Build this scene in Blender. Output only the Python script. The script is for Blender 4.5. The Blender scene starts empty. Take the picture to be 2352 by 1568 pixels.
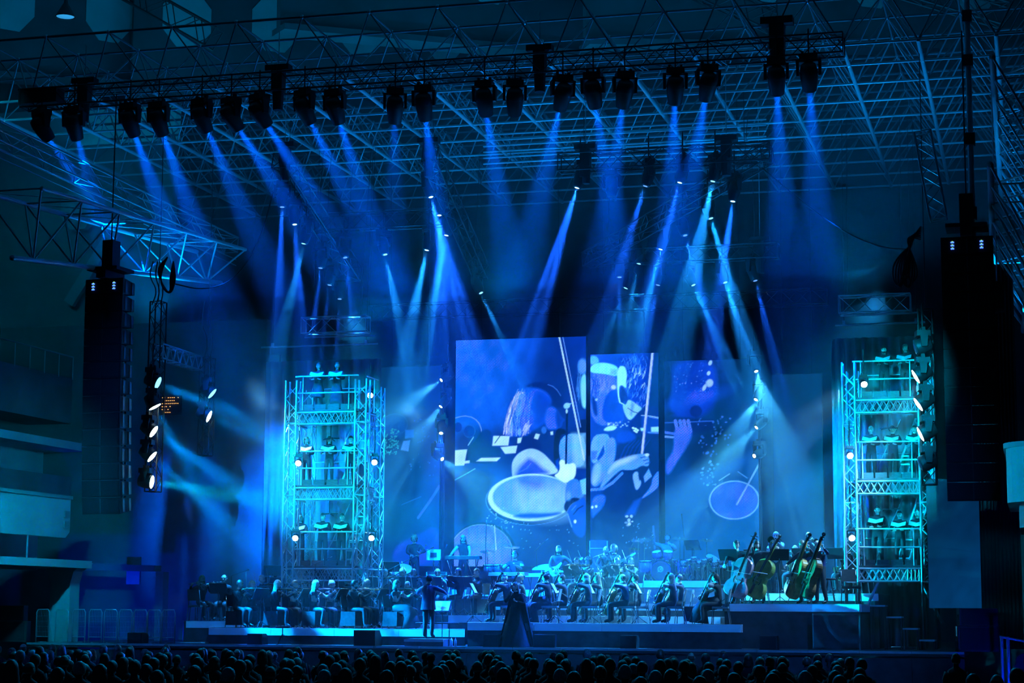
import bpy, math, random
import numpy as np
from mathutils import Vector, Matrix
V = Vector
RAD = math.radians
sc = bpy.context.scene
COL = sc.collection
random.seed(7)

# ------------------------------------------------------------------ camera, world, exposure
FPX, IW, IH = 4500.0, 2352.0, 1568.0
CAM = V((13.7, 0.0, 2.29))
yaw, pit, rol = RAD(15.0), RAD(7.8), RAD(0.3)
cf = V((-math.sin(yaw) * math.cos(pit), math.cos(yaw) * math.cos(pit), math.sin(pit)))
_r = V((math.cos(yaw), math.sin(yaw), 0))
_u = _r.cross(cf)
cr = _r * math.cos(rol) + _u * math.sin(rol)
cu = _u * math.cos(rol) - _r * math.sin(rol)
cd = bpy.data.cameras.new('camera')
cd.sensor_width = 36.0
cd.lens = FPX / IW * 36.0
cd.clip_start = 0.5
cd.clip_end = 400
cam = bpy.data.objects.new('camera', cd)
COL.objects.link(cam)
cam.matrix_world = Matrix(((cr.x, cu.x, -cf.x, CAM.x), (cr.y, cu.y, -cf.y, CAM.y),
                           (cr.z, cu.z, -cf.z, CAM.z), (0, 0, 0, 1)))
sc.camera = cam
vs = sc.view_settings
vs.view_transform = 'Standard'
vs.look = 'None'
vs.gamma = 1.0
vs.use_curve_mapping = False
vs.exposure = 0.22
sc.cycles.max_bounces = 1
sc.cycles.diffuse_bounces = 2
sc.cycles.glossy_bounces = 2
sc.cycles.transmission_bounces = 2
sc.cycles.transparent_max_bounces = 4
sc.cycles.volume_bounces = 0
sc.cycles.sample_clamp_indirect = 3.0
sc.cycles.caustics_reflective = False
sc.cycles.caustics_refractive = False
sc.cycles.adaptive_threshold = 0.2
sc.cycles.adaptive_min_samples = 12
sc.cycles.light_sampling_threshold = 0.05
wd = bpy.data.worlds.new('hall_dimness')
sc.world = wd
wd.use_nodes = True
wd.node_tree.nodes['Background'].inputs[0].default_value = (0.0, 0.11, 0.42, 1)
wd.node_tree.nodes['Background'].inputs[1].default_value = 0.030

HAZE_DENSITY = 0.019
LK = 1.0           # master level of the stage lamps

def at(px, py, Y):
    """pixel of the photograph -> world point in the vertical plane y=Y"""
    d = cf * FPX + cr * (px - IW / 2) - cu * (py - IH / 2)
    return CAM + d * (Y / d.y)

def pj(p):
    d = V(p) - CAM
    z = d.dot(cf)
    return IW / 2 + FPX * d.dot(cr) / z, IH / 2 - FPX * d.dot(cu) / z, FPX / z

def gx(px, Y, z):
    """x of the point at depth Y, height z that stands at column px"""
    py = 1400.0
    for _ in range(4):
        p = at(px, py, Y)
        py = pj((p.x, Y, z))[1]
    return p.x

def lamp(kind, name, loc, color, energy, aim=None, size=0.1, angle=30, blend=0.3, parent=None, shape=None):
    l = bpy.data.lights.new(name, kind)
    l.color = color
    l.energy = energy * LK
    if kind == 'SPOT':
        l.spot_size = RAD(angle)
        l.spot_blend = blend
        l.shadow_soft_size = size
    elif kind == 'POINT':
        l.shadow_soft_size = size
    elif kind == 'AREA':
        l.shape = 'RECTANGLE'
        l.size, l.size_y = shape
    o = bpy.data.objects.new(name, l)
    COL.objects.link(o)
    loc = V(loc)
    o.location = loc
    if aim is not None:
        o.rotation_euler = (V(aim) - loc).to_track_quat('-Z', 'Y').to_euler()
    if parent is not None:
        o.parent = parent
        o.location = loc - parent.location
    return o

CYAN = (0.01, 0.28, 1.0)
TEAL = (0.0, 0.62, 1.0)
BLUE = (0.006, 0.10, 1.0)
DEEP = (0.0, 0.02, 1.0)
# wide lights without fixtures: back and side light, added front, crowd, roof, hall fill
lamp('SPOT', 'front_fill', (-14, 26, 15), (0.01, 0.17, 1.0), 10000, (-5, 54, 2.0), 0.4, 36, 0.8)  # added unseen front fill for fascias and players
lamp('SPOT', 'front_fill', (16, 26, 15), (0.01, 0.17, 1.0), 15000, (4, 54, 2.0), 0.4, 30, 0.8)
lamp('SPOT', 'back_wash', (-9, 63.5, 12.5), (0.01, 0.34, 1.0), 4500, (-4.5, 55, 2.0), 0.3, 50, 0.8)
lamp('SPOT', 'back_wash', (1, 63.5, 13.0), (0.01, 0.34, 1.0), 4000, (1, 54, 2.0), 0.3, 50, 0.8)
lamp('SPOT', 'back_wash', (9, 63.5, 12.5), (0.01, 0.34, 1.0), 4000, (6, 54, 2.0), 0.3, 50, 0.8)
lamp('SPOT', 'side_wash', (-9.2, 54.6, 9.3), (0.10, 0.52, 1.0), 7000, (-5.0, 54.0, 2.6), 0.2, 42, 0.7)
lamp('SPOT', 'side_wash', (-5.3, 57.4, 8.8), (0.10, 0.48, 1.0), 9000, (0.5, 54.6, 2.8), 0.2, 40, 0.7)
lamp('SPOT', 'side_wash', (8.4, 57.4, 8.8), (0.12, 0.48, 1.0), 10000, (2.8, 55.0, 2.8), 0.2, 40, 0.7)
lamp('SPOT', 'side_wash', (10.9, 53.6, 8.6), (0.14, 0.50, 1.0), 7000, (7.0, 54.2, 3.2), 0.2, 40, 0.7)
lamp('SPOT', 'crowd_fill', (-6, 48.2, 16.2), (0.0, 0.45, 1.0), 4200, (-3, 34, 0.8), 0.2, 70, 0.8)  # added unseen light that puts rims on the crowd
lamp('SPOT', 'crowd_fill', (6, 48.2, 16.2), (0.0, 0.45, 1.0), 4200, (7, 34, 0.8), 0.2, 70, 0.8)
for wx, wy in ((-12, 54), (-6.5, 58), (-1, 53.5), (4, 58), (9, 53.5), (13.5, 57)):
    lamp('SPOT', 'roof_fill', (wx, wy, 10.8), (0.0, 0.30, 1.0), 1000, (wx, wy + 0.3, 20), 0.3, 140, 1.0)  # added unseen up-light standing in for spill on the roof
lamp('AREA', 'ceiling_fill', (-2, 56, 18.9), (0.0, 0.36, 0.75), 1200, (-2, 57, 40), shape=(34, 14))  # added hidden panel light that lifts the ceiling
lamp('SPOT', 'hall_fill', (-15.5, 43.5, 17.5), (0.0, 0.5, 0.85), 1300, (-18, 61.5, 12.5), 0.3, 46, 0.9)  # added unseen fill for the upper left wall

# ------------------------------------------------------------------ materials
MATS = {}
def mat(name, col, rough=0.6, metal=0.0, var=0.12, scale=6.0, emit=None, estr=0.0, bump=0.0, spec=0.5):
    if name in MATS:
        return MATS[name]
    m = bpy.data.materials.new(name)
    m.use_nodes = True
    nt = m.node_tree
    b = nt.nodes['Principled BSDF']
    b.inputs['Roughness'].default_value = rough
    b.inputs['Metallic'].default_value = metal
    b.inputs['Specular IOR Level'].default_value = spec
    if emit is not None:
        b.inputs['Base Color'].default_value = (*col, 1)
        b.inputs['Emission Color'].default_value = (*emit, 1)
        b.inputs['Emission Strength'].default_value = estr
    else:
        tc = nt.nodes.new('ShaderNodeTexCoord')
        nz = nt.nodes.new('ShaderNodeTexNoise')
        nz.inputs['Scale'].default_value = scale
        nz.inputs['Detail'].default_value = 3
        rp = nt.nodes.new('ShaderNodeValToRGB')
        rp.color_ramp.elements[0].position = 0.3
        rp.color_ramp.elements[1].position = 0.7
        rp.color_ramp.elements[0].color = (*[c * (1 - var) for c in col], 1)
        rp.color_ramp.elements[1].color = (*[min(1, c * (1 + var)) for c in col], 1)
        nt.links.new(tc.outputs['Object'], nz.inputs['Vector'])
        nt.links.new(nz.outputs['Fac'], rp.inputs['Fac'])
        nt.links.new(rp.outputs['Color'], b.inputs['Base Color'])
        if bump:
            bp = nt.nodes.new('ShaderNodeBump')
            bp.inputs['Strength'].default_value = bump
            nt.links.new(nz.outputs['Fac'], bp.inputs['Height'])
            nt.links.new(bp.outputs['Normal'], b.inputs['Normal'])
    MATS[name] = m
    return m

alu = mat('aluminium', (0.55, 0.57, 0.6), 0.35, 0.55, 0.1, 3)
topmetal = mat('shaded_tube', (0.16, 0.17, 0.18), 0.5, 0.3, 0.15, 1.5)  # roof tube darkened in colour so the upper layer reads as silhouette
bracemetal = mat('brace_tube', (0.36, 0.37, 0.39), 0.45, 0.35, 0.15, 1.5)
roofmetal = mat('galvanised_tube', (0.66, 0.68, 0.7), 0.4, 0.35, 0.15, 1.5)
blackmetal = mat('black_metal', (0.025, 0.026, 0.03), 0.45, 0.3)
blackplastic = mat('black_plastic', (0.018, 0.018, 0.02), 0.5)
blackcloth = mat('black_cloth', (0.022, 0.022, 0.026), 0.9, 0, 0.3, 12, bump=0.2)
serge = mat('stage_skirt_cloth', (0.035, 0.038, 0.045), 0.9, 0, 0.35, 4, bump=0.25)
chrome = mat('chrome', (0.75, 0.76, 0.78), 0.16, 1.0, 0.05)
fasciam = mat('white_fascia', (0.85, 0.86, 0.88), 0.5, 0, 0.05, 2)
deckm = mat('dark_deck', (0.06, 0.06, 0.065), 0.55, 0, 0.3, 5)
stagem = mat('black_stage_floor', (0.045, 0.045, 0.05), 0.35, 0, 0.3, 4)
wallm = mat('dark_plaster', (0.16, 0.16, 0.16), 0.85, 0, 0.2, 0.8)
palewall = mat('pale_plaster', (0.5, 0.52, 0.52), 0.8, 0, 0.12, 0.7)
concretem = mat('hall_concrete', (0.34, 0.35, 0.35), 0.85, 0, 0.15, 0.5)
drapem = mat('black_drape', (0.03, 0.03, 0.034), 0.95, 0, 0.3, 3)
paper = mat('paper', (0.8, 0.8, 0.78), 0.7, 0, 0.04)
hallfloor = mat('hall_floor', (0.04, 0.04, 0.045), 0.7, 0, 0.25, 2)
ropem = mat('rubber_cable', (0.012, 0.012, 0.014), 0.6)

# ------------------------------------------------------------------ mesh building
class MB:
    def __init__(s):
        s.v, s.f, s.m = [], [], []
    def add(s, verts, faces, mi=0, M=None):
        o = len(s.v)
        s.v += [(M @ V(p) if M is not None else V(p)) for p in verts]
        s.f += [tuple(i + o for i in f) for f in faces]
        s.m += [mi] * len(faces)
        return s
    def box(s, c, d, M=None, mi=0, taper=1.0):
        x, y, z = d[0] / 2, d[1] / 2, d[2] / 2
        cx, cy, cz = c
        t = taper
        vs_ = [(cx - x, cy - y, cz - z), (cx + x, cy - y, cz - z), (cx + x, cy + y, cz - z), (cx - x, cy + y, cz - z),
               (cx - x * t, cy - y * t, cz + z), (cx + x * t, cy - y * t, cz + z), (cx + x * t, cy + y * t, cz + z), (cx - x * t, cy + y * t, cz + z)]
        return s.add(vs_, [(3, 2, 1, 0), (4, 5, 6, 7), (0, 1, 5, 4), (1, 2, 6, 5), (2, 3, 7, 6), (3, 0, 4, 7)], mi, M)
    def tube(s, p0, p1, r, n=6, r2=None, cap=True, mi=0):
        return s.path([p0, p1], [r, r if r2 is None else r2], n, cap, mi)
    def path(s, pts, r, n=6, cap=True, mi=0, closed=False):
        pts = [V(p) for p in pts]
        rs = r if isinstance(r, (list, tuple)) else [r] * len(pts)
        k = len(pts)
        o = len(s.v)
        up = None
        for i, p in enumerate(pts):
            a = pts[(i - 1) % k] if (i > 0 or closed) else p
            b = pts[(i + 1) % k] if (i < k - 1 or closed) else p
            t = (b - a)
            t = t.normalized() if t.length > 1e-9 else V((0, 0, 1))
            if up is None:
                up = V((0, 0, 1)) if abs(t.z) < 0.9 else V((1, 0, 0))
            x = t.cross(up)
            if x.length < 1e-6:
                x = t.cross(V((1, 0, 0)))
            x.normalize()
            y = x.cross(t)
            up = y
            for j in range(n):
                an = 2 * math.pi * j / n
                s.v.append(p + x * (math.cos(an) * rs[i]) + y * (math.sin(an) * rs[i]))
        fs = []
        rng = k if closed else k - 1
        for i in range(rng):
            i2 = (i + 1) % k
            for j in range(n):
                j2 = (j + 1) % n
                fs.append((o + i * n + j, o + i2 * n + j, o + i2 * n + j2, o + i * n + j2))
        if cap and not closed:
            fs.append(tuple(o + j for j in range(n)))
            fs.append(tuple(o + (k - 1) * n + j for j in reversed(range(n))))
        s.f += fs
        s.m += [mi] * len(fs)
        return s
    def lathe(s, prof, n=12, M=None, mi=0, cap=True, sx=1.0, sy=1.0):
        vs_, fs = [], []
        for r, z in prof:
            for j in range(n):
                a = 2 * math.pi * j / n
                vs_.append((r * math.cos(a) * sx, r * math.sin(a) * sy, z))
        for i in range(len(prof) - 1):
            for j in range(n):
                j2 = (j + 1) % n
                fs.append((i * n + j, i * n + j2, (i + 1) * n + j2, (i + 1) * n + j))
        if cap:
            fs.append(tuple(reversed(range(n))))
            fs.append(tuple((len(prof) - 1) * n + j for j in range(n)))
        return s.add(vs_, fs, mi, M)
    def ball(s, c, r, n=10, k=7, M=None, mi=0):
        rx, ry, rz = r if isinstance(r, (list, tuple)) else (r, r, r)
        vs_ = [(c[0], c[1], c[2] - rz)]
        for i in range(1, k):
            th = math.pi * i / k - math.pi / 2
            for j in range(n):
                a = 2 * math.pi * j / n
                vs_.append((c[0] + rx * math.cos(th) * math.cos(a), c[1] + ry * math.cos(th) * math.sin(a), c[2] + rz * math.sin(th)))
        vs_.append((c[0], c[1], c[2] + rz))
        fs = [(0, 1 + (j + 1) % n, 1 + j) for j in range(n)]
        for i in range(k - 2):
            for j in range(n):
                j2 = (j + 1) % n
                fs.append((1 + i * n + j, 1 + i * n + j2, 1 + (i + 1) * n + j2, 1 + (i + 1) * n + j))
        e = len(vs_) - 1
        b = 1 + (k - 2) * n
        fs += [(b + j, b + (j + 1) % n, e) for j in range(n)]
        return s.add(vs_, fs, mi, M)
    def prism(s, outline, y0, y1, M=None, mi=0, inset=0.0):
        """outline in x,z extruded along y"""
        n = len(outline)
        cx = sum(p[0] for p in outline) / n
        cz = sum(p[1] for p in outline) / n
        def ring(y, k):
            return [(cx + (p[0] - cx) * k, y, cz + (p[1] - cz) * k) for p in outline]
        k = 1 - inset
        rings = [ring(y0, k), ring(y0 + (y1 - y0) * 0.18, 1), ring(y1 - (y1 - y0) * 0.18, 1), ring(y1, k)] if inset else [ring(y0, 1), ring(y1, 1)]
        vs_ = [p for r_ in rings for p in r_]
        fs = [tuple(range(n)), tuple(reversed(range((len(rings) - 1) * n, len(rings) * n)))]
        for i in range(len(rings) - 1):
            for j in range(n):
                j2 = (j + 1) % n
                fs.append((i * n + j, (i + 1) * n + j, (i + 1) * n + j2, i * n + j2))
        return s.add(vs_, fs, mi, M)
    def mesh(s, name, mats, smooth=False):
        me = bpy.data.meshes.new(name)
        me.from_pydata([tuple(p) for p in s.v], [], s.f)
        for m in (mats if isinstance(mats, (list, tuple)) else [mats]):
            me.materials.append(m)
        if any(s.m):
            me.polygons.foreach_set('material_index', s.m)
        if smooth:
            me.polygons.foreach_set('use_smooth', [True] * len(s.f))
        me.update()
        return me
    def build(s, name, mats, parent=None, smooth=False, off=None):
        if off is not None:
            s.v = [p - off for p in s.v]
        return inst(name, s.mesh(name, mats, smooth), parent)

def inst(name, me, parent=None, M=None):
    o = bpy.data.objects.new(name, me)
    COL.objects.link(o)
    if parent is not None:
        o.parent = parent
    if M is not None:
        o.matrix_local = M
    return o

def tag(o, label, cat, group=None, kind=None):
    if label:
        o['label'] = label
    if cat:
        o['category'] = cat
    if group:
        o['group'] = group
    if kind:
        o['kind'] = kind
    return o

def thing(name, label, cat, loc=(0, 0, 0), rz=0.0, group=None, scale=1.0):
    o = bpy.data.objects.new(name, None)
    o.empty_display_size = 0.1
    COL.objects.link(o)
    o.location = loc
    o.rotation_euler = (0, 0, rz)
    if scale != 1.0:
        o.scale = (scale,) * 3
    return tag(o, label, cat, group)

def structure(name, label=None, loc=(0, 0, 0)):
    o = bpy.data.objects.new(name, None)
    COL.objects.link(o)
    o.location = loc
    o['kind'] = 'structure'
    if label:
        o['label'] = label
    return o

def stuff(o):
    o['kind'] = 'stuff'
    return o

def axes(z, xhint=(1, 0, 0)):
    """rotation whose local Z is z and local X close to xhint"""
    z = V(z).normalized()
    x = V(xhint) - z * V(xhint).dot(z)
    if x.length < 1e-5:
        x = V((0, 1, 0)) - z * z.y
    x.normalize()
    y = z.cross(x)
    return Matrix(((x.x, y.x, z.x, 0), (x.y, y.y, z.y, 0), (x.z, y.z, z.z, 0), (0, 0, 0, 1)))

_unit = {}
def strut(name, p0, p1, r, m, parent=None, off=V((0, 0, 0)), n=6):
    key = (m.name, n)
    if key not in _unit:
        _unit[key] = MB().lathe([(1, 0), (1, 1)], n).mesh('tube', m, True)
    p0, p1 = V(p0) - off, V(p1) - off
    d = p1 - p0
    M = Matrix.Translation(p0) @ axes(d) @ Matrix.Diagonal((r, r, d.length, 1))
    return inst(name, _unit[key], parent, M)

_ubox = {}
def slab(name, c, d, m, parent=None, off=V((0, 0, 0)), R=None):
    if m.name not in _ubox:
        _ubox[m.name] = MB().box((0, 0, 0), (1, 1, 1)).mesh('panel', m)
    M = Matrix.Translation(V(c) - off) @ (R or Matrix.Identity(4)) @ Matrix.Diagonal((d[0], d[1], d[2], 1))
    return inst(name, _ubox[m.name], parent, M)

def truss(name, label, p0, p1, w, h, m, group=None, r=0.025, rb=0.012, step=None, up=(0, 0, 1), cat='truss', tri=False, kindfrom=None):
    """box truss between two points: four chords, two end frames and zig-zag lacing"""
    p0, p1 = V(p0), V(p1)
    t = thing(name, label, cat, p0, 0, group) if kindfrom is None else kindfrom
    off = p0 if kindfrom is None else kindfrom.location.copy()
    ax = (p1 - p0)
    L = ax.length
    ax.normalize()
    sx = ax.cross(V(up))
    if sx.length < 1e-4:
        sx = ax.cross(V((1, 0, 0)))
    sx.normalize()
    sz = sx.cross(ax)
    cs = [(-w / 2, 0), (w / 2, 0), (w / 2, h), (-w / 2, h)]
    if tri:
        cs = [(-w / 2, h), (w / 2, h), (0, 0)]
    pt = lambda c, s_: p0 + ax * s_ + sx * c[0] + sz * c[1]
    for c in cs:
        strut('chord', pt(c, 0), pt(c, L), r, m, t, off)
    b = MB()
    n = max(2, int(round(L / (step or max(h, w)))))
    for k in range(len(cs)):
        c0, c1 = cs[k], cs[(k + 1) % len(cs)]
        for i in range(n):
            a, e = (c0, c1) if (i + k) % 2 == 0 else (c1, c0)
            b.tube(pt(a, L * i / n), pt(e, L * (i + 1) / n), rb, 5, cap=False)
        for s_ in (0, L):
            b.tube(pt(c0, s_), pt(c1, s_), rb * 1.3, 5, cap=False)
    stuff(b.build('lacing', m, t, off=off))
    return t
# ------------------------------------------------------------------ the hall
FZ = 1.30      # stage floor
def hz(Y):     # gently raked hall floor
    return 0.009 * (45 - Y)

def plate(name, verts, faces, m, kind='structure', parent=None):
    o = MB().add(verts, faces).build(name, m, parent)
    if parent is None:
        o['kind'] = kind
    return o

plate('floor', [(-40, -12, hz(-12)), (40, -12, hz(-12)), (40, 75, hz(75)), (-40, 75, hz(75))], [(0, 1, 2, 3)], hallfloor)
MB().box((0, 71, 12), (80, 0.4, 30)).build('wall_back', drapem)['kind'] = 'structure'
MB().box((0, 52, 26.2), (80, 60, 0.4)).build('ceiling', concretem)['kind'] = 'structure'
MB().box((-24.2, 45, 12), (0.4, 60, 30)).build('wall_left', wallm)['kind'] = 'structure'
MB().box((22.2, 45, 12), (0.4, 60, 30)).build('wall_right', wallm)['kind'] = 'structure'

# heavy ribs under the hall ceiling, with octagonal openings that show paler plaster
def octagon(cx, cz, rx, rz):
    return [(cx + rx * math.cos(math.pi * (k + 0.5) / 4), cz + rz * math.sin(math.pi * (k + 0.5) / 4)) for k in range(8)]
darkrib = mat('rib_paint', (0.06, 0.065, 0.07), 0.8, 0, 0.2, 0.6)
ribs = [((-17, 62), (-6, 70)), ((-9, 56), (5, 70)), ((0, 60), (14, 69)), ((-22, 58), (-12, 69.5)), ((8, 54), (20, 66))]
for k, (a, b) in enumerate(ribs):
    a3, b3 = V((a[0], a[1], 0)), V((b[0], b[1], 0))
    L = (b3 - a3).length
    t = structure('trim_%d' % (k + 1), 'dark sloping roof rib with octagonal openings high under the ceiling', (a3.x, a3.y, 20.5))
    t.rotation_euler = (0, 0, math.atan2(b3.y - a3.y, b3.x - a3.x))
    MB().prism([(0, 0), (L, 1.4), (L, 5.2), (0, 5.2)], -0.15, 0.15).build('rib_web', darkrib, t)
    MB().prism([(0, -0.2), (L, 1.2), (L, 1.4), (0, 0)], -0.5, 0.5).build('rib_flange', darkrib, t)
    for i in range(4):
        x = L * (0.14 + 0.24 * i)
        MB().prism(octagon(x, 2.7 + 1.4 * x / L * 0.6, 0.95, 1.15), -0.19, 0.19).build('octagon_panel', concretem, t)

# left side of the hall: stepped balconies, box, pillar and portal
t = structure('wall_balcony', 'stacked balconies and soffits on the left hall wall', (-15, 50, 0))
O = V((-15, 50, 0))
def wb(name, c, d, m, par=t, off=O):
    return MB().box(c, d).build(name, m, par, off=off)
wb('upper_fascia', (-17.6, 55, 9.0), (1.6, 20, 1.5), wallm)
wb('soffit', (-17.3, 54.5, 7.45), (2.2, 19, 0.25), palewall)  # pale colour stands in for the light on the soffit
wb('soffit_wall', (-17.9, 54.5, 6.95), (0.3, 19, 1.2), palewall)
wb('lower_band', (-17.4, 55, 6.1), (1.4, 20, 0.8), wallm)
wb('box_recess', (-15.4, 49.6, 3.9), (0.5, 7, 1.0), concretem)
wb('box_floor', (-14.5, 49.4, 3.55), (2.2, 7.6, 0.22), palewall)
ob = MB()
prof = [(52.6, 5.46), (52.6, 4.5), (52.35, 4.32), (44.0, 4.32), (44.0, 5.46)]
ob.prism([(p[0], p[1]) for p in prof], -0.1, 0.1, Matrix.Translation((-13.95, 0, 0)) @ Matrix.Rotation(math.pi / 2, 4, 'Z'))
ob.build('box_front', palewall, t, off=O)
wb('box_capping', (-13.95, 48.3, 5.5), (0.3, 8.7, 0.1), concretem)
for z in (5.0, 4.7):
    wb('vent_plate', (-13.83, 52.35, z), (0.04, 0.3, 0.2), concretem)
strut('box_post', (-13.9, 50.2, 3.6), (-13.9, 50.2, 4.35), 0.03, alu, t, O)
# pillar with a widening head, portal with rounded corner, back-left wall
ob = MB()
ob.prism([(-0.32, 0), (0.32, 0), (0.32, 2.4), (0.42, 2.75), (0.75, 3.0), (-0.75, 3.0), (-0.42, 2.75), (-0.32, 2.4)], -0.3, 0.3, Matrix.Translation((-14.15, 53.0, 0.6)))
ob.build('pillar', palewall, t, off=O, smooth=False)
wb('wing_back_wall', (-17.0, 58.2, 5.5), (14.0, 0.3, 12.0), wallm)
arch = [(-1.75, 0), (-1.75, 2.6), (-1.62, 2.85), (-1.4, 3.0), (1.75, 2.9), (1.75, 2.72), (-1.2, 2.76), (-1.38, 2.66), (-1.46, 2.4), (-1.46, 0)]
MB().prism(arch, 0, 0.5, Matrix.Translation((gx(235, 56.2, 3), 56.2, 0.7))).build('portal_frame', wallm, t, off=O)
wb('door_panel', (gx(307, 56.6, 3.3), 56.6, 3.45), (0.45, 0.1, 0.85), palewall)
wb('door_jamb', (gx(370, 56.4, 2), 56.4, 2.0), (0.25, 0.4, 2.8), wallm)
# railing and seats edge of the upper balcony
for k in range(12):
    y = 49.5 + k * 0.95
    strut('rail_post', (-16.8, y, 9.7), (-16.8, y, 10.45), 0.02, alu, t, O)
strut('handrail', (-16.8, 48, 10.45), (-16.8, 60, 10.45), 0.025, alu, t, O)
strut('handrail', (-17.6, 47, 12.3), (-17.6, 52.8, 10.6), 0.025, alu, t, O)
strut('handrail', (-17.6, 47, 11.8), (-17.6, 52.8, 10.2), 0.025, alu, t, O)
# vault edge and pale strip of the upper left corner
vb = MB()
cv = [(-30, 20), (-30, 8.8)] + [(-20.5 + 5.2 * math.sin(RAD(a)), 14.2 - 4.6 * math.cos(RAD(a))) for a in range(-40, 91, 10)] + [(-15.2, 20)]
vb.prism(cv, 62.0, 62.4)
vb.build('vault_wall', concretem, t, off=O)
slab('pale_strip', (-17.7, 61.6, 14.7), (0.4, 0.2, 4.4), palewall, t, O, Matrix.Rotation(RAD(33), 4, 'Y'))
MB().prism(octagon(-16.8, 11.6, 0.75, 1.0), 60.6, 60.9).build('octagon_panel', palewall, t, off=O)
MB().prism(octagon(-18.6, 16.2, 0.7, 0.8), 61.4, 61.7).build('octagon_panel', palewall, t, off=O)

# right side: rounded box, column and drape
t = structure('wall_boxes', 'rounded balcony box and column on the right hall wall', (13.2, 46, 0))
O = V((13.2, 46, 0))
pts = [(13.05 + 0.9 * (1 - math.cos(RAD(a))), 46.0 - 0.9 * math.sin(RAD(a))) for a in range(0, 91, 15)] + [(22, 45.1), (22, 50), (13.05, 50)]
def ring_prism(pts, z0, z1, nm, m):
    n = len(pts)
    vs_ = [(p[0], p[1], z0) for p in pts] + [(p[0], p[1], z1) for p in pts]
    fs = [tuple(reversed(range(n))), tuple(range(n, 2 * n))] + [(j, (j + 1) % n, n + (j + 1) % n, n + j) for j in range(n)]
    MB().add(vs_, fs).build(nm, m, t, off=O)
ring_prism(pts, 4.75, 5.98, 'box_front', palewall)
ring_prism([(p[0] - 0.06, p[1]) for p in pts], 5.98, 6.1, 'box_capping', concretem)
ring_prism([(p[0] + 0.25, p[1] + 0.3) for p in pts], 4.2, 4.75, 'box_soffit', concretem)
strut('box_column', (13.85, 46.6, 0), (13.85, 46.6, 4.3), 0.16, concretem, t, O, 12)
MB().box((14.2, 46.9, 1.8), (1.3, 0.5, 3.6)).build('dark_drape', drapem, t, off=O)
for z in (5.55, 5.2):
    MB().box((13.62, 45.24, z), (0.2, 0.06, 0.22)).build('vent_plate', concretem, t, off=O)
# folded drapes hanging at the stage sides
def drape(name, label, px0, px1, Y, z0, z1, folds, m=drapem):
    x0, x1 = gx(px0, Y, z0), gx(px1, Y, z0)
    n = folds * 4
    vs_ = []
    for k in range(n + 1):
        x = x0 + (x1 - x0) * k / n
        y = Y + 0.10 * math.sin(k * math.pi / 2 + 0.3 * math.sin(k))
        vs_ += [(x, y, z0), (x, y, z1)]
    o = MB().add(vs_, [(2 * k, 2 * k + 2, 2 * k + 3, 2 * k + 1) for k in range(n)]).build(name, m, smooth=True)
    so = o.modifiers.new('thickness', 'SOLIDIFY')
    so.thickness = 0.03
    return tag(o, label, 'drape')
drape('side_drape', 'tall black side drape hanging behind the right loudspeaker array', 2250, 2352, 56, FZ, 12, 12)
drape('side_drape', 'tall black side drape beyond the left ladder of lamps', 405, 540, 60, FZ, 11.2, 12)
towerback = mat('tower_backcloth', (0.26, 0.27, 0.28), 0.85, 0, 0.15, 1.5)
drape('tower_backcloth', 'dark backcloth hung behind the left choir tower', 600, 868, 57.6, 2.52, 10.05, 10, towerback)
drape('tower_backcloth', 'dark backcloth hung behind the right choir tower', 1922, 2128, 57.6, FZ + 0.01, 10.25, 10, towerback)

# ------------------------------------------------------------------ stage and risers
xs0, xs1 = gx(62, 51.2, FZ), gx(2215, 51.2, FZ)
st = structure('stage', 'black stage with thin bright front edge above the crowd', (0, 51.2, 0))
O = V((0, 51.2, 0))
MB().box(((xs0 + xs1) / 2, 59.6, FZ - 0.06), (xs1 - xs0, 16.8, 0.12)).build('deck', stagem, st, off=O)
n = 20
for k in range(n):
    w = (xs1 - xs0) / n
    slab('front_panel', (xs0 + (k + 0.5) * w, 51.32, (FZ - 0.16) / 2 - 0.02), (w - 0.012, 0.05, FZ - 0.15), serge, st, O)
    slab('edge_strip', (xs0 + (k + 0.5) * w, 51.185, FZ - 0.03), (w - 0.008, 0.03, 0.06), alu, st, O)

def riser(label, poly, z0, z1, fronts, fh=0.2):
    """platform on a polygon; fronts = index of edges that carry pale fascia panels"""
    c = V((sum(p[0] for p in poly) / len(poly), sum(p[1] for p in poly) / len(poly), z0))
    t = thing('stage_riser', label, 'riser', c)
    n = len(poly)
    def pr(z_0, z_1, nm, m, k=0.0):
        vs_ = [(p[0], p[1], z_0) for p in poly] + [(p[0], p[1], z_1) for p in poly]
        fs = [tuple(reversed(range(n))), tuple(range(n, 2 * n))] + [(j, (j + 1) % n, n + (j + 1) % n, n + j) for j in range(n)]
        return MB().add(vs_, fs).build(nm, m, t, off=c)
    pr(z1 - 0.03, z1, 'deck', deckm)
    pr(z0 + 0.004, z1 - 0.03, 'skirt', serge)
    for e in fronts:
        a, b = V((*poly[e], 0)), V((*poly[(e + 1) % n], 0))
        d = b - a
        L = d.length
        k = max(1, int(round(L / 2.0)))
        nrm = V((d.y, -d.x, 0)).normalized()
        for i in range(k):
            mid = a + d * ((i + 0.5) / k) + nrm * 0.02
            slab('fascia_panel', (mid.x, mid.y, z1 - fh / 2 - 0.005), (L / k - 0.01, 0.03, fh), fasciam, t, c,
                 Matrix.Rotation(math.atan2(d.y, d.x), 4, 'Z'))
        for i in range(int(L / 0.5)):      # bright tape marks along the lip
            if random.random() < 0.45:
                mid = a + d * ((i + 0.5) * 0.5 / L) + nrm * -0.04
                slab('lip_tape', (mid.x, mid.y, z1 + 0.003), (random.uniform(0.12, 0.3), 0.05, 0.004), paper, t, c,
                     Matrix.Rotation(math.atan2(d.y, d.x), 4, 'Z'))
    return t
def gp(px, Y, z):
    return (gx(px, Y, z), Y)
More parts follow.
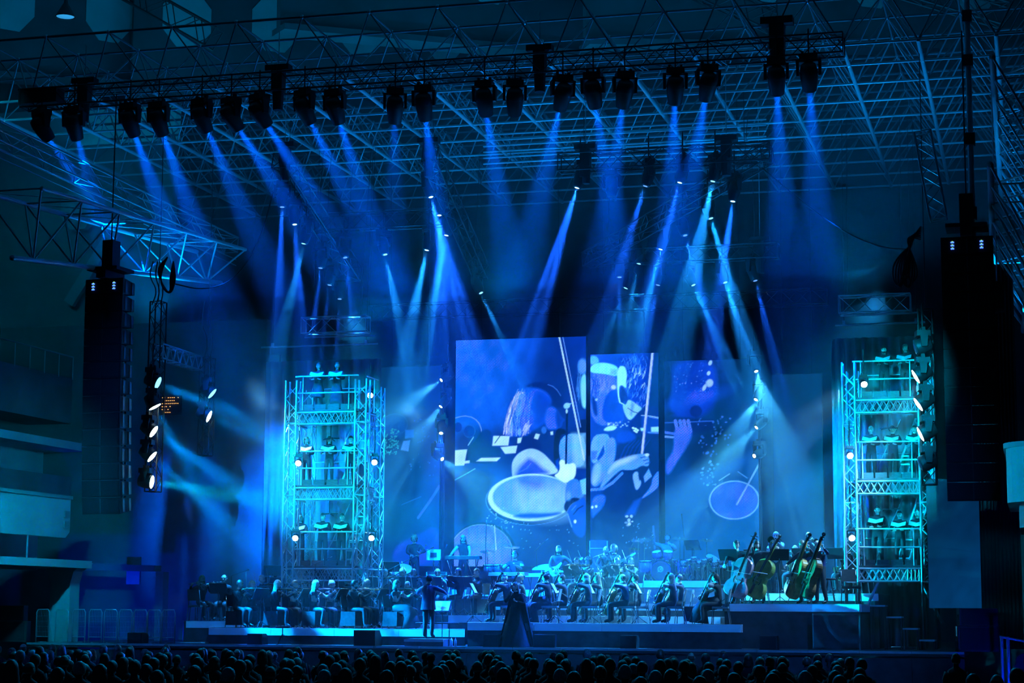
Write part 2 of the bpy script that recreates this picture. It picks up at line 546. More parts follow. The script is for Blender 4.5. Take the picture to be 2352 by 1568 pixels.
ZL1, ZL2, ZC2, Z3, Z4, Z4D, ZR1, ZB1, ZB2 = 1.75, 1.92, 2.13, 2.5, 2.92, 3.2, 1.94, 2.49, 2.79
riser('long low riser with pale blue front edge under the front violin row', [gp(480, 52.4, 1.7), gp(1068, 52.4, 1.7), gp(1068, 54.5, 1.7), gp(480, 54.5, 1.7)], FZ, ZL1, [0])
riser('left second riser with pale front panels behind the front violins', [gp(428, 54.5, 1.9), gp(1029, 54.5, 1.9), gp(1029, 55.6, 1.9), gp(420, 55.6, 1.9)], FZ, ZL2, [0])
xa, xb_, xc_ = gx(590, 55.62, 2.1), gx(1030, 54.52, 2.1), gx(1655, 54.52, 2.1)
riser('middle riser behind conductor and cellos with pale fascia', [(xb_, 54.52), (xc_, 54.52), (xc_, 57), (xa, 57), (xa, 55.62), (xb_, 55.62)], FZ, ZC2, [0])
riser('third riser carrying winds and guitar players', [gp(560, 57.02, 2.5), gp(1660, 57.02, 2.5), gp(1660, 59.2, 2.5), gp(560, 59.2, 2.5)], FZ, Z3, [0])
riser('rear riser carrying keyboard and left percussion', [gp(820, 59.22, 2.9), gp(1360, 59.22, 2.9), gp(1360, 61.8, 2.9), gp(820, 61.8, 2.9)], FZ, Z4, [0])
riser('rear riser carrying the purple drum kit', [gp(1362, 59.22, 3.2), gp(1690, 59.22, 3.2), gp(1690, 61.8, 3.2), gp(1362, 61.8, 3.2)], FZ, Z4D, [0])
riser('wide front riser with pale blue fascia under the cello row', [gp(1074, 52.0, 1.9), gp(1703, 52.0, 1.9), gp(1703, 52.98, 1.9), gp(1660, 52.98, 1.9), gp(1660, 54.5, 1.9), gp(1074, 54.5, 1.9)], FZ, ZR1, [0, 1])
ax, bx_, cx_ = gp(1672, 53.0, 2.5), gp(1866, 53.0, 2.5), gp(1975, 52.6, 2.5)
riser('high right riser with pale angled fascia under the double basses', [(gx(1664, 53, 2.5), 53.0), bx_, cx_, (cx_[0] + 0.1, 54.9), (gx(1664, 53, 2.5), 54.9)], FZ, ZB1, [0, 1, 2])
riser('upper right riser behind the double basses for brass and saxophone', [gp(1700, 54.95, 2.8), gp(1962, 54.95, 2.8), gp(2018, 54.6, 2.8), (gx(2018, 54.6, 2.8) + 0.1, 57.4), gp(1700, 57.4, 2.8)], FZ, ZB2, [0, 1])
# hanging black cloth on the bass riser with draped folds
def swag(label, px0, px1, Y, z0, z1):
    x0, x1 = gx(px0, Y, z0), gx(px1, Y, z0)
    nx, nz = 26, 14
    vs_ = []
    for j in range(nz + 1):
        for i in range(nx + 1):
            u, v = i / nx, j / nz
            sag = 0.06 * math.sin(15 * math.hypot((1 - u) * 1.1, (1 - v) * 0.9)) * (0.3 + 0.7 * u)
            vs_.append((x0 + (x1 - x0) * u, Y - 0.10 + sag, z0 + (z1 - z0) * v))
    fs = [(j * (nx + 1) + i, j * (nx + 1) + i + 1, (j + 1) * (nx + 1) + i + 1, (j + 1) * (nx + 1) + i) for j in range(nz) for i in range(nx)]
    o = MB().add(vs_, fs).build('riser_skirt_cloth', serge, smooth=True)
    so = o.modifiers.new('thickness', 'SOLIDIFY')
    so.thickness = 0.02
    return tag(o, label, 'cloth')
swag('black cloth swagged in curved folds below the double bass riser', 1868, 1974, 52.45, FZ + 0.01, ZB1 - 0.25)

# steps at the right end of the risers
t = thing('stage_steps', 'small dark metal steps beside the right risers', 'steps', (gx(2060, 53.5, FZ), 53.5, FZ))
for k in range(4):
    h = 1.15 - k * 0.3
    x = -0.45 + k * 0.42
    MB().box((x, 0, h), (0.4, 0.9, 0.04)).build('tread', alu, t)
    for sx in (-0.18, 0.18):
        for sy in (-0.42, 0.42):
            strut('leg', (x + sx, sy, 0.005), (x + sx, sy, h), 0.018, blackmetal, t)

# ------------------------------------------------------------------ roof space frame
MOD, RZ, TH = 1.95, 16.9, 1.55
RX0, NX, RY0, NY = -16.2, 17, 50.0, 9
t = structure('roof_space_frame', 'double-layer tubular steel space frame spanning over the stage', (0, RY0, RZ))
O = V((0, RY0, RZ))
X = lambda i: RX0 + MOD * i
Yy = lambda j: RY0 + MOD * j
for j in range(NY + 1):
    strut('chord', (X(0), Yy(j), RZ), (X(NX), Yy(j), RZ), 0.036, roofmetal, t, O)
for i in range(NX + 1):
    strut('chord', (X(i), Yy(0), RZ), (X(i), Yy(NY), RZ), 0.06, roofmetal, t, O)
for j in range(-1, NY):
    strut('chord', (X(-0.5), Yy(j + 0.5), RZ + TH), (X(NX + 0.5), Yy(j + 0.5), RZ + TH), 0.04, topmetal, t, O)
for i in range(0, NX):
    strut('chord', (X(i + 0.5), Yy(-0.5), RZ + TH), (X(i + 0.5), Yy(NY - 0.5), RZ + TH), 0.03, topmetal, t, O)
far = MB()
nd = MB()
for j in range(-1, NY):
    for i in range(NX):
        c = V((X(i + 0.5), Yy(j + 0.5), RZ + TH))
        nd.ball(c, 0.07, 6, 4)
        for di in (0, 1):
            for dj in (0, 1):
                if not 0 <= j + dj <= NY:
                    continue
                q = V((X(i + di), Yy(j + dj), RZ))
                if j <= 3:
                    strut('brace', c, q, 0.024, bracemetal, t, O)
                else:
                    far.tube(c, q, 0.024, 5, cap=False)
for j in range(NY + 1):
    for i in range(NX + 1):
        nd.ball((X(i), Yy(j), RZ), 0.075, 6, 4)
stuff(far.build('far_brace', bracemetal, t, off=O))
stuff(nd.build('node_joint', roofmetal, t, off=O))

# second shallow frame seen through the roof at the back
def ladder_lines(label, px0, px1, ys, Y):
    p0 = at(px0, ys[0], Y)
    t = thing('pipe_grid', label, 'pipe grid', p0)
    for y in ys:
        a, b = at(px0, y + (px1 - px0) * 0.028, Y), at(px1, y - (px1 - px0) * 0.028, Y)
        strut('pipe', a, b, 0.03, roofmetal, t, p0)
        for s_ in (0.1, 0.5, 0.9):
            q = a.lerp(b, s_)
            strut('drop_wire', q, (q.x, q.y, RZ + TH), 0.008, blackmetal, t, p0)
ladder_lines('row of thin horizontal pipes hung in the middle of the roof', 1110, 1760, (292, 305, 318, 331, 345, 358), 56.5)

# corner post and chain boxes at the right edge of the roof
px_ = at(2228, 300, 50).x
t = thing('roof_post', 'tall dark steel corner post hanging under the right roof edge', 'post', (px_, 50, 10.9))
O = t.location.copy()
strut('post_tube', (px_, 50, 10.9), (px_, 50, 18.4), 0.075, roofmetal, t, O, 10)
for y in (38, 140, 320, 490):
    z = at(2228, y, 50).z
    slab('joint_plate', (px_, 50, z), (0.24, 0.24, 0.3), blackmetal, t, O)

def wing(label, n0, n1, b0, b1, w, bays):
    """big triangular side truss: two top chords, one bottom chord, braces as single tubes"""
    t = thing('wing_truss', label, 'truss', n0)
    O = V(n0)
    sx = V((w, 0, 0))
    top = lambda s_, k: V(n0).lerp(V(n1), s_) + sx * k
    bot = lambda s_: V(b0).lerp(V(b1), s_) + sx * 0.5
    strut('chord', top(0, 0), top(1, 0), 0.075, roofmetal, t, O, 8)
    strut('chord', top(0, 1), top(1, 1), 0.06, roofmetal, t, O, 8)
    strut('chord', bot(0), bot(1), 0.075, roofmetal, t, O, 8)
    for i in range(bays):
        s0, s1 = i / bays, (i + 1) / bays
        sm = (s0 + s1) / 2
        for k in (0, 1):
            strut('brace', top(s0, k), bot(sm), 0.03, roofmetal, t, O)
            strut('brace', bot(sm), top(s1, k), 0.03, roofmetal, t, O)
        strut('brace', top(s0, 0), top(s0, 1), 0.025, roofmetal, t, O)
        strut('brace', top(s0, 0), top(s1, 1), 0.022, roofmetal, t, O)
    return t
wing('large triangular side truss above the left loudspeaker array', at(-40, 440, 45), at(452, 578, 58), at(-40, 595, 45), at(452, 652, 58), 1.7, 6)
wing('large triangular side truss behind the right loudspeaker array', (12.6, 62, 12.3), (12.9, 45, 12.4), (12.6, 62, 10.9), (12.9, 45, 10.75), 1.7, 8)
wing('upper triangular truss at the right roof corner', (12.9, 62, 15.2), (13.0, 46, 15.2), (12.9, 62, 13.9), (13.0, 46, 13.9), 1.6, 8)

for lab, a, b in (('dark lattice girder above the roof at the upper left', (250, -20, 58), (480, 110, 58)), ('dark lattice girder crossing high above the front truss', (640, -30, 60), (800, 60, 60)),
                  ('dark lattice girder high above the right half of the roof', (1540, -30, 61), (1760, 70, 61)), ('dark lattice girder at the upper right corner', (2030, -20, 60), (2300, 60, 60))):
    truss('hall_girder', lab, at(*a), at(*b), 0.6, 0.7, blackmetal, None, 0.04, 0.02, 0.6, cat='girder')
# two slim hanging maintenance lamps and hooks above the roof
t = thing('pendant_lamp', 'dark bell-shaped hall lamp hanging at the upper left', 'lamp', at(150, 40, 54))
MB().lathe([(0.05, 0.62), (0.07, 0.45), (0.12, 0.38), (0.3, 0.05), (0.32, 0)], 14, cap=False).build('shade', blackmetal, t, True)
MB().lathe([(0.28, 0.03), (0.1, 0.02)], 12).build('reflector', mat('dim_glass', (0.3, 0.5, 0.6), 0.2, emit=(0.1, 0.5, 0.9), estr=0.25), t)
strut('rod', (0, 0, 0.6), (0, 0, 3.5), 0.02, blackmetal, t)
# ------------------------------------------------------------------ moving lights
def lensmat(nm, c, s):
    return mat('lens_' + nm, (0.02, 0.02, 0.02), 0.2, emit=c, estr=s)
LENS = {'blue': lensmat('blue', (0.12, 0.35, 1.0), 1.2), 'cyan': lensmat('cyan', (0.2, 0.7, 1.0), 2.0),
        'white': lensmat('white', (0.75, 1.0, 1.0), 12.0), 'hot': lensmat('hot', (0.3, 0.6, 1.0), 4.0), 'off': mat('lens_off', (0.05, 0.06, 0.08), 0.1)}
ringm = mat('head_ring', (0.16, 0.17, 0.19), 0.25, 0.6)
def mover_meshes():
    d = {}
    d['base'] = MB().box((0, 0, -0.07), (0.36, 0.30, 0.13)).box((-0.12, 0, 0.03), (0.05, 0.08, 0.09)).box((0.12, 0, 0.03), (0.05, 0.08, 0.09)).mesh('base', blackplastic)
    y = MB()
    for s in (-1, 1):
        y.add([(s * 0.19, -0.09, -0.13), (s * 0.25, -0.09, -0.13), (s * 0.25, 0.09, -0.13), (s * 0.19, 0.09, -0.13),
               (s * 0.19, -0.06, -0.50), (s * 0.245, -0.06, -0.50), (s * 0.245, 0.06, -0.50), (s * 0.19, 0.06, -0.50)],
              [(3, 2, 1, 0), (4, 5, 6, 7), (0, 1, 5, 4), (1, 2, 6, 5), (2, 3, 7, 6), (3, 0, 4, 7)])
    y.box((0, 0, -0.155), (0.50, 0.2, 0.05))
    d['yoke'] = y.mesh('yoke', blackplastic)
    # head: beam leaves along local -Z
    d['head'] = MB().lathe([(0.10, 0.24), (0.15, 0.21), (0.175, 0.10), (0.178, -0.04), (0.165, -0.16), (0.135, -0.30), (0.120, -0.335)], 14).mesh('head', blackplastic, True)
    d['band'] = MB().lathe([(0.182, 0.06), (0.182, 0.035)], 14, cap=False).mesh('trim_band', ringm, True)
    d['pc'] = MB().lathe([(0.10, 0.20), (0.16, 0.17), (0.185, 0.02), (0.19, -0.16), (0.185, -0.17)], 14).mesh('head', blackplastic, True)
    d['wide'] = MB().lathe([(0.10, 0.24), (0.15, 0.21), (0.175, 0.10), (0.178, -0.04), (0.165, -0.16), (0.145, -0.30), (0.140, -0.335)], 14, cap=False).lathe([(0.002, 0.24), (0.10, 0.24)], 14, cap=False).mesh('head', blackplastic, True)
    for k, m in LENS.items():
        d['widelens_' + k] = MB().lathe([(0.12, -0.02), (0.08, -0.03), (0.02, -0.035)], 14).mesh('lens', m, True)
        d['lens_' + k] = MB().lathe([(0.07, -0.338), (0.05, -0.345), (0.02, -0.348)], 14).mesh('lens', m, True)
        d['pclens_' + k] = MB().lathe([(0.17, -0.172), (0.12, -0.19), (0.03, -0.2)], 16).mesh('lens', m, True)
    return d
MV = mover_meshes()
GOBO_SEED = [0]

def gobo(light, scale, sharp):
    """break the beam into single rays: a procedural gobo in the lamp"""
    light.use_nodes = True
    nt = light.node_tree
    em = nt.nodes['Emission']
    tc = nt.nodes.new('ShaderNodeTexCoord')
    sp = nt.nodes.new('ShaderNodeSeparateXYZ')
    nt.links.new(tc.outputs['Normal'], sp.inputs[0])
    cb = nt.nodes.new('ShaderNodeCombineXYZ')
    for k in (0, 1):
        dv = nt.nodes.new('ShaderNodeMath')
        dv.operation = 'DIVIDE'
        nt.links.new(sp.outputs[k], dv.inputs[0])
        nt.links.new(sp.outputs[2], dv.inputs[1])
        nt.links.new(dv.outputs[0], cb.inputs[k])
    GOBO_SEED[0] += 1.37
    cb.inputs[2].default_value = GOBO_SEED[0]
    vo = nt.nodes.new('ShaderNodeTexVoronoi')
    vo.inputs['Scale'].default_value = scale
    nt.links.new(cb.outputs[0], vo.inputs['Vector'])
    rp = nt.nodes.new('ShaderNodeMapRange')
    rp.inputs['From Min'].default_value = 0.12
    rp.inputs['From Max'].default_value = sharp
    rp.inputs['To Min'].default_value = 2.6
    rp.inputs['To Max'].default_value = 0.12
    nt.links.new(vo.outputs['Distance'], rp.inputs['Value'])
    nt.links.new(rp.outputs[0], em.inputs['Strength'])

def mover(label, lens_at, target, color, energy, angle, lens='blue', size=1.0, group=None, kind='head', gob=None, blend=0.4, mount=0.46, soft=0.05):
    """moving light whose lens sits at lens_at and shines to target; hangs from a clamp above"""
    lens_at, target = V(lens_at), V(target)
    d = (target - lens_at).normalized()
    reach = (0.345 if kind != 'pc' else 0.195) * size
    piv = lens_at - d * reach
    P = piv + V((0, 0, mount * size))
    t = thing('moving_light', label, 'stage light', P, 0, group)
    S = Matrix.Diagonal((size, size, size, 1))
    pan = math.atan2(d.y, d.x) + math.pi / 2
    RZ_ = Matrix.Rotation(pan, 4, 'Z')
    inst('base', MV['base'], t, RZ_ @ S)
    inst('yoke', MV['yoke'], t, RZ_ @ S @ Matrix.Diagonal((1, 1, mount / 0.46, 1)))
    RH = axes(-d, RZ_ @ V((1, 0, 0)))
    hd = inst('head', MV[kind], t, Matrix.Translation((0, 0, -mount * size)) @ RH @ S)
    inst('lens', MV[{'head': 'lens_', 'pc': 'pclens_', 'wide': 'widelens_'}[kind] + lens], hd)
    if kind != 'pc':
        inst('trim_band', MV['band'], hd)
    strut('drop_pipe', (0, 0, 0), (0, 0, 0.7), 0.02, blackmetal, t)
    if energy > 0:
        o = lamp('SPOT', 'beam', lens_at + d * (0.03 if kind != 'wide' else -0.27 * size), color, energy * 0.5, target, soft, angle, blend, t)
        if gob:
            gobo(o.data, *gob)
    return t

# ------------------------------------------------------------------ front truss and its lamps
FY = 49.6
p0, p1 = at(55, 256, FY), at(1938, 122, FY)
zt = (p0.z + p1.z) / 2 + 0.02
ft = truss('lighting_truss', 'long black front truss carrying the row of blue lamps', (p0.x, FY, zt), (p1.x, FY, zt), 0.5, 0.52, blackmetal, None, 0.03, 0.014, 0.5)
O = V((p0.x, FY, zt))
for k in range(11):      # paired white spacers under the truss
    x = p0.x + 1.2 + k * (p1.x - p0.x - 2.4) / 10
    for dx in (0, 0.14):
        strut('spacer', (x + dx, FY - 0.25, zt - 0.01), (x + dx + 0.1, FY + 0.25, zt - 0.01), 0.016, alu, ft, O)
FRONT = [(115, 322, 250, 480, 1), (178, 320, 240, 500, 0.75), (310, 312, 375, 450, 1.2), (375, 310, 450, 480, 1.3), (477, 302, 560, 450, 1),
         (550, 298, 690, 470, 1.2), (615, 290, 745, 450, 1.2), (715, 283, 820, 450, 1.1), (780, 283, 850, 450, 1.1), (907, 281, 905, 450, 0.45),
         (978, 275, 1010, 470, 1.1), (1118, 265, 1160, 480, 1.1), (1182, 264, 1180, 400, 0), (1285, 252, 1215, 500, 1.1), (1368, 247, 1415, 480, 1),
         (1430, 246, 1395, 450, 1), (1550, 238, 1540, 480, 1.2), (1620, 230, 1575, 430, 1.1), (1785, 217, 1800, 480, 1), (1860, 208, 1880, 480, 1)]
NTH = ['first', 'second', 'third', 'fourth', 'fifth', 'sixth', 'seventh', 'eighth', 'ninth', 'tenth', 'eleventh', 'twelfth', 'thirteenth',
       'fourteenth', 'fifteenth', 'sixteenth', 'seventeenth', 'eighteenth', 'nineteenth', 'twentieth', 'twenty-first', 'twenty-second']
for k, (x, y, tx, ty, e) in enumerate(FRONT):
    dx = (tx - x) / (ty - y)
    L = at(x, y, FY)
    T = at(x + dx * (1360 - y) * 0.8, 1360, 60)
    lab = ('unlit moving lamp on the front truss, ' if e == 0 else 'moving lamp with blue beam on the front truss, ') + NTH[k] + ' from the left'
    mover(lab, L, T, (0.0, 0.10, 1.0), 76000 * e, 16.0, 'off' if e == 0 else 'blue', 1.3, 'front truss lamps', kind='wide', blend=0.85, mount=0.40)
def motor(label, px, py, Y, s=1.0):
    P = at(px, py, Y)
    t = thing('chain_hoist', label, 'hoist', P)
    MB().box((0, 0, -0.25 * s), (0.32 * s, 0.3 * s, 0.6 * s)).build('motor_body', blackplastic, t)
    MB().box((0, 0, 0.1 * s), (0.7 * s, 0.32 * s, 0.16 * s)).build('head_plate', blackmetal, t)
    MB().lathe([(0.14 * s, -1.1 * s), (0.17 * s, -0.5 * s)], 10).build('chain_bag', blackcloth, t)
    strut('chain', (0, 0, 0.15 * s), (0, 0, max(0.6, 18.3 - P.z)), 0.012, roofmetal, t)
motor('black chain hoist on the front truss near its left end', 195, 195, FY)
motor('black chain hoist on the front truss above the sixth lamp gap', 640, 165, FY)
motor('black chain hoist at the middle of the front truss', 1240, 120, FY)
motor('black chain hoist at the right of the front truss', 1785, 60, FY, 1.2)
t = thing('cable_crate', 'flat black dimmer box lying on the left end of the truss', 'box', at(95, 225, FY))
MB().box((0, 0, 0), (1.2, 0.5, 0.4)).build('case', blackplastic, t)
MB().box((0, 0, 0.22), (1.24, 0.54, 0.05)).build('lid', blackmetal, t)

# ------------------------------------------------------------------ inner trusses
IT = [('slanting black truss with lamps left of the middle', (640, 385, 53), (812, 645, 60), 0.5),
      ('slanting black truss with lamps beside the stage middle', (985, 372, 53.5), (1103, 640, 60), 0.5),
      ('level black truss joining the two slanting left trusses', (715, 530, 57.5), (1020, 520, 57.5), 0.5),
      ('level black truss at the upper right of the rig', (1285, 398, 54), (1770, 366, 54), 0.5),
      ('slanting thin truss running from upper right to lower middle', (1765, 372, 54.2), (1352, 612, 60), 0.45),
      ('level thin truss with lamps at the lower right of the rig', (1350, 612, 60.3), (1788, 590, 60.3), 0.45),
      ('faint long back truss above the screens', (850, 742, 63.6), (1900, 690, 63.6), 0.5),
      ('short silver truss above the left choir tower', (697, 768, 57), (845, 762, 57), 0.5),
      ('short silver truss above the right choir tower', (1928, 720, 57), (2092, 716, 57), 0.5)]
for lab, a, b, h in IT:
    A, B = at(*a), at(*b)
    if abs(a[2] - b[2]) < 0.1:
        A.z = B.z = (A.z + B.z) / 2
    tt = truss('lighting_truss', lab, A, B, 0.45, h, alu if 'silver' in lab else blackmetal, None, 0.026, 0.013, 0.5)
    for s_ in (0.12, 0.88):
        q = A.lerp(B, s_)
        strut('suspension_wire', q + V((0, 0, h)), (q.x, RY0 + MOD * round((q.y - RY0) / MOD), RZ), 0.008, blackmetal, tt, A)
for lab, a, b in (('silver pipe under the short truss above the left tower', (700, 775), (862, 770)), ('silver pipe holding the left tower backcloth', (600, 798), (868, 789)),
                  ('silver pipe under the short truss above the right tower', (1930, 725), (2110, 718)), ('silver pipe holding the right tower backcloth', (1918, 747), (2125, 740))):
    A, B = at(*a, 57.4), at(*b, 57.4)
    t = thing('drape_pipe', lab, 'pipe', A)
    strut('pipe', A, B, 0.03, alu, t, A, 8)
    for s in (0.1, 0.9):
        q = A.lerp(B, s)
        slab('clamp', q + V((0, 0, 0.06)), (0.08, 0.08, 0.14), alu, t, A)
        strut('suspension_wire', q, (q.x, RY0 + MOD * round((q.y - RY0) / MOD), RZ), 0.007, blackmetal, t, A)
motor('hoist above the slanting truss left of the middle', 655, 340, 53.2, 0.9)
motor('hoist above the slanting truss beside the stage middle', 985, 330, 53.6, 0.9)
motor('hoist above the level truss at the upper right', 1345, 345, 54, 0.9)
motor('hoist above the right end of the upper right truss', 1668, 325, 54, 0.9)
motor('hoist above the lower right truss end', 1745, 556, 60.3, 0.9)

# lamps below the inner trusses: lens pixel, depth, beam direction pixel, colour, strength, cone
MID = [(648, 476, 53.6, 640, 740, 'b', .9, 10), (677, 516, 54.6, 690, 740, 'b', 1.3, 10), (697, 560, 55.8, 655, 740, 'c', .6, 12), (736, 616, 57.5, 722, 740, 'b', .8, 9),
       (757, 655, 58.6, 745, 740, 'b', .5, 9), (780, 687, 59.6, 776, 760, 'b', .7, 8), (793, 592, 57.4, 815, 740, 'b', .8, 10), (885, 585, 57.4, 930, 800, 'c', .9, 11),
       (980, 575, 57.4, 930, 820, 'c', 1.3, 13), (990, 453, 55.0, 1062, 760, 'b', 1.6, 17), (1009, 495, 56.0, 1012, 760, 'b', 1.6, 15), (1025, 541, 57.2, 968, 830, 'c', 1.7, 12), (1105, 673, 60.0, 1150, 770, 'c', .6, 10),
       (1325, 432, 54, 1228, 740, 'b', 1.7, 12), (1482, 428, 54, 1405, 680, 'b', 1.0, 11), (1561, 420, 54, 1500, 640, 'b', 1.3, 11), (1637, 417, 54, 1575, 700, 'c', 1.0, 15), (1683, 463, 54.5, 1650, 680, 'b', 1.4, 11),
       (1633, 502, 56.5, 1690, 700, 'c', 1.0, 12), (1574, 541, 57.5, 1625, 720, 'b', 1.0, 13), (1517, 573, 60, 1463, 780, 'c', 1.3, 11), (1511, 655, 60.5, 1483, 780, 'b', 1.2, 10), (1467, 606, 60.2, 1450, 690, 'c', .4, 9),
       (1423, 637, 60.3, 1424, 710, 'b', .4, 9), (1437, 662, 60.5, 1405, 740, 'c', .5, 10), (1593, 655, 60.3, 1640, 760, 'c', .9, 11), (1666, 649, 60.3, 1730, 840, 'c', 1.0, 14), (1735, 645, 60.3, 1775, 800, 'b', .8, 11)]
tel = {'b': (BLUE, 'blue'), 'c': (CYAN, 'cyan')}
for k, (x, y, Y, tx, ty, c, e, an) in enumerate(MID):
    L = at(x, y, Y)
    s = (1330 - y) / (ty - y)
    T = at(x + (tx - x) * s, 1330, Y - 1.5)
    side = 'left' if x < 1200 else 'right'
    idx = [m[0] for m in MID if (m[0] < 1200) == (x < 1200)]
    order = sorted(idx).index(x)
    lab = 'hanging lamp with %s fan beam, %s from left in the %s inner rig' % ('blue' if c == 'b' else 'cyan', NTH[order], side)
    mover(lab, L, T, tel[c][0], 185000 * e, an * 0.85, 'hot' if e > 1.2 else tel[c][1], 1.0, 'inner rig lamps', gob=(20 + 6 * (k % 3), 0.62), blend=0.35)
t = thing('unlit_lamp', 'unlit lamp hanging between the blue beams of the upper right truss', 'stage light', at(1405, 425, 54))
inst('head', MV['head'], t)
inst('yoke', MV['yoke'], t, Matrix.Translation((0, 0, 0.42)))
inst('base', MV['base'], t, Matrix.Translation((0, 0, 0.42)))

# lamp poles between the screens
def pole(label, px, y0, y1, Y, lamps, word):
    A, B = at(px, y0, Y), at(px, y1, Y)
    B.z = Z4 if px < 1400 else FZ
    t = thing('lamp_pole', label, 'pole', (B.x, Y, B.z))
    strut('pole_tube', (B.x, Y, B.z), (B.x, Y, A.z), 0.05, blackmetal, t, t.location.copy(), 8)
    slab('foot_plate', (B.x, Y, B.z + 0.02), (0.6, 0.6, 0.04), blackmetal, t, t.location.copy())
    for k, (lx, ly, tx, ty, c, e, an) in enumerate(lamps):
        L = at(lx, ly, Y - 0.35)
        s = 2.2
        T = at(lx + (tx - lx) * s, ly + (ty - ly) * s, Y - 3.2)
        mover('lamp with fanned rays on the %s pole, %s from the top' % (word, NTH[k]), L, T, tel[c][0] if c == 'b' else (0.05, 0.5, 1.0), 46000 * e, an, 'white', 0.85, 'pole lamps', gob=(22, 0.55), blend=0.3)
pole('black lamp pole between left screen and large middle screen', 1016, 838, 1300, 60.6,
     [(1013, 873, 900, 950, 'c', 1.3, 26), (1012, 934, 900, 1080, 'c', 1.4, 26), (1013, 995, 1005, 1110, 'b', 1.2, 30), (1016, 1054, 1125, 1135, 'c', 1.2, 30)], 'left')
pole('black lamp pole beside the right dark screen', 1748, 838, 1260, 60.6,
     [(1737, 853, 1790, 1060, 'c', 2.0, 34), (1736, 918, 1660, 1060, 'c', 1.8, 30), (1737, 982, 1620, 1100, 'c', 1.8, 26), (1732, 1047, 1660, 1080, 'b', .7, 24)], 'right')

# ------------------------------------------------------------------ side ladders with big wash lamps
def ladder(label, px, y0, y1, Y, dark=True):
    A, B = at(px, y0, Y), at(px, y1, Y)
    tt = truss('ladder_truss', label, (B.x, Y, B.z), (B.x, Y, A.z), 0.36, 0.36, blackmetal if dark else alu, None, 0.024, 0.012, 0.4, up=(0, 1, 0))
    strut('suspension_wire', (B.x, Y + 0.18, A.z), (B.x, Y + 0.18, RZ), 0.012, blackmetal, tt, V((B.x, Y, B.z)))
    return tt
ladder('slim hanging ladder truss with five wash lamps at stage left edge', 345, 692, 1128, 52)
ladder('farther slim ladder truss with two wash lamps at stage left', 466, 820, 1045, 56)
ladder('dark ladder truss with wash lamps beside the right loudspeaker array', 2134, 708, 1112, 51)
A, B = at(362, 822, 52), at(452, 850, 56)
A2, B2 = at(-30, 318, 45.5), at(530, 580, 60)
truss('lighting_truss', 'long silver ladder truss running back under the roof at the left', A2, B2, 0.5, 0.5, alu, None, 0.03, 0.012, 0.8)
for dz in (-0.25, -0.45):
    tp = thing('cable_pipe', 'thin silver pipe below the left ladder truss, %s one' % ('upper' if dz > -0.3 else 'lower'), 'pipe', A2 + V((0, 0, dz)))
    strut('pipe', A2 + V((0.2, 0, dz)), B2 + V((0.2, 0, dz)), 0.018, alu, tp, A2 + V((0, 0, dz)))
    for s_ in (0.2, 0.5, 0.8):
        q = A2.lerp(B2, s_)
        strut('hanger', q + V((0.2, 0, dz)), q + V((0.2, 0, 0)), 0.01, alu, tp, A2 + V((0, 0, dz)))
truss('cross_truss', 'short slanted truss joining the two left ladders', A, B, 0.3, 0.42, alu, None, 0.026, 0.014, 0.35)
A, B = at(2118, 300, 50.5), at(2155, 500, 50.5)
truss('ladder_truss', 'short hanging truss with cables above the right ladder', B, A, 0.42, 0.42, alu, None, 0.028, 0.016, 0.4, up=(0, 1, 0))
WASH = [(365, 880, 640, 1000, 52, .9, 'off'), (357, 936, 450, 1110, 52, 1.2, 'white'), (355, 992, 620, 1170, 52, 2.2, 'white'), (351, 1050, 520, 1195, 52, 1.6, 'white'), (351, 1107, 560, 1140, 52, 1.5, 'white'),
        (489, 905, 640, 1030, 56, .9, 'off'), (482, 957, 650, 1030, 56, 1.3, 'white')]
for k, (x, y, tx, ty, Y, e, ln) in enumerate(WASH):
    L = at(x, y, Y - 0.3)
    s = 3.0 if k not in (4,) else 3.2
    T = at(x + (tx - x) * s, y + (ty - y) * s, Y + 0.8)
    lab = 'round wash lamp on the %s left ladder, %s from the top' % ('near' if k < 5 else 'far', NTH[k if k < 5 else k - 5])
    mover(lab, L, T, (0.0, 0.26, 1.0) if k != 4 else (0.0, 0.55, 1.0), 130000 * e, 12 if k < 5 else 11, ln if ln != 'off' else 'cyan', 1.1, 'left ladder lamps', kind='pc', blend=0.35, soft=0.12, mount=0.34)
WASHR = [(2100, 800, 1900, 860, 0, 'off'), (2101, 866, 1850, 1010, 1.3, 'white'), (2107, 930, 1880, 1080, 1.6, 'white'), (2112, 998, 1850, 1120, 1.3, 'white'), (2112, 1068, 1900, 1160, 0, 'off')]
for k, (x, y, tx, ty, e, ln) in enumerate(WASHR):
    L = at(x, y, 51 - 0.3)
    T = at(x + (tx - x) * 2.2, y + (ty - y) * 2.2, 49.6)
    lab = '%s wash lamp on the right ladder, %s from the top' % ('lit round' if e else 'unlit', NTH[k])
    mover(lab, L, T, (0.0, 0.26, 1.0), 70000 * e, 12, ln, 1.15, 'right ladder lamps', kind='pc', blend=0.35, soft=0.12, mount=0.34)

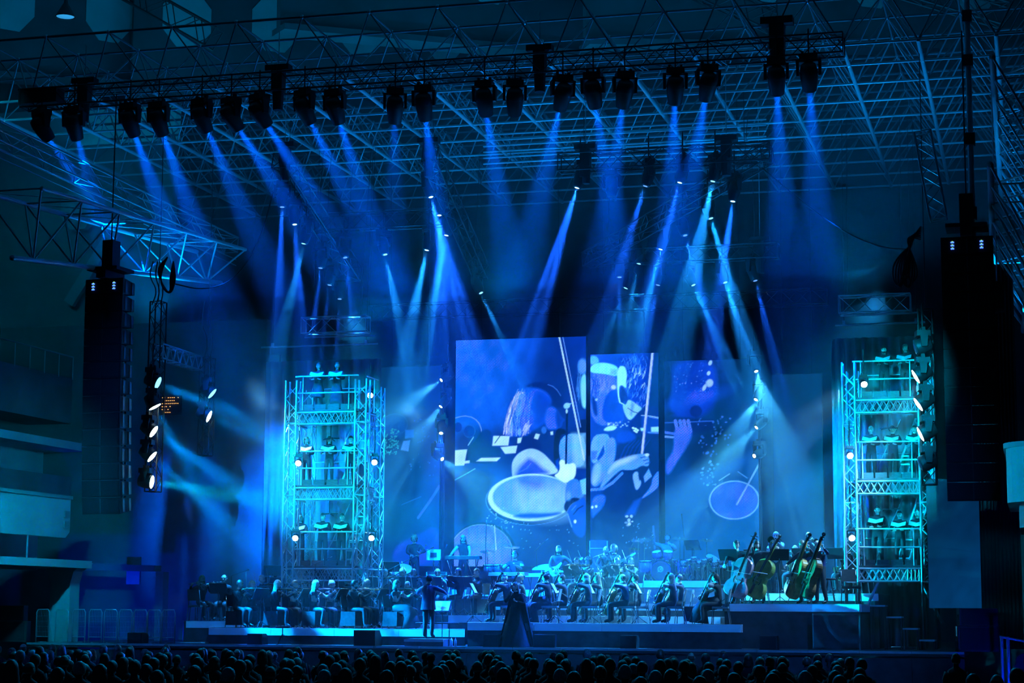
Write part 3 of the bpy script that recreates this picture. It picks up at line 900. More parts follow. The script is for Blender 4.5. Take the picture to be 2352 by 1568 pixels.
# ------------------------------------------------------------------ loudspeaker arrays
ledm = mat('array_led', (0, 0, 0.2), 0.4, emit=(0.05, 0.15, 1.0), estr=2.5)
ledg = mat('array_led_green', (0, 0.2, 0), 0.4, emit=(0.3, 0.8, 0.1), estr=1.5)
grille = mat('speaker_grille', (0.012, 0.013, 0.016), 0.7, 0.2, 0.3, 40)
def array(label, xc, Y, ztop, n, w, yawd):
    t = thing('line_array', label, 'loudspeaker', (xc, Y, ztop), RAD(yawd))
    MB().box((0, 0.3, 0.28), (w * 0.8, 0.9, 0.10)).box((0, 0.3, 0.12), (0.3, 1.0, 0.22)).build('rigging_frame', blackmetal, t)
    strut('hoist_chain', (0, 0.3, 0.3), (0, 0.3, 5.4), 0.02, blackmetal, t)
    MB().box((0, 0.3, 0.75), (0.34, 0.4, 0.75)).build('hoist_motor', blackplastic, t)
    z, y, a = 0.0, 0.0, 0.0
    me = MB()
    h = 0.46
    hw = w / 2
    me.add([(-hw, 0, -h), (hw, 0, -h), (hw, 0, 0), (-hw, 0, 0), (-hw * 0.86, 0.75, -h * 0.86), (hw * 0.86, 0.75, -h * 0.86), (hw * 0.86, 0.75, -h * 0.14), (-hw * 0.86, 0.75, -h * 0.14)],
           [(0, 1, 2, 3), (7, 6, 5, 4), (1, 5, 6, 2), (0, 3, 7, 4), (3, 2, 6, 7), (0, 4, 5, 1)])
    me.box((0, -0.012, -h / 2), (w * 0.94, 0.02, h * 0.86))
    me = me.mesh('cabinet', grille)
    sm = MB().box((0, -0.03, -h / 2), (0.02, 0.012, h * 0.9)).mesh('centre_seam', ringm)
    sk = MB().box((hw * 0.97, 0.2, -h / 2), (0.03, 0.1, 0.34)).box((hw * 0.9, 0.6, -h / 2), (0.03, 0.1, 0.34)).mesh('rigging_link', ringm)
    for k in range(n):
        M = Matrix.Translation((0, y, z)) @ Matrix.Rotation(a, 4, 'X')
        c = inst('cabinet', me, t, M)
        inst('centre_seam', sm, c)
        inst('rigging_link', sk, c)
        z -= (h + 0.012) * math.cos(a)
        y -= (h + 0.012) * math.sin(a) * -1
        a += RAD(0.25 + 1.6 * max(0, k - n * 0.55) / n * 2)
    for sx in (-0.36, 0.36):
        for k in range(3):
            MB().box((sx * w / 1.3, -0.035, -0.14 - 0.08 * k), (0.085, 0.02, 0.035)).build('status_light', ledm, t)
            MB().box((sx * w / 1.3, -0.036, -0.115 - 0.08 * k), (0.03, 0.02, 0.014)).build('status_light', ledg, t)
    return t
array('tall black curved loudspeaker array hanging at the left', -11.43, 49.5, 11.45, 14, 1.22, -6)
array('tall black curved loudspeaker array hanging at the right', 12.2, 49.5, 11.6, 14, 1.28, 0)
t = thing('cable_bundle', 'cable bundle with rungs hanging behind the left array', 'cable', at(283, 680, 50.6))
O = t.location.copy()
for dx in (-4, 4):
    strut('cable', at(285 + dx, 670, 50.6), at(283 + dx, 1160, 50.6), 0.03, blackmetal, t, O)
for k in range(44):
    y = 680 + k * 10.5
    strut('cable_tie', at(279, y, 50.55), at(290, y + 1, 50.55), 0.018, alu, t, O, 5)

t = thing('hanging_speaker', 'small black loudspeaker hanging right of the right array', 'loudspeaker', at(2292, 720, 51.95))
MB().prism([(-.17, 0), (.17, .06), (.2, .8), (-.2, .85)], -.2, .2).build('cabinet', blackplastic, t)
MB().box((0, -.21, .42), (.28, .02, .6)).build('grille', grille, t)
strut('hanging_pole', (0, 0, .8), (0, 0, RZ - t.location.z), .015, alu, t)

# ------------------------------------------------------------------ big cable swags
def cable(label, pts, r=0.02):
    P = [at(*p) for p in pts]
    # smooth the path
    for _ in range(3):
        q = [P[0]]
        for a, b in zip(P, P[1:]):
            q += [a.lerp(b, 0.25), a.lerp(b, 0.75)]
        P = q + [P[-1]]
    o = MB().path([p - P[0] for p in P], r, 5).build('hanging_cable', ropem, None, True)
    o.location = P[0]
    return tag(o, label, 'cable')
cable('long black cable sagging across the upper right', [(1750, 385, 54), (1850, 470, 53), (1950, 540, 52), (2030, 570, 51.4), (2085, 572, 51)], 0.02)
cable('long black cable sagging across the upper left', [(628, 440, 53), (600, 545, 53), (545, 640, 52.5), (470, 668, 52), (395, 650, 51.6)], 0.02)
for k in range(7):
    a = 2060 + 6 * k
    cable('looped spare cable hanging left of the right array, loop %s' % NTH[k], [(2095 - 3 * k, 560 + 4 * k, 51), (a - 8, 600, 51), (a - 10, 640 + 3 * (k % 3) * 4, 51), (a + 4, 662 - 6 * (k % 4), 50.95), (a + 14, 620, 50.9), (2100 - 4 * k, 540, 50.95), (2115, 520 + 5 * k, 51)], 0.022)
for k in range(6):
    cable('coiled spare cable on the left wing truss, loop %s' % NTH[k], [(385, 590, 51.5), (372 - 3 * k, 620, 51.5), (368 + 3 * k, 655 + 3 * k, 51.4), (392, 680 - 2 * k, 51.4), (405 - 3 * k, 640, 51.4), (398, 600, 51.5)], 0.02)
for k, (x, w_) in enumerate(((352, 10), (362, 6), (372, 4), (470, 8), (485, 5))):
    Y = 52 if k < 3 else 56
    y0, y1 = (600, 700) if k < 3 else (690, 830)
    cable('cable drop above the %s left ladder, strand %s' % ('near' if k < 3 else 'far', NTH[k if k < 3 else k - 3]), [(x, y0, Y), (x - w_, (2 * y0 + y1) / 3, Y), (x + w_, (y0 + 2 * y1) / 3, Y), (x - 3, y1, Y)], 0.02)

# ------------------------------------------------------------------ choir towers
def tower(label, px0, px1, Y, decks, side_word, ztop):
    x0, x1 = gx(px0, Y, decks[1]), gx(px1, Y, decks[1])
    W_ = x1 - x0
    D = 1.7
    t = thing('choir_tower', label, 'scaffold tower', ((x0 + x1) / 2, Y + D / 2, FZ))
    O = t.location.copy()
    leg = 0.34
    lo = FZ if side_word == 'left' else 3.1
    corners = [(x0, Y), (x1 - leg, Y), (x0, Y + D - leg), (x1 - leg, Y + D - leg)]
    for ci, (cx, cy) in enumerate(corners):
        lt = MB()
        zt = ztop if cy == Y else ztop - 0.1
        for a, b in ((0, 0), (leg, 0), (0, leg), (leg, leg)):
            strut('leg_tube', (cx + a, cy + b, lo), (cx + a, cy + b, zt), 0.03 if cy == Y else 0.022, alu, t, O)
            if lo > FZ:
                strut('leg_tube', (cx + a, cy + b, FZ), (cx + a, cy + b, lo), 0.03, blackmetal, t, O)  # lower legs coloured black for the dark under the deck
        n = int((zt - lo) / 0.36)
        for i in range(n):
            z0, z1 = lo + i * 0.36, lo + (i + 1) * 0.36
            q = [(cx, cy), (cx + leg, cy), (cx + leg, cy + leg), (cx, cy + leg)]
            for k in range(4):
                a, b = q[k], q[(k + 1) % 4]
                if i % 2:
                    a, b = b, a
                lt.tube((a[0], a[1], z0), (b[0], b[1], z1), 0.014, 5, cap=False)
                if i % 6 == 0:
                    lt.tube((a[0], a[1], z0), (b[0], b[1], z0), 0.018, 5, cap=False)
        stuff(lt.build('leg_lacing', alu, t, off=O))
    for di, z in enumerate(decks):
        MB().box(((x0 + x1) / 2, Y + D / 2, z - 0.02), (W_ - 0.5, D - 0.2, 0.06)).build('deck', deckm, t, off=O)
        for k in range(4):
            slab('toe_board', (x0 + 0.45 + (W_ - 0.9) * (k + 0.5) / 4, Y + 0.12, z + 0.09), ((W_ - 0.9) / 4 - 0.06, 0.03, 0.15), deckm, t, O)
        h = 0.34
        for yy in (Y + 0.02,):
            for dz in (-0.08, -0.08 - h):
                for dy in (0, leg):
                    strut('beam_tube', (x0 + leg, yy + dy, z + dz), (x1 - leg, yy + dy, z + dz), 0.028, alu, t, O)
            lb = MB()
            n = 9
            for i in range(n):
                xa, xb = x0 + leg + (W_ - 2 * leg) * i / n, x0 + leg + (W_ - 2 * leg) * (i + 1) / n
                for dy in (0, leg):
                    za, zb = (z - 0.08, z - 0.08 - h) if i % 2 else (z - 0.08 - h, z - 0.08)
                    lb.tube((xa, yy + dy, za), (xb, yy + dy, zb), 0.015, 5, cap=False)
                    lb.tube((xa, yy + dy, zb), (xb, yy + dy, za), 0.013, 5, cap=False)
                lb.tube((xa, yy, z - 0.08 - h), (xb, yy + leg, z - 0.08 - h), 0.013, 5, cap=False)
            for dx in (0.0, 0.1, 0.2, 0.3):
                lb.tube((x0 + W_ * 0.7 + dx, yy, z - 0.08), (x0 + W_ * 0.7 + dx, yy, z - 0.08 - h), 0.018, 5)
            stuff(lb.build('beam_lacing', alu, t, off=O))
        for xx in (x0 + leg / 2, x1 - leg / 2):
            for dz in (-0.08, -0.08 - h):
                strut('beam_tube', (xx, Y + leg, z + dz), (xx, Y + D - leg, z + dz), 0.026, alu, t, O)
            lb = MB()
            for i in range(5):
                ya, yb = Y + leg + (D - 2 * leg) * i / 5, Y + leg + (D - 2 * leg) * (i + 1) / 5
                lb.tube((xx, ya, z - 0.08), (xx, yb, z - 0.08 - h), 0.014, 5, cap=False)
                lb.tube((xx, ya, z - 0.08 - h), (xx, yb, z - 0.08), 0.014, 5, cap=False)
            stuff(lb.build('beam_lacing', alu, t, off=O))
        # railings
        zr = z + 1.0
        for zz in (zr, zr - 0.5):
            strut('guard_rail', (x0 + leg - 0.05, Y + 0.03, zz), (x1 - leg + 0.08, Y + 0.03, zz), 0.026, alu, t, O)
        strut('guard_rail', (x0 + leg, Y + D - 0.05, zr - 0.2), (x1 - leg, Y + D - 0.05, zr - 0.2), 0.016, alu, t, O)
        for fx in (0.1, 0.88):
            strut('rail_post', (x0 + leg + (W_ - 2 * leg) * fx, Y + 0.05, z), (x0 + leg + (W_ - 2 * leg) * fx, Y + 0.05, zr), 0.02, alu, t, O)
        strut('guard_rail', (x1 - 0.1, Y + leg, zr), (x1 - 0.1, Y + D - leg, zr), 0.02, alu, t, O)
        strut('rail_post', (x1 - 0.1, Y + D * 0.6, z), (x1 - 0.1, Y + D * 0.6, zr), 0.02, alu, t, O)
        if di < len(decks) - 1:
            # stair ladder leaning up to the deck above, and a hanging microphone cluster
            zz = decks[di]
    for di in range(1, len(decks)):
        zl, zh = decks[di], decks[di - 1] - 0.5
        for dx in (0, 0.32):
            strut('ladder_stile', (x0 + W_ * 0.55 + dx, Y + D - 0.6, zl + 0.1), (x0 + W_ * 0.80 + dx, Y + D - 0.5, zh), 0.035, alu, t, O)
        for k in range(7):
            s = (k + 0.5) / 7
            a = V((x0 + W_ * 0.55, Y + D - 0.6, zl + 0.1)).lerp(V((x0 + W_ * 0.80, Y + D - 0.5, zh)), s)
            slab('ladder_tread', (a.x + 0.16, a.y, a.z), (0.3, 0.12, 0.03), alu, t, O)
        strut('wind_brace', (x0 + W_ * 0.30, Y + D - 0.3, zl + 0.2), (x0 + W_ * 0.62, Y + D - 0.3, zh), 0.016, alu, t, O)
        cx = x0 + W_ * 0.5
        m = MB().tube((cx, Y + 0.5, zh + 0.1), (cx, Y + 0.5, zh - 0.32), 0.015, 5)
        for an in range(5):
            aa = an * 2 * math.pi / 5 + 0.2
            m.tube((cx, Y + 0.5, zh - 0.32), (cx + 0.26 * math.cos(aa), Y + 0.5 + 0.26 * math.sin(aa), zh - 0.32 - 0.06 * (an % 2)), 0.017, 5)
        m.build('microphone_cluster', blackmetal, t, off=O)
    return t, x0, x1
DK = (8.16, 5.92, 3.54)
twL = tower('silver scaffold tower with three choir decks at the left', 652, 838, 54.5, DK, 'left', 9.05)
twR = tower('silver scaffold tower with three choir decks at the right', 1938, 2142, 54.5, DK, 'right', 9.15)
for k, dx in enumerate((0.9, 2.0)):      # props under the right tower's lowest deck
    t = thing('tower_prop', 'slanted silver prop under the right tower, %s one' % ('left' if k == 0 else 'right'), 'prop', (twR[1] + dx, 54.6, 1.7))
    s = -1 if k == 0 else 1
    strut('tube', (0, 0, 1.45), (s * 0.55, 0, 0.3), 0.04, alu, t)
    slab('coupler', (0, 0, 1.45), (0.12, 0.12, 0.1), alu, t)
# small round lamps clamped to the tower rails
TL = [(850, 908, 55.6, 'beside the top deck of the left tower'), (685, 1064, 54.3, 'on the left tower rail, middle deck'), (860, 1062, 55.4, 'at the right side of the left tower, middle deck'),
      (678, 1236, 54.3, 'on the left tower rail, lowest deck'), (853, 1236, 55.4, 'at the right side of the left tower, lowest deck'),
      (1985, 883, 54.3, 'on the right tower rail, top deck'), (1953, 1047, 54.2, 'on the right tower leg, middle deck'), (1957, 1236, 54.2, 'on the right tower leg, lowest deck')]
for x, y, Y, w_ in TL:
    L = at(x, y, Y)
    mover('small glowing round lamp ' + w_, L, L + V((0.4, -1.5, -0.75)), (0.1, 0.75, 1.0), 500, 50, 'white', 0.52, 'tower rail lamps', kind='pc', blend=0.8)
# added unseen light that brightens each tower front and the choir
for xx, sgn in (((twL[1] + twL[2]) / 2, 1), ((twR[1] + twR[2]) / 2, -1)):
    lamp('SPOT', 'tower_fill', (xx - 2.0, 28.0, 13.0), (0.0, 0.60, 1.0), 60000, (xx, 55, 6.9), 0.12, 13, 0.5)
    lamp('SPOT', 'tower_fill', (xx + 5.0 * sgn, 30.0, 9.0), (0.0, 0.55, 1.0), 30000, (xx, 55, 6.4), 0.12, 11, 0.6)
# ------------------------------------------------------------------ LED screens with the live picture
def lin(c):
    c = np.asarray(c, dtype=float) / 255.0
    return np.where(c <= 0.04045, c / 12.92, ((c + 0.055) / 1.055) ** 2.4)
class Paint:
    def __init__(s, xs, ys):
        s.X, s.Y = np.meshgrid(xs, ys)
        s.C = np.zeros(s.X.shape + (3,))
        s.rng = np.random.RandomState(3)
    def put(s, a, col):
        a = np.clip(a, 0, 1)[..., None]
        s.C = s.C * (1 - a) + lin(col) * a
    def grad(s, c00, c10, c01, c11):
        u = (s.X - s.X.min()) / np.ptp(s.X)
        v = (s.Y - s.Y.min()) / np.ptp(s.Y)
        u, v = u[..., None], v[..., None]
        s.C = (lin(c00) * (1 - u) + lin(c10) * u) * (1 - v) + (lin(c01) * (1 - u) + lin(c11) * u) * v
    def ell(s, cx, cy, rx, ry, col, a=1.0, soft=0.08, rot=0.0, ring=None):
        dx, dy = s.X - cx, s.Y - cy
        c, q = math.cos(RAD(rot)), math.sin(RAD(rot))
        d = np.sqrt(((dx * c + dy * q) / rx) ** 2 + ((-dx * q + dy * c) / ry) ** 2)
        m = (1 - d) / soft + 0.5 if ring is None else 1 - np.abs(d - 1) / ring
        s.put(np.clip(m, 0, 1) * a, col)
    def poly(s, pts, col, a=1.0, soft=2.0):
        soft *= 1.5
        if len(pts) > 4:
            for _ in range(2):
                pts = [q for a_, b_ in zip(pts, list(pts[1:]) + [pts[0]]) for q in ((a_[0] * .75 + b_[0] * .25, a_[1] * .75 + b_[1] * .25), (a_[0] * .25 + b_[0] * .75, a_[1] * .25 + b_[1] * .75))]
        ins = np.zeros(s.X.shape, bool)
        dist = np.full(s.X.shape, 1e9)
        n = len(pts)
        for i in range(n):
            (x0, y0), (x1, y1) = pts[i], pts[(i + 1) % n]
            c = ((y0 > s.Y) != (y1 > s.Y)) & (s.X < (x1 - x0) * (s.Y - y0) / ((y1 - y0) or 1e-9) + x0)
            ins ^= c
            t = np.clip(((s.X - x0) * (x1 - x0) + (s.Y - y0) * (y1 - y0)) / ((x1 - x0) ** 2 + (y1 - y0) ** 2 + 1e-9), 0, 1)
            dist = np.minimum(dist, np.hypot(s.X - x0 - t * (x1 - x0), s.Y - y0 - t * (y1 - y0)))
        sd = np.where(ins, dist, -dist)
        s.put(np.clip(sd / soft + 0.5, 0, 1) * a, col)
    def line(s, pts, w, col, a=1.0):
        for (x0, y0), (x1, y1) in zip(pts, pts[1:]):
            t = np.clip(((s.X - x0) * (x1 - x0) + (s.Y - y0) * (y1 - y0)) / ((x1 - x0) ** 2 + (y1 - y0) ** 2 + 1e-9), 0, 1)
            d = np.hypot(s.X - x0 - t * (x1 - x0), s.Y - y0 - t * (y1 - y0))
            s.put(np.clip((w / 2 - d) / 1.2 + 0.5, 0, 1) * a, col)
    def dots(s, n, x0, y0, x1, y1, col, r=1.6):
        for _ in range(n):
            cx, cy = s.rng.uniform(x0, x1), s.rng.uniform(y0, y1)
            s.ell(cx, cy, r * s.rng.uniform(0.6, 1.6), r * s.rng.uniform(0.6, 1.4), col, s.rng.uniform(0.4, 1), 0.5)
    def strands(s, n, p, q, spread, col, w=1.6, bend=8, a=0.5):
        for _ in range(n):
            o = s.rng.uniform(-spread, spread)
            e = s.rng.uniform(-spread, spread) * 1.1
            k0, k1 = sorted(s.rng.uniform(0, 1, 2))
            A = (p[0] + o, p[1] + s.rng.uniform(-6, 6))
            B = (q[0] + e, q[1] + s.rng.uniform(-6, 6))
            P = [(A[0] + (B[0] - A[0]) * t + bend * math.sin(math.pi * t), A[1] + (B[1] - A[1]) * t) for t in np.linspace(k0, k1, 4)]
            s.line(P, w, col, a * s.rng.uniform(0.3, 1))

def paint_mid(P):
    A = lambda *q: [(1040 + x / 4.2, 860 + y / 4.2) for x, y in q]
    B = lambda *q: [(1040 + x / 4.2, 1030 + y / 4.2) for x, y in q]
    a1 = lambda x, y: (1040 + x / 4.2, 860 + y / 4.2)
    P.grad((18, 112, 230), (3, 56, 180), (2, 40, 100), (2, 42, 110))
    P.ell(1090, 870, 90, 120, (10, 96, 220), 0.6, 1.4)
    P.ell(1275, 870, 70, 120, (1, 36, 120), 0.75, 1.3)
    P.poly(B((0, 150), (330, 200), (420, 330), (330, 520), (300, 720), (0, 760)), (1, 34, 84), 0.85, 14)
    P.poly(A((20, 520), (400, 500), (700, 600), (1000, 520), (1283, 560), (1283, 900), (0, 900)), (1, 34, 105), 0.85, 16)
    # people and hoop at the left
    P.line(A((20, 415), (70, 400), (120, 395), (180, 408), (225, 435), (258, 475), (275, 520), (280, 560)), 1.7, (90, 150, 235))
    for x, y, rx, ry in ((48, 505, 42, 52), (160, 545, 56, 60)):
        P.ell(*a1(x, y), rx / 4.2, ry / 4.2, (2, 50, 150), 0.95, 0.25)
        P.ell(*a1(x, y), rx / 4.2, ry / 4.2, (40, 110, 210), 0.6, ring=0.08)
    P.poly(A((110, 860), (150, 700), (230, 620), (275, 545), (335, 522), (385, 570), (392, 690), (480, 720), (450, 860)), (0, 24, 78), 1, 3)
    P.line(A((150, 680), (200, 605)), 2.2, (110, 190, 250), 0.8)
    # woman with long fair hair
    P.poly(A((690, 620), (830, 590), (980, 530), (1020, 560), (1030, 860), (580, 860), (640, 700)), (1, 40, 130), 0.95, 6)
    P.poly(A((690, 120), (770, 88), (860, 76), (950, 108), (1020, 165), (1065, 240), (1062, 330), (1010, 335), (960, 300), (930, 200), (820, 150)), (1, 36, 122), 1, 4)
    P.line(A((920, 108), (970, 128), (1010, 165), (1045, 220)), 1.5, (60, 130, 240), 0.8)
    P.poly(A((612, 190), (660, 150), (760, 128), (860, 150), (930, 200), (962, 285), (910, 330), (905, 470), (830, 520), (770, 560), (700, 610), (480, 590), (520, 470), (560, 380), (588, 270)), (6, 84, 216), 1, 4)
    P.poly(A((800, 170), (930, 220), (955, 290), (905, 340), (890, 480), (800, 520), (790, 350)), (3, 62, 190), 0.85, 10)
    P.strands(70, a1(650, 175), a1(530, 590), 11, (178, 206, 255), 2.4, -5, 0.8)
    P.strands(60, a1(690, 150), a1(590, 600), 14, (60, 150, 255), 2.2, -5, 0.75)
    P.strands(40, a1(750, 145), a1(700, 600), 14, (36, 116, 250), 2.2, -5, 0.6)
    P.strands(26, a1(735, 470), a1(700, 600), 8, (150, 190, 255), 2.0, -2, 0.7)
    P.strands(40, a1(620, 220), a1(560, 560), 16, (2, 56, 170), 1.6, -4, 0.6)
    P.poly(A((905, 335), (955, 318), (1005, 345), (1032, 395), (1045, 432), (1086, 452), (1056, 470), (1052, 520), (985, 545), (915, 545), (888, 470)), (18, 98, 236), 1, 4)
    P.poly(A((1000, 350), (1032, 395), (1046, 435), (1086, 452), (1056, 470), (1052, 520), (1000, 540)), (3, 50, 150), 0.85, 5)
    # music sheets
    for q in (A((395, 595), (552, 600), (540, 690), (385, 690)), A((465, 705), (627, 693), (612, 765), (510, 770)), B((228, 125), (275, 92), (465, 92), (430, 127)), B((15, 14), (140, 8), (112, 162), (15, 166)),
              A((630, 620), (672, 615), (660, 665), (628, 672)), A((805, 580), (845, 588), (826, 638), (788, 625)), A((945, 565), (970, 562), (972, 595), (948, 595)), B((105, 122), (165, 114), (165, 140), (108, 146))):
        P.poly(q, (150, 214, 255), 0.97, 1.4)
    P.line(A((410, 665), (465, 590)), 2, (1, 24, 80))
    P.ell(*a1(648, 560), 5, 8, (80, 160, 250), 0.9, 0.5)
    P.ell(*a1(884, 548), 6, 8, (40, 110, 220), 0.9, 0.5)
    P.poly(A((980, 535), (1092, 538), (1096, 592), (1026, 596), (1036, 900), (975, 900)), (0, 12, 50), 1, 2)
    P.poly(A((1025, 595), (1283, 583), (1283, 905), (1150, 912), (1036, 885)), (54, 150, 255), 1, 1.5)
    P.poly(A((1150, 590), (1283, 583), (1283, 905), (1170, 905)), (110, 198, 255), 0.7, 8)
    # profile at the right edge
    P.poly(A((1290, -60), (1225, -30), (1180, 60), (1170, 160), (1200, 280), (1230, 360), (1290, 380)), (2, 44, 130), 0.9, 4)
    P.poly(A((1290, 0), (1243, 30), (1228, 120), (1238, 250), (1252, 335), (1290, 355)), (96, 206, 255), 1, 3)
    P.ell(1338, 846, 11, 18, (60, 150, 250), 0.85, 0.4)
    P.strands(24, (1334, 850), (1330, 930), 5, (60, 140, 240), 1.2, -4, 0.7)
    P.poly(A((1230, 455), (1290, 450), (1290, 580), (1225, 580)), (1, 26, 80), 0.95, 2)
    # rounded drum shell, drum head, hand and sleeve
    P.poly(B((574, 210), (578, 130), (630, 58), (710, 14), (785, 8), (870, 48), (940, 120), (1000, 190), (1025, 240), (960, 262), (800, 270), (680, 285), (600, 330), (582, 280)), (128, 196, 255), 1, 2)
    P.poly(B((600, 285), (640, 195), (700, 128), (740, 96), (800, 130), (880, 205), (950, 250), (800, 268), (680, 280)), (4, 78, 214), 0.95, 8)
    P.line(B((640, 240), (720, 200), (760, 150)), 2, (60, 140, 250), 0.5)
    P.ell(1220, 1149, 103, 58, (0, 22, 80), 1, 0.05)
    P.ell(1220, 1149, 102, 57.5, (70, 150, 240), 0.8, ring=0.018)
    P.ell(1221, 1144, 98.5, 54, (150, 226, 255), 1, 0.03)
    P.ell(1226, 1142, 93, 48, (58, 146, 250), 1, 0.06)
    P.ell(1262, 1152, 66, 40, (112, 196, 255), 0.75, 1.0)
    P.poly(B((640, 310), (760, 290), (900, 320), (860, 420), (780, 400), (700, 370)), (10, 86, 228), 0.55, 14)
    P.poly(B((600, 330), (640, 310), (720, 560), (700, 640), (640, 520)), (120, 190, 255), 0.45, 10)
    P.poly(B((560, 660), (680, 628), (900, 632), (1080, 618), (1000, 662), (700, 686)), (0, 72, 190), 0.95, 4)
    P.poly(B((1025, 110), (1030, 200), (1000, 200), (995, 130)), (4, 70, 190), 0.9, 3)
    P.poly(B((978, 272), (1020, 250), (1042, 200), (1028, 130), (1072, 118), (1112, 172), (1164, 148), (1194, 185), (1182, 300), (1100, 352), (1032, 312)), (176, 244, 255), 1, 2)
    P.poly(B((1098, 335), (1180, 298), (1222, 328), (1262, 430), (1262, 485), (1160, 485), (1090, 545), (1084, 480)), (38, 128, 232), 1, 2)
    P.poly(B((1225, 322), (1290, 300), (1290, 455), (1252, 452)), (76, 186, 255), 1, 2)
    P.poly(B((1100, 622), (1140, 545), (1222, 500), (1290, 468), (1290, 860), (1190, 860), (1130, 720)), (10, 84, 206), 1, 3)
    P.poly(B((1074, 562), (1100, 508), (1182, 478), (1242, 500), (1140, 545), (1104, 622), (1082, 606)), (0, 22, 76), 1, 2)
    P.line(B((1165, 645), (1210, 590), (1255, 565)), 3, (1, 40, 130), 0.9)
    P.line(B((1150, 605), (1190, 560)), 2, (60, 140, 235), 0.7)
    P.line(B((1112, 640), (1150, 760)), 2.5, (80, 160, 245), 0.7)
    P.ell(*B((1182, 712))[0], 3, 4, (150, 220, 255), 1, 0.5)
    P.ell(*B((1120, 470))[0], 6, 10, (70, 160, 250), 0.7, 0.8)
    # bow, microphone, stick
    P.line([(1284, 772), (1342, 1060)], 3.6, (150, 206, 255))
    P.line([(1292, 771), (1334, 985)], 1.7, (80, 150, 255))
    P.line(A((1106, 390), (1094, 870)), 4.6, (0, 22, 74))
    P.ell(*a1(1101, 370), 2.4, 5, (140, 210, 255), 1, 0.5)
    P.ell(*a1(1102, 318), 7.5, 6.5, (110, 196, 250), 1, 0.4, -30)
    P.line(A((1115, 300), (1140, 300)), 2.2, (110, 196, 250))
    P.line(B((10, 310), (150, 235), (220, 195)), 1.6, (90, 190, 245), 0.9)
    # lower drum
    P.ell(1110, 1276, 79, 76, (0, 20, 70), 1, 0.03)
    P.ell(1107, 1278, 75, 73, (20, 104, 240), 1, 0.03)
    P.ell(1100, 1284, 64, 60, (46, 132, 252), 0.8, 0.5)
    P.ell(1107, 1278, 75, 73, (110, 190, 255), 0.6, ring=0.02)
    P.line([(1138, 1208), (1142, 1262)], 2.6, (130, 196, 255), 0.8)
    P.dots(30, 1110, 1165, 1190, 1215, (110, 190, 250), 1.1)
    P.dots(26, 1150, 1200, 1330, 1260, (90, 170, 250), 1.2)
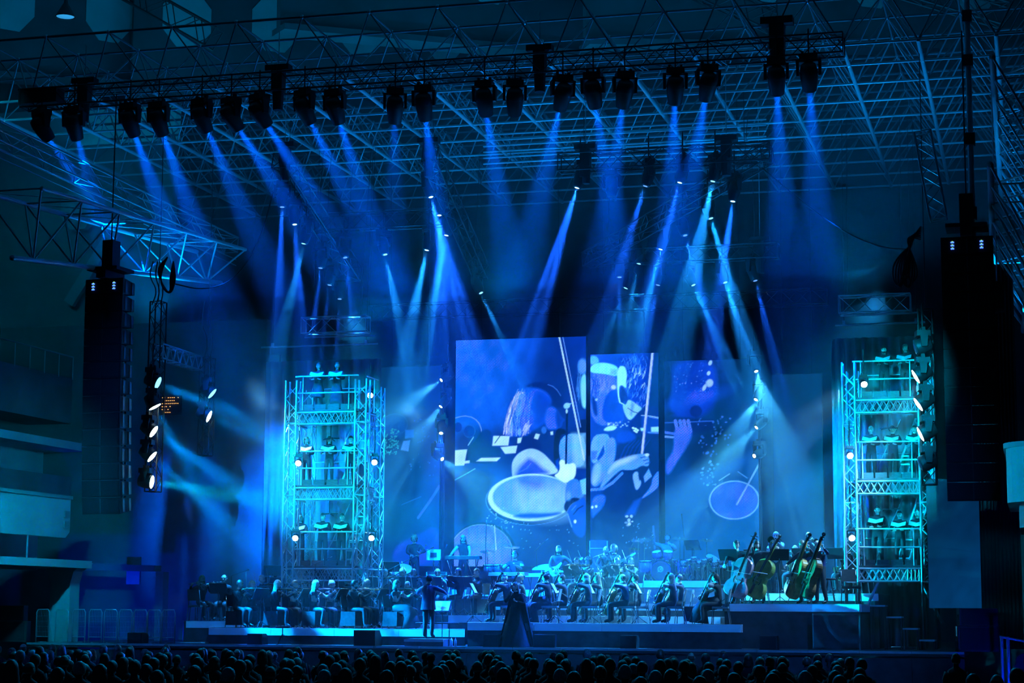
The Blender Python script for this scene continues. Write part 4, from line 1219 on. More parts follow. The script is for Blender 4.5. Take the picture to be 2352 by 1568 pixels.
def paint_vio(P):
    A = lambda *q: [(1340 + x / 4.48, 800 + y / 4.48) for x, y in q]
    B = lambda *q: [(1340 + x / 4.48, 980 + y / 4.48) for x, y in q]
    a1 = lambda x, y: (1340 + x / 4.48, 800 + y / 4.48)
    P.grad((14, 92, 236), (2, 44, 120), (2, 40, 100), (2, 46, 110))
    P.poly(A((640, 40), (790, 40), (790, 640), (640, 640)), (1, 46, 112), 0.95, 10)
    P.poly(A((70, 60), (140, 72), (166, 125), (150, 142), (70, 165)), (66, 186, 255), 1, 2)
    P.poly(A((70, 235), (180, 252), (350, 288), (366, 380), (372, 560), (420, 720), (380, 790), (70, 800)), (34, 116, 240), 1, 3)
    P.strands(60, a1(180, 250), a1(170, 520), 26, (90, 150, 255), 1.5, 2, 0.5)
    P.strands(40, a1(110, 250), a1(105, 560), 12, (8, 70, 200), 1.8, 3, 0.6)
    P.poly(A((70, 190), (108, 150), (180, 139), (280, 153), (352, 186), (364, 232), (352, 292), (270, 270), (180, 254), (70, 242)), (92, 228, 255), 1, 2)
    P.poly(A((290, 215), (352, 215), (352, 285), (270, 265)), (50, 150, 245), 0.7, 5)
    P.poly(A((234, 480), (290, 432), (372, 412), (378, 560), (402, 640), (425, 725), (380, 765), (218, 772), (184, 650)), (2, 72, 206), 0.97, 3)
    P.ell(*a1(312, 400), 5.5, 5, (160, 206, 255), 0.95, 0.6)
    P.poly(A((85, 470), (130, 520), (152, 690), (120, 700), (88, 600)), (1, 46, 150), 0.9, 4)
    P.ell(*a1(135, 525), 3, 3, (110, 190, 255), 0.9, 0.6)
    # hair of the violinist
    P.poly(A((370, 60), (704, 45), (668, 300), (645, 600), (600, 625), (470, 532), (440, 400), (452, 260), (432, 180), (360, 150)), (2, 52, 176), 1, 3)
    P.poly(A((560, 60), (704, 45), (690, 180), (620, 170)), (2, 44, 140), 0.8, 8)
    for k in range(150):
        x, y = P.rng.uniform(400, 660), P.rng.uniform(65, 600)
        if 0.55 * (x - 440) + 400 < y - 150 and x < 470:
            continue
        dx, dy = P.rng.uniform(-26, 6) + (y - 300) * -0.02, P.rng.uniform(22, 52)
        c = (140, 214, 255) if P.rng.rand() < 0.45 and 180 < y < 380 else (46, 126, 240)
        P.line(A((x, y), (x + dx * .5 + 4, y + dy * .5), (x + dx, y + dy)), 1.5, c, P.rng.uniform(.4, .95))
    P.poly(A((352, 190), (430, 178), (452, 260), (442, 360), (446, 420), (402, 378), (372, 390), (366, 470), (384, 562), (370, 562), (352, 440)), (124, 238, 255), 1, 2)
    P.poly(A((396, 378), (442, 450), (462, 530), (440, 577), (394, 576), (370, 470)), (0, 38, 128), 1, 2)
    P.line(A((360, 440), (366, 510), (380, 560), (425, 585)), 2, (130, 230, 255))
    P.poly(A((398, 580), (440, 592), (462, 530), (500, 545), (560, 590), (614, 628), (560, 672), (490, 755), (440, 712)), (104, 196, 255), 1, 2)
    P.poly(A((500, 560), (530, 580), (500, 700), (480, 690)), (30, 110, 235), 0.7, 4)
    P.line(A((460, 620), (520, 660), (560, 672)), 1.6, (1, 36, 110))
    # suit, violin and hands
    P.poly(A((480, 800), (490, 752), (612, 628), (790, 590), (790, 900), (480, 900)), (2, 44, 132), 1, 3)
    P.poly(B((320, 120), (790, 80), (790, 1300), (80, 1300), (80, 800), (300, 560)), (1, 42, 108), 1, 6)
    for k in range(6):
        P.line(B((380 + 40 * k, 330), (430 + 40 * k, 220), (500 + 36 * k, 150)), 3.5, (6, 70, 180), 0.5)
    P.poly(A((600, 700), (790, 728), (790, 900), (600, 880)), (4, 66, 180), 0.9, 3)
    P.line(A((600, 698), (680, 706), (790, 728)), 2, (110, 180, 255))
    P.line(A((680, 716), (790, 738)), 1.6, (70, 140, 250))
    P.poly(A((698, 822), (790, 818), (790, 872), (700, 872)), (124, 214, 255), 1, 2)
    P.line(B((670, 70), (790, 78)), 3, (60, 140, 250))
    P.poly(B((340, 60), (480, 40), (560, 120), (500, 160), (350, 180)), (6, 74, 196), 0.9, 4)
    P.dots(26, 1395, 968, 1445, 985, (130, 206, 255), 1.6)
    for x, y in ((515, 828), (540, 835), (560, 850), (530, 855), (548, 868)):
        P.ell(*a1(x, y), 3.2, 2.2, (150, 224, 255), 1, 0.5, 20)
    P.poly(A((200, 842), (258, 800), (344, 802), (332, 842), (250, 856)), (134, 228, 255), 1, 2)
    P.poly(A((590, 830), (626, 828), (626, 860), (596, 858)), (134, 228, 255), 1, 2)
    P.poly(B((75, 92), (240, 68), (272, 108), (270, 240), (222, 290), (75, 425)), (66, 166, 255), 1, 2)
    P.poly(B((140, 330), (210, 190), (226, 280), (165, 385)), (4, 74, 190), 1, 2)
    P.poly(B((165, 385), (222, 285), (240, 330), (190, 400)), (120, 230, 255), 1, 2)
    P.poly(B((75, 250), (150, 250), (130, 340), (75, 345)), (14, 100, 220), 0.8, 4)
    P.poly(B((230, 130), (340, 106), (334, 330), (272, 440), (160, 622), (80, 612), (92, 440), (132, 372), (226, 284)), (48, 142, 250), 1, 3)
    P.poly(B((92, 440), (132, 372), (190, 400), (160, 560), (84, 612)), (120, 196, 255), 0.7, 6)
    P.poly(B((80, 720), (232, 690), (226, 800), (130, 910), (80, 960)), (14, 104, 228), 1, 3)
    P.line(B((80, 652), (200, 642), (300, 582), (400, 486)), 6.5, (34, 130, 240))
    P.poly(B((168, 612), (288, 392), (350, 350), (430, 328), (540, 290), (650, 284), (682, 342), (672, 425), (604, 404), (540, 446), (450, 456), (392, 442), (300, 522), (222, 602), (180, 642)), (62, 152, 248), 1, 2)
    P.poly(B((240, 500), (300, 392), (360, 350), (540, 296), (560, 330), (430, 380), (340, 420)), (150, 206, 255), 0.7, 6)
    for x, y in ((590, 330), (620, 360), (640, 390)):
        P.line(B((x, y), (x + 50, y - 14)), 2, (4, 66, 180), 0.9)
    P.ell(*B((655, 300))[0], 5, 3.5, (150, 214, 255), 0.9, 0.6)
    P.poly(B((503, 492), (560, 460), (572, 522), (602, 592), (546, 675), (520, 592)), (84, 164, 250), 1, 2)
    P.poly(B((620, 522), (672, 440), (704, 520), (632, 582)), (60, 150, 250), 1, 2)
    P.poly(B((565, 500), (602, 540), (576, 565)), (0, 36, 110), 1, 2)
    P.poly(B((570, 768), (700, 622), (704, 540), (790, 440), (790, 610), (700, 692)), (22, 124, 248), 1, 2)
    P.poly(B((430, 910), (520, 770), (600, 735), (530, 910)), (10, 86, 204), 0.9, 5)
    for x, y in ((92, 830), (132, 822)):
        P.ell(*B((x, y))[0], 2.8, 3.2, (150, 224, 255), 1, 0.5)
    P.dots(10, 1436, 1185, 1456, 1210, (130, 200, 255), 2.6)
    P.line([(1500, 810), (1475, 1042)], 5, (150, 190, 250))
    P.line([(1503, 811), (1478, 1042)], 1.4, (70, 120, 230))
    P.line([(1500, 1210), (1503, 1260)], 4, (20, 110, 240), 0.8)
    P.dots(24, 1430, 1200, 1500, 1260, (70, 150, 245), 1.2)
def paint_r(P):
    P.grad((4, 40, 104), (3, 50, 90), (3, 84, 150), (4, 110, 190))
    P.poly([(1544, 824), (1640, 824), (1650, 880), (1640, 950), (1560, 965), (1542, 945), (1535, 925), (1545, 890)], (10, 66, 196), 0.95, 10)
    P.poly([(1526, 828), (1541, 828), (1544, 890), (1534, 922), (1542, 944), (1550, 950), (1526, 952)], (3, 34, 72), 0.97, 5)
    P.ell(1600, 915, 70, 16, (20, 96, 240), 0.6, 1.2, -14)
    P.dots(40, 1548, 830, 1625, 900, (60, 140, 255), 1.2)
    for x, y, a, b in ((1634, 833, 4, 6), (1630, 857, 4, 5), (1632, 880, 8, 9), (1620, 890, 4, 8)):
        P.ell(x, y, a, b, (140, 200, 255), 1, 0.5, 25)
    P.ell(1600, 945, 14, 14, (4, 40, 120), 0.9, 0.3)
    P.poly([(1526, 955), (1640, 965), (1640, 990), (1526, 1010)], (4, 44, 110), 0.9, 5)
    P.line([(1526, 970), (1640, 968)], 2.5, (50, 120, 240), 0.7)
    P.line([(1526, 992), (1552, 996)], 6, (50, 120, 240), 0.9)
    P.line([(1526, 1002), (1550, 1004)], 5, (90, 160, 255), 0.9)
    for x in (1552, 1563, 1572, 1582):
        P.line([(x, 966), (x + 5, 990)], 8, (50, 120, 240))
    P.poly([(1548, 992), (1556, 978), (1588, 980), (1592, 1002), (1578, 1030), (1562, 1050), (1532, 1100), (1527, 1062), (1548, 1036)], (40, 110, 240), 0.97, 4)
    P.poly([(1600, 990), (1680, 985), (1720, 1040), (1660, 1080), (1580, 1090), (1576, 1040)], (3, 46, 80), 0.85, 16)
    P.dots(46, 1605, 955, 1680, 1050, (50, 120, 230), 2.2)
    P.dots(26, 1610, 1060, 1650, 1120, (60, 150, 250), 2)
    P.ell(1686, 1150, 57, 44, (26, 110, 230), 0.9, 0.2)
    P.ell(1686, 1150, 56, 43, (110, 200, 255), 0.8, ring=0.05)
    P.line([(1744, 1068), (1692, 1160)], 4, (90, 170, 255), 0.9)
    P.line([(1652, 1105), (1676, 1090)], 2, (110, 180, 255), 0.8)
    P.line([(1695, 1085), (1716, 1100)], 2, (80, 160, 250), 0.8)
def paint_l(P):
    P.grad((4, 50, 84), (3, 46, 110), (4, 84, 150), (4, 80, 180))
    P.ell(907, 980, 26, 26, (14, 86, 180), 0.8, 0.6)
    P.ell(905, 975, 30, 24, (40, 110, 190), 0.6, ring=0.06)
    P.poly([(930, 988), (950, 988), (950, 1006), (930, 1008)], (30, 110, 210), 0.9, 2)
    P.poly([(926, 1014), (942, 1012), (938, 1038), (920, 1034)], (60, 140, 240), 0.9, 2)
    P.poly([(996, 1016), (1007, 1015), (1003, 1046), (992, 1046)], (70, 130, 240), 0.9, 2)
    P.dots(120, 882, 985, 915, 1045, (50, 170, 190), 1.5)
    P.line([(1010, 1118), (990, 1150), (962, 1190)], 6, (30, 110, 240), 0.8)
    P.line([(924, 1160), (968, 1142)], 2, (40, 120, 230), 0.6)
    P.poly([(905, 1256), (960, 1228), (1012, 1204), (1012, 1300), (905, 1300)], (14, 84, 220), 0.9, 5)
    P.dots(30, 940, 960, 1000, 1110, (40, 110, 220), 1.6)
def paint_dim(P):
    P.grad((3, 46, 84), (3, 50, 92), (3, 60, 110), (3, 70, 130))
SCREENS = [('dim tall screen panel at the far left behind the left tower', 540, 636, 816, 1300, 61, paint_dim, 0.45),
           ('dark tall screen panel right of the left tower', 868, 1010, 842, 1300, 62, paint_l, 0.75),
           ('tallest middle screen showing hair, drum and a raised bow', 1045, 1346, 777, 1300, 62, paint_mid, 1.0),
           ('narrow bright screen showing a violinist with bowing hand', 1356, 1513, 812, 1300, 62, paint_vio, 1.0),
           ('dark screen showing a hand on a violin neck', 1527, 1747, 826, 1300, 62, paint_r, 0.85),
           ('dim tall screen panel right of the right lamp pole', 1777, 1890, 859, 1300, 61.5, paint_dim, 0.6),
           ('dim lone screen panel hanging below the right loudspeaker array', 2131, 2251, 1100, 1396, 53.4, paint_dim, 0.55)]
for lab, x0, x1, y0, y1, Y, fn, lev in SCREENS:
    A = at((x0 + x1) / 2, y0, Y)
    Bz = at((x0 + x1) / 2, y1, Y).z
    xm0, xm1 = gx(x0, Y, (A.z + Bz) / 2), gx(x1, Y, (A.z + Bz) / 2)
    t = thing('led_screen', lab, 'screen', ((xm0 + xm1) / 2, Y, Bz))
    w, h = xm1 - xm0, A.z - Bz
    MB().box((0, 0.06, h / 2), (w + 0.03, 0.1, h + 0.03)).build('screen_casing', blackplastic, t)
    step = 1.6 if fn is not paint_dim else 12.0
    nx, ny = int((x1 - x0) / step) + 1, int((y1 - y0) / step) + 1
    P = Paint(np.linspace(x0, x1, nx), np.linspace(y0, y1, ny))
    fn(P)
    # pixel texture of the LED tiles
    lf = sum(np.sin(P.X * fx + P.Y * fy + ph) for fx, fy, ph in ((.05, .03, .4), (-.04, .07, 1.9), (.11, -.05, 3.1), (.03, -.12, 5.0), (.17, .13, 2.2))) / 5
    P.C *= (1 + 0.16 * lf)[..., None]
    if fn is not paint_dim:
        P.C = np.clip(P.C, 0, 1) ** 1.12 * 1.15
        br = np.clip(P.C[..., 2] - 0.72, 0, 1) * (np.sin(P.X * 0.9) * np.sin(P.Y * 1.0) > 0.1)
        P.C[..., 0] += 0.3 * br
    P.C *= (1 + 0.07 * np.sin(P.X * 1.15) * np.sin(P.Y * 1.05) + 0.04 * P.rng.randn(*P.X.shape))[..., None]
    P.C = np.clip(P.C, 0, 1)
    vx = np.linspace(-w / 2, w / 2, nx)
    vz = np.linspace(h, 0, ny)
    gx_, gz_ = np.meshgrid(vx, vz)
    vv = np.stack([gx_, np.zeros_like(gx_), gz_], -1).reshape(-1, 3)
    idx = np.arange(nx * ny).reshape(ny, nx)
    fc = np.stack([idx[1:, :-1], idx[1:, 1:], idx[:-1, 1:], idx[:-1, :-1]], -1).reshape(-1, 4)
    me = bpy.data.meshes.new('display')
    me.from_pydata(vv.tolist(), [], fc.tolist())
    ca = me.color_attributes.new('picture', 'FLOAT_COLOR', 'POINT')
    ca.data.foreach_set('color', np.concatenate([P.C.reshape(-1, 3), np.ones((nx * ny, 1))], 1).ravel())
    m = bpy.data.materials.new('screen_picture')
    m.use_nodes = True
    nt = m.node_tree
    b = nt.nodes['Principled BSDF']
    at_ = nt.nodes.new('ShaderNodeAttribute')
    at_.attribute_name = 'picture'
    nt.links.new(at_.outputs['Color'], b.inputs['Emission Color'])
    b.inputs['Emission Strength'].default_value = lev
    b.inputs['Base Color'].default_value = (0.01, 0.012, 0.014, 1)
    b.inputs['Roughness'].default_value = 0.6
    me.materials.append(m)
    inst('display', me, t)
    for sx in (-w * 0.3, w * 0.3):
        if y0 < 1000:
            strut('hanging_wire', (sx, 0.06, h), (sx, 61.7 - Y, RZ - Bz), 0.008, blackmetal, t)
# orange numeral dots on the left wall
dotm = mat('amber_dot', (0.3, 0.1, 0), 0.5, emit=(1.0, 0.45, 0.12), estr=1.6)
t = thing('dot_display', 'amber dot display glowing on the dark wall behind the left ladder', 'sign', at(390, 930, 57.9))
bd = MB().box((0, 0.06, 0), (0.75, 0.08, 0.62)).build('panel', blackplastic, t)
db = MB()
for r_, row in enumerate(('0110111101', '0011111100', '1111111111', '0111010000', '0110100000', '0011110000')):
    for c_, ch in enumerate(row):
        if ch == '1':
            db.box((-0.33 + c_ * 0.068, 0, 0.24 - r_ * 0.095), (0.026, 0.02, 0.02))
db.build('lit_dots', dotm, t)
# ------------------------------------------------------------------ people
SKIN = [mat('skin_a', (0.62, 0.45, 0.36), 0.55), mat('skin_b', (0.50, 0.34, 0.26), 0.55), mat('skin_c', (0.24, 0.14, 0.10), 0.55)]
HAIR = {'dark': mat('hair_dark', (0.02, 0.016, 0.014), 0.4, 0, 0.5, 45, bump=0.6), 'brown': mat('hair_brown', (0.10, 0.06, 0.04), 0.45, 0, 0.5, 45, bump=0.6), 'blond': mat('hair_blond', (0.42, 0.34, 0.2), 0.5, 0, 0.5, 45, bump=0.6),
        'grey': mat('hair_grey', (0.36, 0.36, 0.36), 0.5, 0, 0.4, 45, bump=0.6), 'audience': mat('hair_audience', (0.06, 0.05, 0.045), 0.5)}
eyem = mat('eye', (0.02, 0.02, 0.02), 0.2)
lipm = mat('lip', (0.25, 0.08, 0.07), 0.5)
shoem = mat('shoe', (0.015, 0.015, 0.015), 0.25)
TOP = {'black': mat('black_shirt', (0.014, 0.014, 0.017), 0.75, 0, 0.25, 14), 'suit': mat('dark_suit', (0.018, 0.018, 0.026), 0.7, 0, 0.2, 10), 'grey': mat('grey_shirt', (0.05, 0.05, 0.056), 0.8, 0, 0.2, 10),
       'pale': mat('pale_shirt', (0.26, 0.27, 0.29), 0.8, 0, 0.2, 10), 'navy': mat('navy_jacket', (0.02, 0.025, 0.08), 0.4, 0, 0.2, 10), 'gown': mat('sheer_gown', (0.006, 0.007, 0.008), 0.9, 0, 0.4, 16, spec=0.1),
       'crowd': mat('crowd_clothes', (0.03, 0.03, 0.034), 0.85, 0, 0.3, 8)}

def head_parts():
    b = MB().ball((0, 0, 0), (0.079, 0.097, 0.112), 14, 11)
    for i, p in enumerate(b.v):
        if p.z < -0.05:
            k = 1 - 0.30 * min(1, (-0.05 - p.z) / 0.06)
            p.x *= k
            p.y = p.y * k - 0.012
        if p.y < -0.06 and abs(p.x) < 0.012 and -0.05 < p.z < 0.02:
            p.y -= 0.022
        if p.y < -0.05 and 0.0 < p.z < 0.05 and 0.015 < abs(p.x) < 0.06:
            p.y += 0.006
    b.tube((0, -0.088, 0.03), (0, -0.115, -0.022), 0.008, 5, 0.014)
    for s in (-1, 1):
        b.ball((s * 0.078, 0.012, -0.005), (0.012, 0.022, 0.032), 6, 5)
        b.ball((s * 0.030, -0.084, 0.014), (0.012, 0.010, 0.008), 6, 4, mi=4)
        b.box((s * 0.031, -0.088, 0.036), (0.034, 0.01, 0.006), mi=4)
    b.box((0, -0.088, -0.062), (0.04, 0.012, 0.009), mi=5)
    return b
HEAD = head_parts()
def hand_parts(curl):
    b = MB().box((0, 0, 0.045), (0.075, 0.028, 0.09))
    L = (0.062, 0.072, 0.068, 0.052)
    for k in range(4):
        x = -0.028 + 0.0188 * k
        p = V((x, 0, 0.088))
        a1, a2 = curl * 0.8, curl * 2.0
        q = p + V((0, -math.sin(a1), math.cos(a1))) * L[k] * 0.5
        e = q + V((0, -math.sin(a2), math.cos(a2))) * L[k] * 0.5
        b.path([p, q, e], [0.0095, 0.009, 0.007], 5)
    p = V((0.036, -0.004, 0.025))
    q = p + V((0.028, -0.016, 0.028))
    b.path([p, q, q + V((0.0, -0.02, 0.028))], [0.012, 0.0105, 0.008], 5)
    return b
HANDS = {0: hand_parts(0.25), 1: hand_parts(0.85)}

def hair_mesh(style, seed=0):
    rnd = random.Random(seed)
    b = MB()
    def cap(rx, ry, rz, cy, cz, keep, n=14, k=10, rough=0.0):
        t = MB().ball((0, cy, cz), (rx, ry, rz), n, k)
        if rough:
            for p in t.v:
                p *= 1 + rnd.uniform(-rough, rough)
        fs = []
        for f in t.f:
            c = sum((t.v[i] for i in f), V()) / len(f)
            if keep(c):
                fs.append(f)
        b.add(t.v, fs)
    face = lambda c: not (c.y < -0.03 and c.z < 0.05)
    if style in ('short', 'bun', 'long', 'bob', 'pony', 'curly'):
        low = {'short': -0.06, 'bun': -0.06, 'long': -0.12, 'bob': -0.12, 'pony': -0.05, 'curly': -0.10}[style]
        g = 1.0 if style != 'curly' else 1.22
        cap(0.093 * g, 0.112 * g, 0.124 * g, 0.012, 0.012, lambda c: face(c) and c.z > low + (0.05 if c.y < 0.0 and style in ('short', 'bun', 'pony') else 0), 18, 13, rough=0.035 if style != 'curly' else 0.09)
    if style == 'bun':
        b.ball((0, 0.085, 0.085), 0.042, 8, 6)
    if style in ('long', 'bob', 'pony'):
        zl = {'long': -0.36, 'bob': -0.15, 'pony': -0.34}[style]
        w = 0.095 if style != 'pony' else 0.03
        rows = 6
        vs_, fs = [], []
        nn = 9
        for r_ in range(rows + 1):
            z = 0.0 + (zl) * r_ / rows
            for j in range(nn):
                a = math.pi * (-0.08 + 1.16 * j / (nn - 1)) if style != 'pony' else 2 * math.pi * j / nn
                ww = w * (1 + 0.18 * math.sin(math.pi * r_ / rows)) + rnd.uniform(-0.004, 0.004)
                cy = 0.012 if style != 'pony' else 0.10 - 0.02 * r_ / rows
                vs_.append((ww * math.cos(a), cy + (0.106 if style != 'pony' else w) * math.sin(a), z))
        for r_ in range(rows):
            for j in range(nn - 1):
                fs.append((r_ * nn + j, r_ * nn + j + 1, (r_ + 1) * nn + j + 1, (r_ + 1) * nn + j))
        b.add(vs_, fs)
    if style == 'fringe':
        cap(0.082, 0.1, 0.12, 0.012, 0.0, lambda c: face(c) and -0.05 < c.z < 0.045 and c.y > -0.02)
    if style == 'cap':
        cap(0.088, 0.106, 0.12, 0.0, 0.015, lambda c: c.z > 0.035)
        b.box((0, -0.12, 0.045), (0.12, 0.08, 0.012))
    return b

def ik(S, T, a, b, pole):
    S, T = V(S), V(T)
    d = T - S
    L = min(d.length, (a + b) * 0.995)
    d.normalize()
    T = S + d * L
    x = (a * a - b * b + L * L) / (2 * L)
    h = math.sqrt(max(0.0, a * a - x * x))
    p = V(pole) - d * V(pole).dot(d)
    if p.length < 1e-4:
        p = V((0, 0, -1))
    p.normalize()
    return S + d * x + p * h, T

FIGS = []
def pose(base, LH, RH, lean=0.05, spread=0.13, female=False, pl=(0.6, 0.3, -0.8), pr=(-0.6, 0.3, -0.8), twist=0.0, step=0.0):
    """joints of a figure that looks towards local -Y"""
    v, e, r, tg = [], [], [], []
    def J(p, rad):
        v.append(V(p))
        r.append(rad)
        return len(v) - 1
    def E(a, b, t_):
        e.append((a, b))
        tg.append(t_)
    w = 0.92 if female else 1.0
    u = V((0, -math.sin(lean), math.cos(lean)))
    pz = 0.56 if base == 'sit' else 0.94
    P = V((0, 0.02, pz))
    ip = J(P, 0.155 * w)
    iw = J(P + u * 0.17, 0.135 * w)
    ic = J(P + u * 0.34, 0.16 * w)
    inb = J(P + u * 0.47, 0.095)
    N = P + u * 0.54 + V((0, -0.01, 0))
    ine = J(N, 0.056)
    ihd = J(N + V((0, -0.015, 0.09)), 0.05)
    E(ip, iw, 1), E(iw, ic, 1), E(ic, inb, 1), E(inb, ine, 0), E(ine, ihd, 0)
    hands = []
    for s, T, pole in ((1, LH, pl), (-1, RH, pr)):
        S = P + u * 0.45 + V((s * 0.19 * w, 0, 0))
        el, wr = ik(S, T, 0.285, 0.25, pole)
        i1 = J(S, 0.08 * w)
        i2 = J(el, 0.056 * w)
        i3 = J(wr, 0.036)
        E(ic, i1, 1), E(i1, i2, 3), E(i2, i3, 4)
        hands.append((wr, (wr - el).normalized(), s))
    for s in (1, -1):
        if base == 'sit':
            H, K = V((s * 0.09, 0, 0.53)), V((s * spread, -0.43, 0.51))
            A, T = V((s * (spread + 0.01), -0.40 + step * s, 0.10)), V((s * (spread + 0.03), -0.56 + step * s, 0.045))
        else:
            H, K = V((s * 0.09, 0.01, 0.90)), V((s * 0.105, -0.03 + step * s * 0.5, 0.50))
            A, T = V((s * 0.11, 0.03 + step * s, 0.10)), V((s * 0.13, -0.13 + step * s, 0.045))
        a = J(H, 0.108 * w)
        b = J(K, 0.076 * w)
        c = J(A, 0.052)
        d = J(T, 0.042)
        E(ip, a, 2), E(a, b, 2), E(b, c, 2), E(c, d, 5)
    return dict(v=v, e=e, r=r, tg=tg, head=N + V((0, -0.03, 0.135)), hands=hands, u=u)

def person(label, loc, rz, ps, top='black', bottom='black', hair=('short', 'dark'), skin=0, female=False, bare=False, headrot=(0, 0), curl=(1, 1), extra=None, scale=1.0, group=None, cat='person'):
    FIGS.append(dict(label=label, loc=V(loc), rz=rz, ps=ps, top=top, bottom=bottom, hair=hair, skin=skin, bare=bare, headrot=headrot, curl=curl, extra=extra, scale=scale, group=group, cat=cat))
    return FIGS[-1]

